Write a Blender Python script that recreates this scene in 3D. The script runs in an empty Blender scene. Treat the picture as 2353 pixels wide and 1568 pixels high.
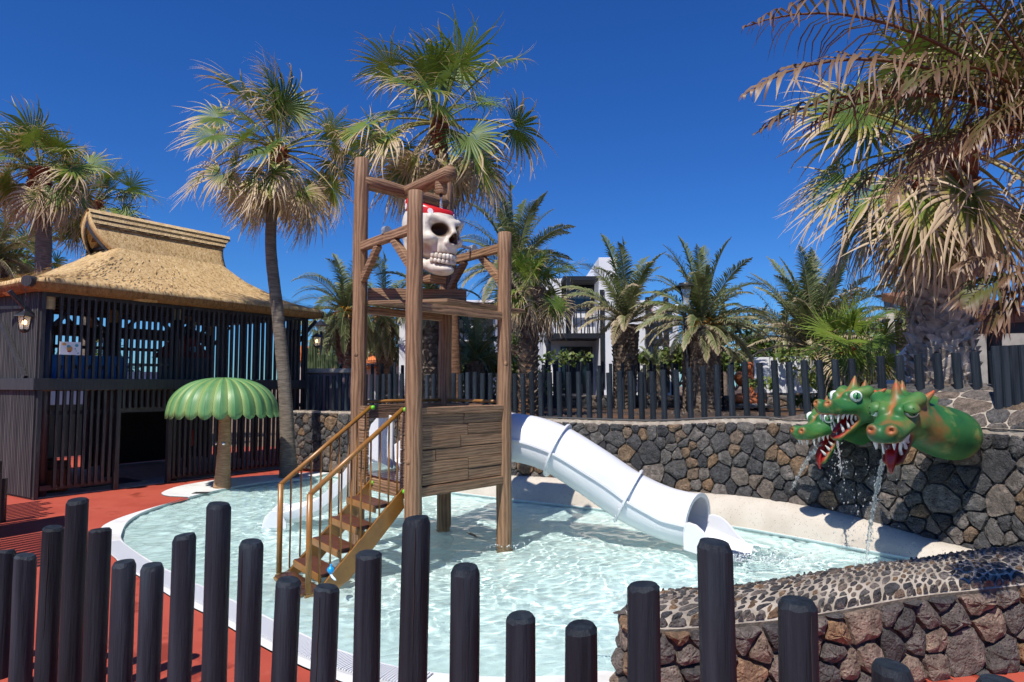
import bpy, bmesh, math, random
import numpy as np
from mathutils import Vector, Matrix, noise
from mathutils.geometry import delaunay_2d_cdt

SC = bpy.context.scene
COL = SC.collection
pi = math.pi
R = math.radians

# ------------------------------------------------------------------ camera
FPX, CX, CY, H = 1570.0, 1176.5, 784.0, 1.8
TH = math.atan(100.0 / FPX)
cam_d = bpy.data.cameras.new('camera')
cam = bpy.data.objects.new('camera', cam_d)
COL.objects.link(cam)
cam.location = (0, 0, H)
cam.rotation_euler = (pi / 2 + TH, 0, 0)
cam_d.sensor_width = 36
cam_d.lens = 36 * FPX / 2353
cam_d.clip_end = 2000
SC.camera = cam

# ------------------------------------------------------------------ sky and sun
SUN_EL = R(56)
SUN_AZ = R(29)           # the light travels towards (+sin, +cos)
wd = bpy.data.worlds.new('World')
SC.world = wd
wd.use_nodes = True
wn = wd.node_tree
sky = wn.nodes.new('ShaderNodeTexSky')
sky.sky_type = 'NISHITA'
sky.sun_disc = False
sky.sun_elevation = SUN_EL
sky.sun_rotation = pi + SUN_AZ
sky.altitude = 100
sky.air_density = 1.0
sky.dust_density = 0.15
sky.ozone_density = 2.2
hs = wn.nodes.new('ShaderNodeHueSaturation')
hs.inputs['Hue'].default_value = 0.505
hs.inputs['Saturation'].default_value = 1.22
wn.links.new(sky.outputs[0], hs.inputs['Color'])
tint = wn.nodes.new('ShaderNodeMix'); tint.data_type = 'RGBA'; tint.blend_type = 'MULTIPLY'; tint.inputs[0].default_value = 1
tint.inputs[7].default_value = (.26, .55, .94, 1)      # the deep polarised blue of the whole sky
wn.links.new(hs.outputs[0], tint.inputs[6])
wn.links.new(tint.outputs[2], wn.nodes['Background'].inputs[0])
wn.nodes['Background'].inputs[1].default_value = 0.092
sl = bpy.data.lights.new('sun', 'SUN')
sl.energy = 3.85
sl.angle = R(0.5)
sl.color = (1.0, 0.95, 0.87)
sl.cycles.is_caustics_light = True
sun = bpy.data.objects.new('sun', sl)
COL.objects.link(sun)
sd = Vector((math.sin(SUN_AZ) * math.cos(SUN_EL), math.cos(SUN_AZ) * math.cos(SUN_EL), -math.sin(SUN_EL)))
sun.rotation_euler = sd.to_track_quat('-Z', 'Y').to_euler()
sun.location = (-5, -9, 14)
vs = SC.view_settings
vs.view_transform = 'Standard'
vs.look = 'None'
vs.gamma = 1
vs.exposure = 0.45
vs.use_curve_mapping = False
SC.cycles.use_denoising = True
SC.cycles.max_bounces = 8
SC.cycles.transparent_max_bounces = 12
SC.cycles.sample_clamp_indirect = 6

# ------------------------------------------------------------------ pixel helpers (photo read at 2353 x 1568)
_c, _s = math.cos(TH), math.sin(TH)
def ray(px, py):
    a, k = (px - CX) / FPX, (CY - py) / FPX
    return Vector((a, _c - k * _s, _s + k * _c))
def at(px, py, Y):
    d = ray(px, py); return Vector((0, 0, H)) + d * (Y / d.y)
def gr(px, py, z=0.0):
    d = ray(px, py); return Vector((0, 0, H)) + d * ((z - H) / d.z)
def zpx(py, Y):
    k = (CY - py) / FPX
    return H + Y * (k * _c + _s) / (_c - k * _s)
def proj(p):
    x, y, z = p[0], p[1], p[2] - H
    d = y * _c + z * _s; v = -y * _s + z * _c
    return (CX + FPX * x / max(d, .01), CY - FPX * v / max(d, .01), d)

rng = random.Random(11)
def U(a, b): return rng.uniform(a, b)

# ------------------------------------------------------------------ scene bookkeeping
def tag(o, label=None, cat=None, group=None, kind=None):
    if label: o['label'] = label
    if cat: o['category'] = cat
    if group: o['group'] = group
    if kind: o['kind'] = kind
    return o
def root(name, label, cat, base, group=None):
    o = bpy.data.objects.new(name, None)
    o.empty_display_size = .1
    COL.objects.link(o)
    o.location = base
    o['base'] = tuple(base)
    return tag(o, label, cat, group)
def obase(o):
    return Vector(o['base']) if o is not None and 'base' in o.keys() else Vector((0, 0, 0))
def link(name, me, mat=None, parent=None, base=None):
    """a mesh object whose data are already relative to base (or to the parent's base)"""
    o = bpy.data.objects.new(name, me)
    COL.objects.link(o)
    if mat is not None and len(me.materials) == 0:
        me.materials.append(mat)
    if parent is not None:
        o.parent = parent
        o['base'] = tuple(obase(parent))
    elif base is not None:
        o.location = base
        o['base'] = tuple(base)
    return o

class MB:
    def __init__(s): s.v = []; s.f = []; s.a = []
    def add(s, vs_, fs, attr=None):
        n = len(s.v)
        s.v += [tuple(p) for p in vs_]
        s.f += [tuple(i + n for i in f) for f in fs]
        if attr is not None: s.a += list(attr)
        return s
    def box(s, c, d, rz=0.0, M=None):
        x, y, z = d[0] / 2, d[1] / 2, d[2] / 2
        vs_ = [Vector((i, j, k)) for k in (-z, z) for j in (-y, y) for i in (-x, x)]
        if M is None: M = Matrix.Rotation(rz, 3, 'Z')
        c = Vector(c)
        return s.add([M @ v + c for v in vs_], [(0, 2, 3, 1), (4, 5, 7, 6), (0, 1, 5, 4), (2, 6, 7, 3), (0, 4, 6, 2), (1, 3, 7, 5)])
    def bar(s, p, q, w, h, up=(0, 0, 1), taper=1.0):
        p, q = Vector(p), Vector(q); t = (q - p).normalized()
        up = Vector(up)
        sd_ = t.cross(up)
        if sd_.length < 1e-4: sd_ = t.cross(Vector((1, 0, 0)))
        sd_.normalize(); n = sd_.cross(t)
        vs_ = []
        for pt, k in ((p, 1), (q, taper)):
            for a, b in ((-1, -1), (1, -1), (1, 1), (-1, 1)):
                vs_.append(pt + sd_ * (a * w / 2 * k) + n * (b * h / 2 * k))
        return s.add(vs_, [(0, 3, 2, 1), (4, 5, 6, 7), (0, 1, 5, 4), (1, 2, 6, 5), (2, 3, 7, 6), (3, 0, 4, 7)])
    def tube(s, pts, rad, n=8, caps=True, jit=0.0, ell=1.0):
        pts = [Vector(p) for p in pts]
        if not hasattr(rad, '__len__'): rad = [rad] * len(pts)
        m = len(pts); vs_ = []; ref = None
        for i, p in enumerate(pts):
            t = (pts[min(i + 1, m - 1)] - pts[max(i - 1, 0)]).normalized()
            if ref is None:
                ref = Vector((0, 0, 1)) if abs(t.z) < .9 else Vector((1, 0, 0))
            u = (ref - t * ref.dot(t)).normalized(); w = t.cross(u); ref = u
            for k in range(n):
                a = 2 * pi * k / n
                r = rad[i] * (1 + (U(-jit, jit) if jit else 0))
                vs_.append(p + u * (math.cos(a) * r) + w * (math.sin(a) * r * ell))
        fs = [(i * n + k, i * n + (k + 1) % n, (i + 1) * n + (k + 1) % n, (i + 1) * n + k) for i in range(m - 1) for k in range(n)]
        if caps:
            fs.append(tuple(reversed(range(n)))); fs.append(tuple((m - 1) * n + k for k in range(n)))
        return s.add(vs_, fs)
    def lathe(s, c, prof, n=16, M=None):
        c = Vector(c); vs_ = []
        for r, z in prof:
            for k in range(n):
                a = 2 * pi * k / n
                v = Vector((r * math.cos(a), r * math.sin(a), z))
                vs_.append((M @ v if M is not None else v) + c)
        m = len(prof)
        fs = [(i * n + k, i * n + (k + 1) % n, (i + 1) * n + (k + 1) % n, (i + 1) * n + k) for i in range(m - 1) for k in range(n)]
        fs.append(tuple(reversed(range(n)))); fs.append(tuple((m - 1) * n + k for k in range(n)))
        return s.add(vs_, fs)
    def prism(s, poly, z0, z1):
        n = len(poly)
        vs_ = [(p[0], p[1], z0) for p in poly] + [(p[0], p[1], z1) for p in poly]
        fs = [tuple(reversed(range(n))), tuple(range(n, 2 * n))] + [(i, (i + 1) % n, n + (i + 1) % n, n + i) for i in range(n)]
        return s.add(vs_, fs)
    def slab(s, poly, off):
        """any planar polygon of 3-D points extruded by the vector off"""
        n = len(poly); off = Vector(off)
        vs_ = [Vector(p) for p in poly] + [Vector(p) + off for p in poly]
        fs = [tuple(reversed(range(n))), tuple(range(n, 2 * n))] + [(i, (i + 1) % n, n + (i + 1) % n, n + i) for i in range(n)]
        return s.add(vs_, fs)
    def mesh(s, name, base=(0, 0, 0), smooth=False, fix=True):
        b = Vector(base)
        me = bpy.data.meshes.new(name)
        me.from_pydata([(v[0] - b[0], v[1] - b[1], v[2] - b[2]) for v in s.v], [], s.f)
        if s.a and len(s.a) == len(s.v):
            at_ = me.attributes.new('k', 'FLOAT', 'POINT'); at_.data.foreach_set('value', s.a)
        if fix:
            bm = bmesh.new(); bm.from_mesh(me); bmesh.ops.recalc_face_normals(bm, faces=bm.faces); bm.to_mesh(me); bm.free()
        if smooth: me.polygons.foreach_set('use_smooth', [True] * len(me.polygons))
        me.update()
        return me
    def build(s, name, mat, parent=None, base=None, smooth=False, fix=True, bevel=0.0, auto=False):
        b = obase(parent) if parent is not None else (base if base is not None else (0, 0, 0))
        me = s.mesh(name, b, smooth, fix)
        o = link(name, me, mat, parent, base)
        if bevel:
            m = o.modifiers.new('bevel', 'BEVEL'); m.width = bevel; m.segments = 2; m.limit_method = 'ANGLE'; m.angle_limit = R(40)
        if auto:
            me.polygons.foreach_set('use_smooth', [True] * len(me.polygons))
            try: me.set_sharp_from_angle(angle=R(24))
            except Exception: pass
        return o

def mesh_np(name, V, Q, attr=None, smooth=True):
    me = bpy.data.meshes.new(name)
    V = np.asarray(V, dtype=np.float32).reshape(-1, 3); Q = np.asarray(Q, dtype=np.int32)
    k = Q.shape[1]; nf = len(Q)
    me.vertices.add(len(V)); me.vertices.foreach_set('co', V.ravel())
    me.loops.add(nf * k); me.loops.foreach_set('vertex_index', Q.ravel())
    me.polygons.add(nf)
    me.polygons.foreach_set('loop_start', np.arange(0, nf * k, k, dtype=np.int32))
    try: me.polygons.foreach_set('loop_total', np.full(nf, k, dtype=np.int32))
    except Exception: pass
    if attr is not None:
        for nm, arr in attr.items():
            at_ = me.attributes.new(nm, 'FLOAT', 'POINT'); at_.data.foreach_set('value', np.asarray(arr, dtype=np.float32).ravel())
    me.update(calc_edges=True); me.validate()
    if smooth: me.polygons.foreach_set('use_smooth', np.ones(len(me.polygons), dtype=bool))
    return me

# ------------------------------------------------------------------ materials
class NT:
    def __init__(s, name):
        s.m = bpy.data.materials.new(name); s.m.use_nodes = True
        s.t = s.m.node_tree; s.b = s.t.nodes['Principled BSDF']
    def n(s, typ, **kw):
        nd = s.t.nodes.new('ShaderNode' + typ)
        for k, v in kw.items():
            if k.startswith('i_'):
                key = k[2:].replace('_', ' ')
                nd.inputs[key].default_value = v
            else: setattr(nd, k, v)
        return nd
    def l(s, a, b): s.t.links.new(a, b)
    def coord(s, stretch=(1, 1, 1), kind='Object', warp=0):
        tc = s.n('TexCoord'); mp = s.n('Mapping'); mp.inputs['Scale'].default_value = stretch
        s.l(tc.outputs[kind], mp.inputs['Vector']); return mp.outputs[0]
    def noise(s, vec, scale, detail=4, rough=.55):
        nd = s.n('TexNoise'); nd.inputs['Scale'].default_value = scale; nd.inputs['Detail'].default_value = detail
        nd.inputs['Roughness'].default_value = rough
        if vec is not None: s.l(vec, nd.inputs['Vector'])
        return nd.outputs['Fac']
    def ramp(s, fac, stops, interp='LINEAR'):
        nd = s.n('ValToRGB'); nd.color_ramp.interpolation = interp
        e = nd.color_ramp.elements
        while len(e) < len(stops): e.new(.5)
        for el, (p, c) in zip(e, stops):
            el.position = p; el.color = (c[0], c[1], c[2], 1) if hasattr(c, '__len__') else (c, c, c, 1)
        s.l(fac, nd.inputs[0]); return nd.outputs[0]
    def mix(s, fac, a, b, blend='MIX'):
        nd = s.n('Mix', data_type='RGBA', blend_type=blend)
        for i, x in ((0, fac), (6, a), (7, b)):
            if hasattr(x, 'is_linked') or isinstance(x, bpy.types.NodeSocket): s.l(x, nd.inputs[i])
            elif hasattr(x, '__len__'): nd.inputs[i].default_value = (x[0], x[1], x[2], 1)
            else: nd.inputs[i].default_value = x
        return nd.outputs[2]
    def math(s, op, a, b=None, c=None):
        nd = s.n('Math', operation=op)
        for i, x in enumerate((a, b, c)):
            if x is None: continue
            if isinstance(x, bpy.types.NodeSocket): s.l(x, nd.inputs[i])
            else: nd.inputs[i].default_value = x
        return nd.outputs[0]
    def bump(s, h, strength=.3, dist=.02, prev=None):
        nd = s.n('Bump'); nd.inputs['Strength'].default_value = strength; nd.inputs['Distance'].default_value = dist
        s.l(h, nd.inputs['Height'])
        if prev is not None: s.l(prev, nd.inputs['Normal'])
        s.l(nd.outputs[0], s.b.inputs['Normal']); return nd.outputs[0]
    def rand(s): return s.n('ObjectInfo').outputs['Random']
    def island(s): return s.n('NewGeometry').outputs['Random Per Island']
    def attr(s, name='k'):
        nd = s.n('Attribute'); nd.attribute_name = name; return nd.outputs['Fac']
    def col(s, x):
        if isinstance(x, bpy.types.NodeSocket): s.l(x, s.b.inputs['Base Color'])
        else: s.b.inputs['Base Color'].default_value = (x[0], x[1], x[2], 1)
    def rough(s, r, spec=.5, metal=0.0):
        s.b.inputs['Roughness'].default_value = r; s.b.inputs['Specular IOR Level'].default_value = spec; s.b.inputs['Metallic'].default_value = metal

def pm(name, c1, c2=None, scale=6, rough=.6, spec=.5, bump=.0, bscale=30, bdist=.01, stretch=(1, 1, 1), metal=0.0, rnd=0.0, detail=5, lo=.35, hi=.65, kind='Object'):
    t = NT(name); t.rough(rough, spec, metal)
    v = t.coord(stretch, kind)
    if c2 is not None:
        f = t.noise(v, scale, detail); c = t.ramp(f, [(lo, c1), (hi, c2)])
    else: c = c1
    if rnd:
        r = t.math('MULTIPLY_ADD', t.rand(), 2 * rnd, 1 - rnd)
        if not isinstance(c, bpy.types.NodeSocket):
            nd = t.n('RGB'); nd.outputs[0].default_value = (c[0], c[1], c[2], 1); c = nd.outputs[0]
        cb = t.n('CombineColor'); [t.l(r, cb.inputs[i]) for i in range(3)]
        c = t.mix(1.0, c, cb.outputs[0], 'MULTIPLY')
    t.col(c)
    if bump: t.bump(t.noise(v, bscale, 6, .65), bump, bdist)
    return t.m

M = {}
M['white'] = pm('white_plaster', (.74, .75, .78), (.80, .80, .82), 3, .8, .3, .15, 60, .004)
M['plastic'] = pm('white_plastic', (.72, .725, .745), (.76, .765, .78), 2, .28, .5)
M['post_black'] = pm('black_stained_post', (.006, .010, .016), (.030, .040, .052), 2.6, .6, .3, .8, 7, .012, (9, 9, .5), rnd=.3, lo=.3, hi=.75)
M['slat'] = pm('dark_stained_slat', (.022, .021, .024), (.045, .042, .045), 5, .5, .5, .2, 30, .003, (8, 8, .6), rnd=.3)
M['slat_old'] = pm('weathered_dark_slat', (.028, .028, .031), (.075, .072, .068), 3, .65, .4, .25, 30, .003, (8, 8, .5), rnd=.3)
M['steel_black'] = pm('black_steel', (.015, .016, .018), (.022, .022, .024), 8, .4, .5)
M['gold'] = pm('ochre_painted_steel', (.27, .115, .022), (.36, .16, .03), 9, .34, .6, .05, 40, .002)
M['tread'] = pm('brown_tread', (.085, .03, .018), (.12, .045, .026), 12, .45, .5, .2, 60, .002, (1, 1, 1))
M['deck_wet'] = pm('wet_brown_deck', (.05, .022, .018), (.085, .035, .025), 9, .18, .6, .1, 60, .002)
M['cream_rope'] = pm('cream_rope', (.55, .40, .20), (.66, .50, .28), 8, .8, .3, .6, 60, .01, (1, 1, 5))
M['blue'] = pm('blue_paint', (.012, .16, .52), (.016, .19, .58), 4, .45)
M['dark'] = pm('dark_stain', (.012, .011, .011), (.02, .018, .018), 4, .6)
M['red_paint'] = pm('red_paint', (.5, .02, .015), (.58, .03, .02), 4, .4)
M['grey_metal'] = pm('grey_metal', (.35, .36, .37), (.42, .43, .44), 5, .45, .5, metal=.5)
M['chrome'] = pm('chrome', (.7, .7, .7), None, rough=.12, metal=1.0)
M['lime'] = pm('lime_cap', (.16, .62, .03), None, rough=.35)
M['skyblue'] = pm('pale_blue_board', (.27, .52, .68), (.32, .58, .74), 3, .6)
M['purple'] = pm('mauve_cabinet', (.17, .115, .13), (.20, .14, .155), 3, .5, .4)
M['concrete'] = pm('grey_concrete', (.30, .28, .25), (.42, .39, .35), 7, .85, .3, .3, 40, .004)
M['terracotta'] = pm('terracotta_tile', (.55, .16, .045), (.70, .25, .08), 6, .75, .3, .3, 30, .01, rnd=.15)
M['clay'] = pm('orange_clay', (.52, .14, .04), (.60, .18, .06), 4, .6)
M['pink'] = pm('pink_plaster', (.55, .42, .42), (.62, .50, .50), 3, .85)
M['pine'] = pm('brown_board', (.16, .07, .03), (.24, .11, .05), 4, .6, .4, .2, 30, .004, (1, 1, 5))
M['green_leaf'] = pm('green_leaf', (.035, .10, .012), (.07, .17, .02), 9, .45, .5, rnd=.3)
M['cactus'] = pm('grey_green_cactus', (.05, .075, .035), (.09, .12, .055), 7, .6, .4, .3, 20, .01, (4, 4, .5))
M['hose'] = pm('grey_hose', (.06, .06, .06), None, rough=.5)
M['rubber_soil'] = None

# glass
t = NT('window_glass'); t.col((.03, .04, .045)); t.rough(.05, .6); M['glass'] = t.m
t = NT('lantern_glass'); t.col((.85, .85, .8)); t.rough(.1); t.b.inputs['Alpha'].default_value = .35; M['lglass'] = t.m
t = NT('warm_bulb'); t.col((1, .8, .5)); t.b.inputs['Emission Color'].default_value = (1, .62, .25, 1); t.b.inputs['Emission Strength'].default_value = 6; M['bulb'] = t.m

# lava stone, one tone per stone
def lava(name, island=False, gain=1.0, warm=1.0):
    t = NT(name); t.rough(.82, .35)
    v = t.coord()
    r = t.island() if island else t.rand()
    base = t.ramp(r, [(0, (.028, .028, .031)), (.28, (.048, .046, .047)), (.5, (.072, .067, .064)), (.66, (.105, .091, .082)), (.80, (.11, .084, .066)), (.88, (.125, .082, .05)), (.94, (.15, .092, .052)), (.965, (.06, .057, .057)), (1.0, (.028, .028, .031))])
    f = t.noise(v, 13, 8, .75)
    tone = t.ramp(f, [(.3, (.38 * gain * warm, .38 * gain, .38 * gain / warm)), (.5, (1.0 * gain * warm, gain, gain / warm)), (.70, (2.1 * gain * warm, 2.1 * gain, 2.1 * gain / warm))])
    c = t.mix(1.0, base, tone, 'MULTIPLY')
    f2 = t.noise(v, 3.5, 4)
    c = t.mix(t.math('MULTIPLY', t.ramp(f2, [(.55, 0), (.75, 1)]), .35), c, (.20, .16, .125))
    sp = t.noise(v, 70, 2, .5)
    c = t.mix(t.math('MULTIPLY', t.ramp(sp, [(.62, 0), (.72, 1)]), .25), c, (.34, .30, .26))
    t.col(c)
    vo = t.n('TexVoronoi'); vo.inputs['Scale'].default_value = 46; t.l(v, vo.inputs['Vector'])
    pores = t.ramp(vo.outputs['Distance'], [(0.05, 0), (.45, 1)])
    h = t.math('ADD', t.math('MULTIPLY', t.noise(v, 14, 10, .72), 1.5), t.math('MULTIPLY', pores, .35))
    t.bump(h, 1.0, .045)
    return t.m
M['lava'] = lava('lava_stone', gain=1.7)
M['lava_near'] = lava('brown_lava_stone', gain=2.3, warm=1.1)
M['lava_pebble'] = lava('lava_pebble', gain=1.9, warm=1.04)
M['lava_pebble_i'] = lava('lava_pebble_small', True, gain=1.9, warm=1.04)
M['mortar_top'] = pm('dusty_mortar', (.26, .22, .18), (.52, .45, .37), 5, .92, .2, .9, 30, .02, detail=8)
M['lava_i'] = lava('lava_stone_small', True, gain=1.6)
M['mortar'] = pm('sandy_mortar', (.09, .076, .062), (.20, .165, .13), 9, .9, .2, .7, 40, .02)
M['mortar_pale'] = pm('pale_mortar', (.40, .33, .26), (.60, .51, .41), 12, .9, .2, .6, 45, .01)

# faux wood (cast log) with grain running along local z / along the board
def wood(name, stretch, axis='X', c1=(.215, .119, .064), c2=(.315, .185, .102), dist=.015):
    t = NT(name); t.rough(.62, .35)
    v0 = t.coord(stretch); off = t.n('VectorMath', operation='ADD'); t.l(v0, off.inputs[0]); rs = t.n('CombineXYZ'); rr_ = t.math('MULTIPLY', t.rand(), 17.0); [t.l(rr_, rs.inputs[i]) for i in range(3)]; t.l(rs.outputs[0], off.inputs[1]); v = off.outputs[0]
    w = t.n('TexWave', wave_type='BANDS', bands_direction=axis); w.inputs['Scale'].default_value = 1.1; w.inputs['Distortion'].default_value = 9; w.inputs['Detail'].default_value = 4; w.inputs['Detail Scale'].default_value = 1.2
    t.l(v, w.inputs['Vector'])
    f = t.noise(v, 3.2, 8, .68)
    g = t.math('ADD', t.math('MULTIPLY', f, .75), t.math('MULTIPLY', w.outputs['Fac'], .25))
    c = t.ramp(g, [(.28, (c1[0] * .62, c1[1] * .62, c1[2] * .62)), (.42, c1), (.62, c2), (.8, (c2[0] * 1.2, c2[1] * 1.25, c2[2] * 1.3))])
    r = t.math('MULTIPLY_ADD', t.rand(), .3, .85)
    cb = t.n('CombineColor'); [t.l(r, cb.inputs[i]) for i in range(3)]
    t.col(t.mix(1.0, c, cb.outputs[0], 'MULTIPLY'))
    t.bump(g, .75, dist)
    return t.m
M['log'] = wood('carved_log', (7, 7, .8))
M['plank'] = wood('carved_plank', (1.0, 1.0, 9.0), 'Z')
M['beam'] = wood('carved_beam', (1.2, 1.2, 8.0), 'Z')

# thatch
def thatch(name, c1, c2, c3, sc=1.0):
    t = NT(name); t.rough(.85, .25)
    v = t.coord((1, 1, .35))
    f = t.noise(v, 17 * sc, 4, .7); f1 = t.noise(t.coord((1, 1, .6)), 38 * sc, 3, .6); f2 = t.noise(t.coord(), .9, 4, .6)
    g = t.math('ADD', t.math('MULTIPLY', f, .6), t.math('MULTIPLY', f1, .4))
    c = t.ramp(g, [(.36, c1), (.47, c2), (.60, c3)])
    c = t.mix(t.ramp(f2, [(.4, 0), (.72, .5)]), c, (.30, .185, .08))
    t.col(c)
    t.bump(g, .8, .03)
    return t.m
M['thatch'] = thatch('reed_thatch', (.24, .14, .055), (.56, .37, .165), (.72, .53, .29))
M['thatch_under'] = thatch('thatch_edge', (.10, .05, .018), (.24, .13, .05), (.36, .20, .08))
M['ridge'] = thatch('ridge_reed', (.40, .26, .11), (.62, .44, .22), (.74, .56, .32), .8)

# ground surfaces
t = NT('red_rubber'); t.rough(.75, .35); v = t.coord()
f = t.noise(v, 1.1, 5, .6); f2 = t.noise(v, 130, 2, .6)
c = t.ramp(f, [(.3, (.38, .058, .034)), (.5, (.47, .082, .048)), (.72, (.52, .105, .062))])
c = t.mix(t.ramp(f2, [(.35, .28), (.6, 0)]), c, (.22, .028, .018))
wet = t.ramp(t.noise(v, .55, 7, .72), [(.56, 0), (.60, 1)])
c = t.mix(wet, c, t.mix(1.0, c, (.62, .55, .55), 'MULTIPLY'))
t.l(t.math('MULTIPLY_ADD', wet, -.4, .78), t.b.inputs['Roughness'])
c = t.mix(t.ramp(t.noise(v, 7, 6, .7), [(.58, 0), (.75, .35)]), c, (.55, .17, .11))
t.col(c); t.bump(f2, .5, .006); M['rubber'] = t.m
t = NT('gravel_soil'); t.rough(.95, .2); v = t.coord()
f = t.noise(v, .8, 6, .65); f2 = t.noise(v, 45, 5, .75)
c = t.ramp(f, [(.35, (.055, .042, .036)), (.5, (.12, .075, .05)), (.68, (.27, .125, .055))])
c = t.mix(t.ramp(f2, [(.4, .65), (.62, 0)]), c, (.03, .025, .023))
t.col(c); t.bump(f2, .9, .03); M['gravel'] = t.m
t = NT('dry_earth'); t.rough(.95, .2); v = t.coord()
c = t.ramp(t.noise(v, .25, 8, .65), [(.3, (.13, .09, .06)), (.7, (.27, .19, .125))]); t.col(c); M['earth'] = t.m
t = NT('white_coping'); t.rough(.7, .4); v = t.coord()
c = t.ramp(t.noise(v, 2.5, 6, .65), [(.3, (.62, .60, .56)), (.5, (.76, .755, .74)), (.75, (.81, .81, .80))])
t.col(c); t.bump(t.noise(v, 80, 4), .2, .004); M['coping'] = t.m
t = NT('speckled_cream'); t.rough(.75, .35); v = t.coord()
c = t.ramp(t.noise(v, 2.2, 6, .6), [(.3, (.50, .44, .365)), (.7, (.62, .565, .485))])
vo = t.n('TexVoronoi'); vo.inputs['Scale'].default_value = 55; t.l(v, vo.inputs['Vector'])
sp = t.math('MULTIPLY', t.ramp(vo.outputs['Distance'], [(.16, 1), (.26, 0)]), t.ramp(t.noise(v, 23, 2), [(.5, 0), (.58, 1)]))
t.col(t.mix(sp, c, (.09, .075, .06))); t.bump(t.noise(v, 60, 5, .7), .35, .006); M['curb'] = t.m
t = NT('pool_floor'); t.rough(.7, .3); v = t.coord()
c = t.ramp(t.noise(v, 1.3, 5, .6), [(.3, (.60, .73, .71)), (.7, (.70, .81, .79))])
f2 = t.noise(v, 120, 3, .7); c = t.mix(t.ramp(f2, [(.3, .35), (.5, 0)]), c, (.36, .44, .42)); t.col(c); M['pool'] = t.m
t = NT('pool_water'); t.rough(0.0, .5); t.col((.89, .975, .97)); t.b.inputs['Transmission Weight'].default_value = 1; t.b.inputs['IOR'].default_value = 1.33; M['water'] = t.m
t = NT('falling_water'); t.rough(.04, .6); t.col((1, 1, 1)); t.b.inputs['Transmission Weight'].default_value = .85; t.b.inputs['IOR'].default_value = 1.33; M['jet'] = t.m
t = NT('foam'); t.col((.85, .9, .9)); t.rough(.5); t.b.inputs['Alpha'].default_value = .8; M['foam'] = t.m

# palm leaves: attribute k = dryness
def leafmat(name, g1, g2, mid, dry1, dry2, trans=.25):
    t = NT(name); t.rough(.48, .45)
    k = t.attr('k'); r = t.rand(); v = t.coord()
    f = t.noise(v, 7, 3)
    g = t.mix(r, g1, g2)
    d = t.mix(t.math('FRACT', t.math('MULTIPLY', r, 7.3)), dry1, dry2)
    kk = t.math('ADD', k, t.math('MULTIPLY', t.math('SUBTRACT', f, .5), .5))
    c = t.mix(t.ramp(kk, [(.18, 0), (.5, 1)]), g, mid)
    c = t.mix(t.ramp(kk, [(.45, 0), (.8, 1)]), c, d)
    t.col(c)
    tr = t.n('BsdfTranslucent'); t.l(c, tr.inputs['Color'])
    mx = t.n('MixShader'); mx.inputs[0].default_value = trans
    t.l(t.b.outputs[0], mx.inputs[1]); t.l(tr.outputs[0], mx.inputs[2])
    t.l(mx.outputs[0], t.t.nodes['Material Output'].inputs['Surface'])
    return t.m
M['fan'] = leafmat('fan_palm_leaf', (.085, .145, .018), (.18, .25, .03), (.38, .32, .075), (.60, .46, .29), (.48, .35, .21))
M['date'] = leafmat('date_palm_leaf', (.115, .155, .05), (.20, .235, .09), (.36, .33, .165), (.56, .45, .31), (.46, .35, .23), .28)
M['dryfrond'] = leafmat('withered_leaf', (.10, .105, .02), (.07, .08, .02), (.12, .062, .026), (.15, .075, .04), (.29, .185, .10), .25)
M['petiole'] = pm('leaf_stalk', (.09, .10, .02), (.19, .14, .04), 3, .5, .5)
M['trunk'] = pm('grey_palm_trunk', (.12, .095, .075), (.26, .21, .165), 5, .85, .25, .8, 9, .03, (1.2, 1.2, 9))
M['trunk_red'] = pm('red_brown_palm_trunk', (.10, .05, .028), (.24, .125, .065), 5, .85, .25, .8, 9, .03, (1.2, 1.2, 7))
M['boot'] = pm('leaf_base_bark', (.10, .07, .05), (.25, .19, .14), 8, .9, .2, .6, 25, .02, rnd=.35)
M['boot_grey'] = pm('grey_leaf_base', (.24, .195, .155), (.48, .41, .34), 8, .85, .25, .6, 25, .02, (1, 1, 1), rnd=.4)
M['boot_red'] = pm('rusty_leaf_base', (.20, .055, .025), (.34, .12, .055), 8, .85, .25, .5, 20, .02, rnd=.3)
M['dates'] = pm('orange_dates', (.62, .24, .015), (.75, .34, .03), 9, .5)
M['bush'] = leafmat('bush_leaf', (.07, .12, .022), (.13, .19, .04), (.22, .22, .05), (.2, .17, .05), (.2, .15, .05), .2)
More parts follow.
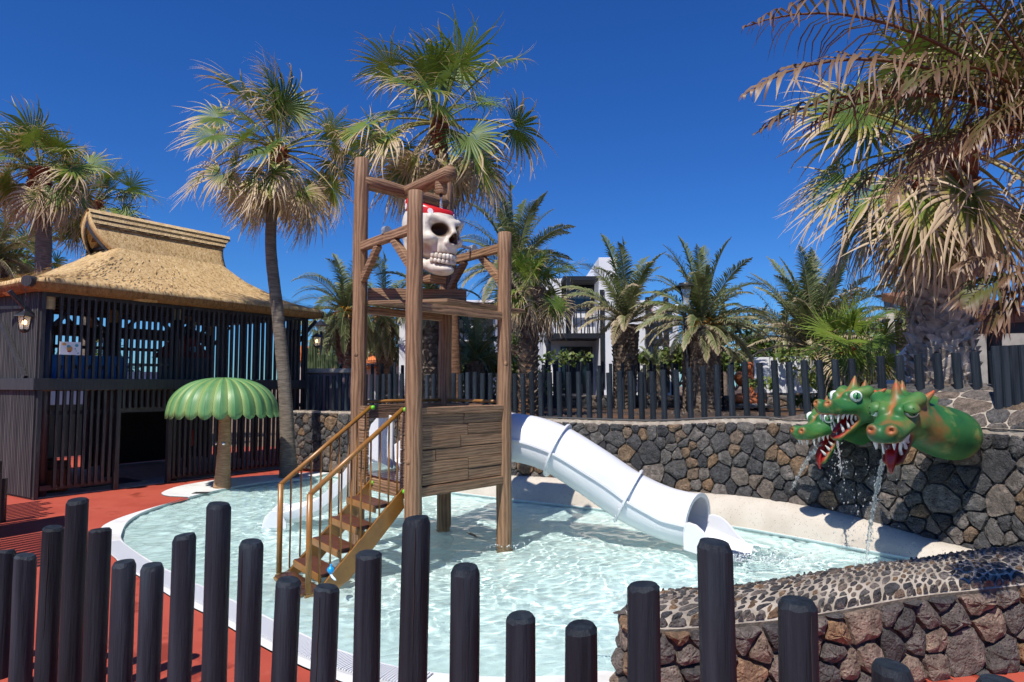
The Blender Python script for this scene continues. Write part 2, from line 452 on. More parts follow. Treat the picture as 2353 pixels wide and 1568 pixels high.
# ================================================================== THE SETTING
def smooth01(x): x = min(max(x, 0), 1); return x * x * (3 - 2 * x)
def catmull(P, step=.1, closed=False):
    P = [Vector(p) for p in P]; n = len(P); out = []
    for i in range(n if closed else n - 1):
        p0 = P[(i - 1) % n] if closed or i > 0 else P[0] * 2 - P[1]
        p1, p2 = P[i], P[(i + 1) % n]
        p3 = P[(i + 2) % n] if closed or i + 2 < n else P[-1] * 2 - P[-2]
        m = max(2, int((p2 - p1).length / step))
        for j in range(m):
            t_ = j / m
            out.append(.5 * ((2 * p1) + (p2 - p0) * t_ + (2 * p0 - 5 * p1 + 4 * p2 - p3) * t_ ** 2 + (3 * p1 - p0 - 3 * p2 + p3) * t_ ** 3))
    if not closed: out.append(P[-1])
    return out
class Path:
    def __init__(s, P, step=.05):
        s.p = [Vector((p[0], p[1])) for p in catmull([Vector((p[0], p[1], 0)) for p in P], step)]
        s.u = [0]
        for a, b in zip(s.p, s.p[1:]): s.u.append(s.u[-1] + (b - a).length)
        s.L = s.u[-1]
    def at(s, u):
        u = min(max(u, 0), s.L)
        lo, hi = 0, len(s.u) - 1
        while hi - lo > 1:
            m = (lo + hi) // 2
            if s.u[m] <= u: lo = m
            else: hi = m
        k = (u - s.u[lo]) / max(s.u[hi] - s.u[lo], 1e-9)
        p = s.p[lo].lerp(s.p[hi], k)
        i0, i1 = max(lo - 2, 0), min(hi + 2, len(s.p) - 1)
        t_ = (s.p[i1] - s.p[i0]).normalized()
        return p, t_, Vector((t_.y, -t_.x))          # point, heading, right-hand normal

def in_poly(X, Y, P):
    ins = np.zeros(X.shape, bool); m = len(P)
    for i in range(m):
        x1, y1 = P[i]; x2, y2 = P[(i + 1) % m]
        cnd = (y1 > Y) != (y2 > Y)
        with np.errstate(divide='ignore', invalid='ignore'):
            xi = (x2 - x1) * (Y - y1) / (y2 - y1) + x1
        ins ^= cnd & (X < xi)
    return ins
def poly_sheet(name, loops, z, mat, kind='structure'):
    pts = [Vector((p[0], p[1])) for lp in loops for p in lp]; edges = []; n0 = 0
    for lp in loops:
        m_ = len(lp); edges += [(n0 + i, n0 + (i + 1) % m_) for i in range(m_)]; n0 += m_
    V_, _, F_, _, _, _ = delaunay_2d_cdt(pts, edges, [], 0, 1e-5)
    C_ = np.array([[sum(V_[i].x for i in f) / 3, sum(V_[i].y for i in f) / 3] for f in F_])
    keep = in_poly(C_[:, 0], C_[:, 1], [(p[0], p[1]) for p in loops[0]])
    for lp in loops[1:]: keep &= ~in_poly(C_[:, 0], C_[:, 1], [(p[0], p[1]) for p in lp])
    me = bpy.data.meshes.new(name); me.from_pydata([(p.x, p.y, z) for p in V_], [], [tuple(f) for f, k_ in zip(F_, keep) if k_])
    bm = bmesh.new(); bm.from_mesh(me)
    bmesh.ops.recalc_face_normals(bm, faces=bm.faces)
    for f in bm.faces:
        if f.normal.z < 0: f.normal_flip()
    bm.to_mesh(me); bm.free()
    o = link(name, me, mat); tag(o, kind=kind); return o

# the back wall runs from the palm by the pavilion round to the dragons
W = Path([(-4.7, 14.6), (-3.4, 13.9), (-2.2, 13.0), (-1.0, 12.0), (.1, 11.2), (1.1, 10.55), (2.1, 9.85), (3.05, 9.05), (3.78, 8.2), (4.33, 7.5), (4.75, 6.95), (4.92, 6.35), (5.0, 5.85), (5.25, 5.45), (5.9, 5.2)])
def wall_top(p):
    return 1.245 + .10 * smooth01((p.x - 1.8) / 1.4) 

g2 = lambda x, y: gr(x, y).xy
inner_px = [(775, 1084), (700, 1101), (620, 1108), (540, 1120), (460, 1137), (390, 1157), (330, 1178), (296, 1198), (281, 1222), (282, 1246), (337, 1286), (417, 1328), (500, 1365), (547, 1388), (623, 1425), (700, 1462), (780, 1497), (880, 1528), (1000, 1550), (1150, 1560), (1300, 1556), (1390, 1546)]
I_left = [g2(*p) for p in inner_px]
I_near = [Vector(p) for p in [(.86, 4.35), (1.2, 4.62), (1.9, 4.85), (2.7, 5.1), (3.4, 5.4), (4.0, 5.75)]]
I_back = []
u = W.L
while u > 0:
    p, t_, n = W.at(u)
    if p.y > 6.3 and p.x > -3.6: I_back.append(p + n * .36)
    u -= .15
def smooth_open(P, step=.1): return [Vector((q.x, q.y)) for q in catmull([Vector((p.x, p.y, 0)) for p in P], step)]
INNER = smooth_open(I_left + I_near + I_back[:1], .12) + I_back[1:]
outer_px = [(775, 1079), (700, 1088), (620, 1093), (540, 1099), (470, 1108), (410, 1119), (378, 1130), (371, 1137), (390, 1142), (432, 1144), (425, 1149), (380, 1160), (330, 1174), (280, 1190), (245, 1205), (230, 1218), (232, 1232), (250, 1262), (278, 1300), (347, 1343), (400, 1378), (487, 1421), (563, 1466), (643, 1510), (730, 1550), (850, 1592), (1000, 1625), (1200, 1640), (1420, 1610)]
O_left = [g2(*p) for p in outer_px]
O_back = []
u = W.L
while u > 0:
    p, t_, n = W.at(u)
    if p.y > 5.3 and p.x > -3.9: O_back.append(p - n * .12)
    u -= .2
OUTER = smooth_open(O_left, .12) + [Vector((1.3, 4.2)), Vector((2.4, 4.55)), Vector((3.6, 4.9)), Vector((4.6, 5.2))] + O_back

RECT = [(-16, -8), (9, -8), (9, 20), (-16, 20)]
BIG = [(-400, -300), (400, -300), (400, 700), (-400, 700)]
poly_sheet('ground', [BIG, RECT], -.002, M['earth'])
poly_sheet('red_rubber_floor', [RECT, OUTER], 0.0, M['rubber'])
poly_sheet('pool_coping', [OUTER, INNER], .012, M['coping'])
# pool basin
cen = Vector((-.2, 8.3))
rings = [(1.0, .012), (1.0, -.03), (.985, -.055), (.93, -.10), (.82, -.19), (.66, -.27), (.4, -.31), (.12, -.32)]
bs = MB(); n = len(INNER)
for s_, z in rings: bs.v += [(*(cen + (p - cen) * s_), z) for p in INNER]
for i in range(len(rings) - 1):
    bs.f += [(i * n + k, i * n + (k + 1) % n, (i + 1) * n + (k + 1) % n, (i + 1) * n + k) for k in range(n)]
bs.v.append((cen.x, cen.y, -.32)); c_ = len(bs.v) - 1; b0 = (len(rings) - 1) * n
bs.f += [(b0 + k, b0 + (k + 1) % n, c_) for k in range(n)]
pool = bs.build('pool_basin', M['pool'], smooth=True); tag(pool, kind='structure')
bmx = bmesh.new(); bmx.from_mesh(pool.data)
for f in bmx.faces:
    if f.normal.z < 0 and abs(f.normal.z) > .2: f.normal_flip()
bmx.to_mesh(pool.data); bmx.free()
pool.cycles.is_caustics_receiver = True

# water: a real rippled surface
Pin = [(p.x, p.y) for p in INNER]
xs_ = np.arange(min(p[0] for p in Pin) - .1, max(p[0] for p in Pin) + .1, .0225)
ys_ = np.arange(min(p[1] for p in Pin) - .1, max(p[1] for p in Pin) + .1, .0225)
GX, GY = np.meshgrid(xs_, ys_)
ins = in_poly(GX, GY, [(cen + (p - cen) * 1.012)[:] for p in INNER])
nr = np.random.default_rng(5)
GZ = np.zeros_like(GX)
wx = GX + .10 * np.sin(GY * 2.1 + 1.0) + .05 * np.sin(GX * 5.3 + GY * 3.1); wy = GY + .10 * np.sin(GX * 1.7 + 2.0) + .05 * np.sin(GY * 4.7 - GX * 3.7)
for k in range(34):
    a = nr.uniform(0, 2 * pi); lam = nr.choice([.085, .10, .125, .16, .21, .30, .5]) * nr.uniform(.85, 1.2)
    A = .0047 * lam
    GZ += A * np.sin((wx * math.cos(a) + wy * math.sin(a)) * 2 * pi / lam + nr.uniform(0, 6.28))
# livelier water under the slide's mouth and under the falling jets
for (sx, sy, amp, w_) in ((2.55, 7.75, .018, .55), (3.55, 7.05, .012, .4), (3.3, 7.95, .008, .35), (-2.95, 9.1, .010, .4), (-1.0, 8.0, .006, .5)):
    r_ = np.hypot(GX - sx, GY - sy)
    GZ += amp * np.exp(-(r_ / w_) ** 2) * np.sin(r_ * 2 * pi / .16 + 2 * np.sin(GX * 9) + 2 * np.cos(GY * 11))
fade = 1.0
GZ = -.028 + GZ * fade
idx = -np.ones(GX.shape, int); idx[ins] = np.arange(ins.sum())
q = np.stack([idx[:-1, :-1], idx[:-1, 1:], idx[1:, 1:], idx[1:, :-1]], -1).reshape(-1, 4)
q = q[(q >= 0).all(1)]
water = link('pool_water', mesh_np('pool_water', np.stack([GX[ins], GY[ins], GZ[ins]], -1), q), M['water'])
tag(water, kind='structure'); water.cycles.is_caustics_caster = True

# gutter grating: bars across the overflow channel on the near side
gp = Path([(p.x, p.y) for p in smooth_open([g2(*p) for p in inner_px[9:19]], .1)])
gt = MB(); gs = MB(); u = 0.0
while u < gp.L:
    p, t_, n = gp.at(u); n = n if (p + n - cen).length > (p - cen).length else -n
    a, b = p + n * .035, p + n * .225
    gt.bar((a.x, a.y, .022), (b.x, b.y, .022), .011, .008)
    u += .0195
strip = []
m = int(gp.L / .1)
for k in range(m + 1):
    p, t_, n = gp.at(gp.L * k / m); n = n if (p + n - cen).length > (p - cen).length else -n
    strip += [(*(p + n * .02), .0145), (*(p + n * .24), .0145)]
gs.add(strip, [(2 * k, 2 * k + 1, 2 * k + 3, 2 * k + 2) for k in range(m)])
gsl = gs.build('gutter_channel', pm('channel_grey', (.55, .56, .56), None, rough=.7), fix=False); tag(gsl, kind='structure')
gto = gt.build('gutter_grating', pm('white_grating', (.76, .77, .78), None, rough=.45)); tag(gto, kind='stuff'); gto['label'] = 'white plastic overflow grating along the pool edge'

# speckled curb between wall and water
cm = MB(); prof = [(-.05, .33), (.08, .335), (.17, .31), (.25, .24), (.31, .13), (.345, .02), (.365, -.12), (.37, -.36)]
rows = 0; u = 0
us = [k * W.L / 150 for k in range(151)]
for u in us:
    p, t_, n = W.at(u)
    if p.x < -2.0 or p.y < 5.6: continue
    hsc = .12 + .88 * smooth01((p.x + 1.9) / 1.3)
    hsc *= 1 - .62 * smooth01((8.3 - p.y) / 1.5)
    wob = 1 + .05 * math.sin(u * 2.1)
    for d, z in prof:
        q_ = p + n * d; cm.v.append((q_.x, q_.y, z * (hsc * wob if z > 0 else 1)))
    rows += 1
k = len(prof)
cm.f = [(i * k + j, i * k + j + 1, (i + 1) * k + j + 1, (i + 1) * k + j) for i in range(rows - 1) for j in range(k - 1)]
curb = cm.build('pool_curb', M['curb'], smooth=True); tag(curb, kind='structure'); curb.cycles.is_caustics_receiver = True

# terrace behind the wall
tm = MB(); nrow = 0; Dv = Vector((.42, .907))
offs = [(.02, -.015), (.42, -.02), (.55, -.03), (1.2, -.05), (2.5, None), (5, None), (9, None), (15, None), (30, None), (80, None), (240, None)]
for k in range(101):
    p, t_, n = W.at(W.L * k / 100)
    for d, dz in offs:
        q_ = p - n * min(d, .6) + Dv * max(d - .6, 0)
        z = wall_top(p) + dz if dz is not None else 1.2 + .35 * smooth01((p.x - 3.4) / 1.0) * math.exp(-d / 12) + (.05 * noise.noise(Vector((q_.x * .7, q_.y * .7, 0))) if d < 12 else 0)
        tm.v.append((q_.x, q_.y, z))
k = len(offs)
tm.f = [(i * k + j, (i + 1) * k + j, (i + 1) * k + j + 1, i * k + j + 1) for i in range(100) for j in range(k - 1)]
# left flank going down to the lower ground
n0 = len(tm.v); tm.v += [(tm.v[j][0], tm.v[j][1], -.1) for j in range(k)]
tm.f += [(j, j + 1, n0 + j + 1, n0 + j) for j in range(k - 1)]
ter = tm.build('terrace_ground', M['gravel'], smooth=False); tag(ter, kind='structure')
# cinder strewn on the bed
cb_ = MB()
for i in range(1500):
    u = U(.3, W.L - 2.0); p, t_, n = W.at(u); d = U(.3, 5.5); q_ = p - n * min(d, .6) + Dv * max(d - .6, 0)
    r = U(.012, .04); z = 1.2 if d > 1 else wall_top(p) - .03
    a = U(0, 6.28)
    cb_.add([(q_.x + r * math.cos(a + b), q_.y + r * math.sin(a + b), z - .01) for b in (0, 2.1, 4.2)] + [(q_.x + U(-.3, .3) * r, q_.y, z + r * U(.7, 1.2))], [(0, 1, 3), (1, 2, 3), (2, 0, 3)])
tag(cb_.build('cinder_gravel', M['lava_i']), kind='stuff')['label'] = 'loose dark cinder strewn on the planting bed'

# ------------------------------------------------------------------ dry stone facing
def clip(poly, m, nrm):
    out = []; k = len(poly)
    for i in range(k):
        a, b = poly[i], poly[(i + 1) % k]
        da, db = (a[0] - m[0]) * nrm[0] + (a[1] - m[1]) * nrm[1], (b[0] - m[0]) * nrm[0] + (b[1] - m[1]) * nrm[1]
        if da <= 0: out.append(a)
        if (da < 0 < db) or (db < 0 < da):
            t_ = da / (da - db); out.append((a[0] + (b[0] - a[0]) * t_, a[1] + (b[1] - a[1]) * t_))
    return out
def stone_cells(L, vmax, dmin, dmax, seed, asp=1.25, vmin=0.0):
    r_ = random.Random(seed); pts = []; fails = 0
    cell = {}
    while fails < 1400:
        u, v = r_.uniform(-dmax, L + dmax), r_.uniform(vmin - dmax * .5, vmax + dmax * .5)
        d = dmin + (dmax - dmin) * r_.random() ** 1.3
        gx, gy = int(u // dmax), int(v // dmax); ok = True
        for i in (-2, -1, 0, 1, 2):
            for j in (-2, -1, 0, 1, 2):
                for (a, b, e) in cell.get((gx + i, gy + j), ()):
                    if ((u - a) / asp) ** 2 + (v - b) ** 2 < ((d + e) / 2) ** 2: ok = False; break
                if not ok: break
            if not ok: break
        if not ok: fails += 1; continue
        fails = 0; pts.append((u, v, d)); cell.setdefault((gx, gy), []).append((u, v, d))
    out = []
    for i, (u, v, d) in enumerate(pts):
        gx, gy = int(u // dmax), int(v // dmax)
        poly = [(max(0, u - dmax * 1.6), max(vmin, v - dmax * 1.6)), (min(L, u + dmax * 1.6), max(vmin, v - dmax * 1.6)), (min(L, u + dmax * 1.6), min(vmax, v + dmax * 1.6)), (max(0, u - dmax * 1.6), min(vmax, v + dmax * 1.6))]
        if poly[1][0] <= poly[0][0] or poly[2][1] <= poly[0][1]: continue
        for a_ in range(-3, 4):
            for b_ in range(-3, 4):
                for (a, b, e) in cell.get((gx + a_, gy + b_), ()):
                    if (a, b) == (u, v) or not poly: continue
                    w = .5 + .22 * (d - e) / (d + e)
                    poly = clip(poly, (u + (a - u) * w, v + (b - v) * w), (a - u, b - v))
        if len(poly) < 3: continue
        ar = abs(sum(poly[k][0] * poly[(k + 1) % len(poly)][1] - poly[(k + 1) % len(poly)][0] * poly[k][1] for k in range(len(poly)))) / 2
        if ar < (dmin * .35) ** 2: continue
        out.append((poly, ar))
    return out
def stone_geo(poly, S, proud, gap, r_):
    k = len(poly); cx, cy = sum(p[0] for p in poly) / k, sum(p[1] for p in poly) / k
    P = []
    for i in range(k):
        a, b, c = poly[i - 1], poly[i], poly[(i + 1) % k]
        f = r_.uniform(.12, .26)
        P.append((b[0] + (a[0] - b[0]) * f, b[1] + (a[1] - b[1]) * f)); P.append((b[0] + (c[0] - b[0]) * f, b[1] + (c[1] - b[1]) * f))
        if math.hypot(c[0] - b[0], c[1] - b[1]) > .07: P.append(((b[0] + c[0]) / 2 + r_.uniform(-.006, .006), (b[1] + c[1]) / 2 + r_.uniform(-.006, .006)))
    def ins_(g):
        out = []
        for x, y in P:
            d = math.hypot(x - cx, y - cy); s_ = max(.25, 1 - g / max(d, 1e-4)); out.append((cx + (x - cx) * s_, cy + (y - cy) * s_))
        return out
    pr = proud * r_.uniform(.55, 1.3); m = len(P)
    tx, ty = r_.uniform(-.12, .12), r_.uniform(-.12, .12)
    vs_ = [S(x, y, -.035) for x, y in ins_(gap * .5)]
    vs_ += [S(x, y, pr * .55 + r_.uniform(-.1, .1) * pr) for x, y in ins_(gap * r_.uniform(.8, 1.3))]
    vs_ += [S(x, y, pr + ((x - cx) * tx + (y - cy) * ty) + r_.uniform(-.2, .2) * pr) for x, y in ins_(gap + pr * .9 + .012)]
    vs_.append(S(cx, cy, pr * 1.05))
    fs = []
    for a in (0, 1): fs += [(a * m + i, a * m + (i + 1) % m, (a + 1) * m + (i + 1) % m, (a + 1) * m + i) for i in range(m)]
    fs += [(2 * m + i, 2 * m + (i + 1) % m, 3 * m) for i in range(m)]
    return vs_, fs
def lay_stones(parent, cells_, S, proud, gap, seed, name='stone', limit=300, minpx=9, rest='small_stones', smooth=False, mat='lava', mat_rest='lava_i'):
    r_ = random.Random(seed); items = []
    for poly, ar in cells_:
        vs_, fs = stone_geo(poly, S, proud, gap, r_)
        pr_ = [proj(v) for v in vs_]
        xs2, ys2 = [p[0] for p in pr_], [p[1] for p in pr_]
        seen = max(xs2) > 0 and min(xs2) < 2353 and max(ys2) > 0 and min(ys2) < 1568 and min(p[2] for p in pr_) > .3
        size = math.sqrt(max(0, (max(xs2) - min(xs2)) * (max(ys2) - min(ys2)))) if seen else 0
        items.append((size, vs_, fs))
    items.sort(key=lambda i: -i[0])
    st = MB()
    for k, (size, vs_, fs) in enumerate(items):
        if k < limit and size > minpx:
            MB().add(vs_, fs).build(name, M[mat], parent, smooth=smooth)
        else: st.add(vs_, fs)
    if st.v:
        o = st.build(rest, M[mat_rest], parent); tag(o, kind='stuff')

def wall_body(path, parent, thick, topf, mat, z0=-.3, inset=.0, capmat=None, nseg=120, u0=0, u1=None):
    u1 = path.L if u1 is None else u1; mb = MB()
    for k in range(nseg + 1):
        p, t_, n = path.at(u0 + (u1 - u0) * k / nseg); a, b = p - n * inset, p - n * thick; z = topf(p)
        mb.v += [(a.x, a.y, z0), (a.x, a.y, z - .02), ((a - n * .03).x, (a - n * .03).y, z), (b.x, b.y, z), (b.x, b.y, z0)]
    mb.f = [(i * 5 + j, i * 5 + j + 1, (i + 1) * 5 + j + 1, (i + 1) * 5 + j) for i in range(nseg) for j in range(4)]
    mb.f += [(0, 4, 3, 2, 1), tuple(nseg * 5 + j for j in range(5))]
    return mb.build('mortar_core', mat, parent)

bw = root('lava_stone_wall', 'long curved lava stone wall behind the pool, carrying the dragon heads and a fence', 'wall', (0.1, 11.2, 0))
wall_body(W, bw, .42, wall_top, M['mortar'], nseg=160)
def S_back(u, v, d):
    p, t_, n = W.at(u)
    v2 = v * wall_top(p) / 1.25
    q_ = p + n * (d + .01 + .05 * (1 - v / 1.25)); return (q_.x, q_.y, v2)
lay_stones(bw, stone_cells(W.L, 1.225, .085, .34, 3, vmin=.05), S_back, .034, .010, 21, limit=300)
def S_cap(u, v, d):
    p, t_, n = W.at(u); q_ = p - n * v; return (q_.x, q_.y, wall_top(p) - .004 + d * .5)
pale = MB()
for k in range(161):
    p, t_, n = W.at(W.L * k / 160); a, b = p + n * .012, p - n * .40; z = wall_top(p) + .004
    pale.v += [(*a, z - .06), (*a, z), (*b, z + .002)]
pale.f = [(3 * i + j, 3 * i + j + 1, 3 * i + j + 4, 3 * i + j + 3) for i in range(160) for j in range(2)]
pale.build('capping_mortar', M['mortar_pale'], bw, fix=False)
lay_stones(bw, stone_cells(W.L, .38, .07, .16, 9, vmin=.0), S_cap, .02, .014, 22, name='capping_stone', limit=120, minpx=22, rest='capping_stones')

# stone-topped mound behind the dragons
md = MB(); NU, NV = 40, 12; mz = {}
def mound(u, v):
    """u along the wall from the dragons to the right edge, v away from its face"""
    p, t_, n = W.at(9.9 + u * (W.L - 9.9))
    rise = smooth01(u / .22) * (1 - .25 * smooth01((u - .8) / .2))
    z = wall_top(p) + .02 + rise * (.42 * math.sin(min(v * 2.0, 1.0) * pi * .5) ** .9)
    q_ = p - n * (v * 1.5 - .02)
    q_ += Vector((.25, .35)) * v * u
    return q_, z
for i in range(NU + 1):
    for j in range(NV + 1):
        q_, z = mound(i / NU, j / NV); md.v.append((q_.x, q_.y, z))
    q_, z = mound(i / NU, 1); md.v.append((q_.x, q_.y, .9))
k = NV + 2
md.f = [(i * k + j, (i + 1) * k + j, (i + 1) * k + j + 1, i * k + j + 1) for i in range(NU) for j in range(NV + 1)]
mr = root('stone_mound', 'rounded mound of dark lava paving in pale mortar behind the dragon necks', 'mound', (5.2, 7.0, 1.2))
md.build('mortar_dome', M['mortar_top'], mr, smooth=True)
LM = 3.6
def S_mound(u, v, d):
    q_, z = mound(min(max(u / LM, 0), 1), min(max(v / 1.5, 0), 1)); return (q_.x, q_.y, z + d * .6)
lay_stones(mr, stone_cells(LM, 1.5, .10, .24, 31, vmin=0), S_mound, .03, .009, 33, name='paving_stone', limit=200, minpx=12, rest='paving_stones')

# ------------------------------------------------------------------ low wall in front
NW = Path([(1.25, 4.52), (.95, 4.46), (.74, 4.36), (.68, 4.12), (.80, 3.90), (1.26, 3.98), (1.9, 4.14), (2.7, 4.38), (3.4, 4.52), (4.3, 4.72), (5.2, 4.95)])
NB = Path([(1.25, 4.52), (1.5, 4.62), (2.24, 4.88), (2.95, 5.1), (3.7, 5.32), (4.5, 5.45), (5.2, 5.5)])
def nz(p): return .47 + .05 * smooth01((p.x - 1.4) / 1.3) + .03 * smooth01((p.x - 2.7) / 1.0)
lw = root('low_lava_wall', 'low broad lava stone wall with a pebbled mortar top beside the pool', 'wall', (2.4, 4.5, 0))
mb = MB(); ns = 90
for k in range(ns + 1):
    p, t_, n = NW.at(NW.L * k / ns); z = nz(p)
    mb.v += [(p.x, p.y, -.1), (p.x, p.y, z - .03)]
mb.f = [(2 * i, 2 * i + 1, 2 * i + 3, 2 * i + 2) for i in range(ns)]
mb.build('mortar_core', M['mortar'], lw)
def top_pt(s_, w):
    """s_ 0..1 along the wall from its rounded end, w 0..1 from front edge to back edge"""
    f, _, nf = NW.at(.62 + s_ * (NW.L - .62)); b, _, nb = NB.at(s_ * NB.L)
    q_ = f.lerp(b, w); z = nz(q_) + .035 * math.sin(w * pi) + .0
    return q_, z
mb = MB()
for i in range(61):
    for j in range(9):
        q_, z = top_pt(i / 60, j / 8)
        if j == 0: z -= .03
        mb.v.append((q_.x, q_.y, z))
    q_, z = top_pt(i / 60, 1); mb.v.append((q_.x, q_.y, -.3))
mb.f = [(i * 10 + j, (i + 1) * 10 + j, (i + 1) * 10 + j + 1, i * 10 + j + 1) for i in range(60) for j in range(9)]
e0 = [(NW.at(.62 * k / 8)[0], nz(NW.at(.62 * k / 8)[0])) for k in range(9)]
bp = NB.at(0)[0]
n0 = len(mb.v); mb.v += [(p.x, p.y, z - .02) for p, z in e0] + [(bp.x, bp.y, nz(bp) - .0), (mb.v[0])]
mb.f += [(n0 + k, n0 + k + 1, n0 + 9) for k in range(8)]
mb.build('mortar_top', M['mortar_top'], lw, smooth=True)
def S_nw(u, v, d):
    p, t_, n = NW.at(u); v2 = v * nz(p) / .5
    q_ = p + n * (d + .005 + .04 * (1 - v / .5)); return (q_.x, q_.y, v2 - .01)
lay_stones(lw, stone_cells(NW.L, .47, .09, .36, 41, vmin=.0, asp=1.2), S_nw, .045, .012, 42, limit=300, mat='lava_near')
LT = NW.L - .62
def S_nt(u, v, d):
    q_, z = top_pt(min(max(u / LT, 0), 1), min(max(v / .6, 0), 1)); return (q_.x, q_.y, z + d * .55)
lay_stones(lw, stone_cells(LT, .6, .03, .125, 51, vmin=0), S_nt, .022, .016, 52, name='top_pebble', limit=300, minpx=9, rest='top_pebbles', mat='lava_pebble', mat_rest='lava_pebble_i')

# low terrace wall further back
TW = Path([(-3.5, 18.4), (0, 18.0), (4, 17.7), (8, 17.5), (11, 17.6)])
tw = root('terrace_wall', 'knee high stone wall edging the bed below the hotel', 'wall', (3, 17.8, 1.15))
wall_body(TW, tw, .35, lambda p: 1.52, M['mortar'], z0=1.0, nseg=40)
def S_tw(u, v, d):
    p, t_, n = TW.at(u); q_ = p + n * (d + .01); return (q_.x, q_.y, 1.16 + v)
lay_stones(tw, stone_cells(TW.L, .35, .12, .26, 61, vmin=0), S_tw, .03, .012, 62, limit=250, minpx=6)

# ------------------------------------------------------------------ palisade fences
def post_mesh(mb, p, z0, z1, r, n=14, lean=(0, 0), bev=.35, jit=.012, tilt=0):
    p = Vector((p[0], p[1], 0)); L = z1 - z0
    pts = []; rad = []
    for f, k in ((0, 1.02), (.35, 1.0), (.75, 1.0), (1 - bev * r * 1.0 / L, .985), (1 - .05 * r / L, .80)):
        pts.append((p.x + lean[0] * f * L, p.y + lean[1] * f * L, z0 + f * L)); rad.append(r * k)
    i0 = len(mb.v); mb.tube(pts, rad, n, True, jit)
    if tilt:
        a = U(0, 6.28); c_ = pts[-1]; tx, ty = tilt * math.cos(a) * U(.2, 1), tilt * math.sin(a) * U(.2, 1)
        for i in range(i0 + 3 * n, i0 + 5 * n):
            v = mb.v[i]; mb.v[i] = (v[0], v[1], v[2] + (v[0] - c_[0]) * tx + (v[1] - c_[1]) * ty + (U(-.006, .006) if i < i0 + 4 * n else 0))
    return mb
front = [(3, 1193), (45, 1259), (92, 1269), (146, 1207), (203, 1142), (254, 1210), (312, 1284), (374, 1292), (446, 1222), (522, 1150), (596, 1237), (676, 1328), (762, 1344), (857, 1264), (962, 1184), (1073, 1295), (1196, 1410), (1330, 1431), (1471, 1339), (1627, 1237), (1807, 1370), (2014, 1519), (2245, 1556)]
ff = root('palisade_fence', 'row of stout black round posts of uneven height standing before the pool', 'fence', (-.4, 2.9, 0))
for i, (px, py) in enumerate(front):
    tt = (px - CX) / FPX; Y = 2.68 / (1 + .53 * tt); X = tt * Y
    z = zpx(py + 4, Y); lean = ((.012 if px < 1200 else -.004) + U(-.012, .012), U(-.015, .015))
    r = .058 * U(.97, 1.03)
    X -= lean[0] * z
    mb = MB(); post_mesh(mb, (X * (1 + .01), Y), -.05, z, r, 18, lean, bev=U(.25, .5), jit=.016, tilt=.16)
    o = mb.build('post', M['post_black'], ff, auto=True)
    # drying crack down the face
    if i in (1, 3, 12, 14, 20, 10):
        a = U(-2.0, -1.2); ck = MB()
        P = []
        zz = z - .035
        for s_ in range(9):
            P.append((X * 1.01 + lean[0] * zz + math.cos(a + U(-.04, .04)) * (r * .985), Y + lean[1] * zz + math.sin(a) * (r * .985), zz)); zz -= U(.05, .09)
        ck.tube(P, [.0015, .003, .0035, .0035, .003, .003, .0025, .002, .001], 5)
        ck.build('crack', M['dark'], o)

fa = root('pool_rear_fence', 'row of slim black posts along the top of the lava stone wall', 'fence', (0, 11.3, 1.25))
u = .25; k = 0
while u < W.L - .6:
    p, t_, n = W.at(u); q_ = p - n * .24
    zt = wall_top(p)
    hh = .76 + U(-.02, .02)
    k_ = smooth01((8.0 - p.y) / .9)                 # stepping back onto the mound beside the dragons
    q_ = q_ - n * (.62 * k_) + Vector((.05, .08)) * k_; zt += .14 * k_; hh -= .12 * k_
    lean = (-.02 - .05 * smooth01((p.x - 2.5) / 2), 0) if p.x > 0 else (0, 0)
    if p.y > 8.0:
        mb = MB(); post_mesh(mb, q_, zt - .03, zt + hh, .043, 12, lean, bev=.12, jit=.006); mb.build('post', M['post_black'], fa, auto=True)
    u += .175 if p.x < 2 else .20; k += 1
for k in range(8):
    px = 2030 + 44 * k; Yk = 8.15 - .9 * k / 7; p = at(px, 905, Yk); mb = MB(); zb_ = zpx(915, Yk)
    post_mesh(mb, (p.x, p.y), zb_ - .12, zpx(818 - 2 * k, Yk), .046, 12, (-.035 - .004 * k, 0), bev=.12, jit=.006); mb.build('post', M['post_black'], fa, auto=True)
fb = root('garden_fence', 'second row of black posts crossing the cinder bed', 'fence', (3, 16.2, 1.2))
x = -4.3
while x < 9.5:
    y = 16.9 - .06 * x + U(-.05, .05)
    mb = MB(); post_mesh(mb, (x, y), 1.12, 2.30 + U(-.04, .04), .042, 10, (-.01, 0), bev=.12); mb.build('post', M['post_black'], fb, auto=True); x += .265 + U(-.03, .03)
fc = root('hotel_fence', 'thin black posts standing on the knee high terrace wall', 'fence', (3, 18.0, 1.5))
x = -3.2
while x < 10.5:
    p, t_, n = TW.at((x + 3.5) / 14.5 * TW.L)
    mb = MB(); post_mesh(mb, p - n * .18, 1.48, 2.40 + U(-.05, .05), .036, 8, (0, 0), bev=.12); mb.build('post', M['post_black'], fc, auto=True); x += .31 + U(-.04, .04)
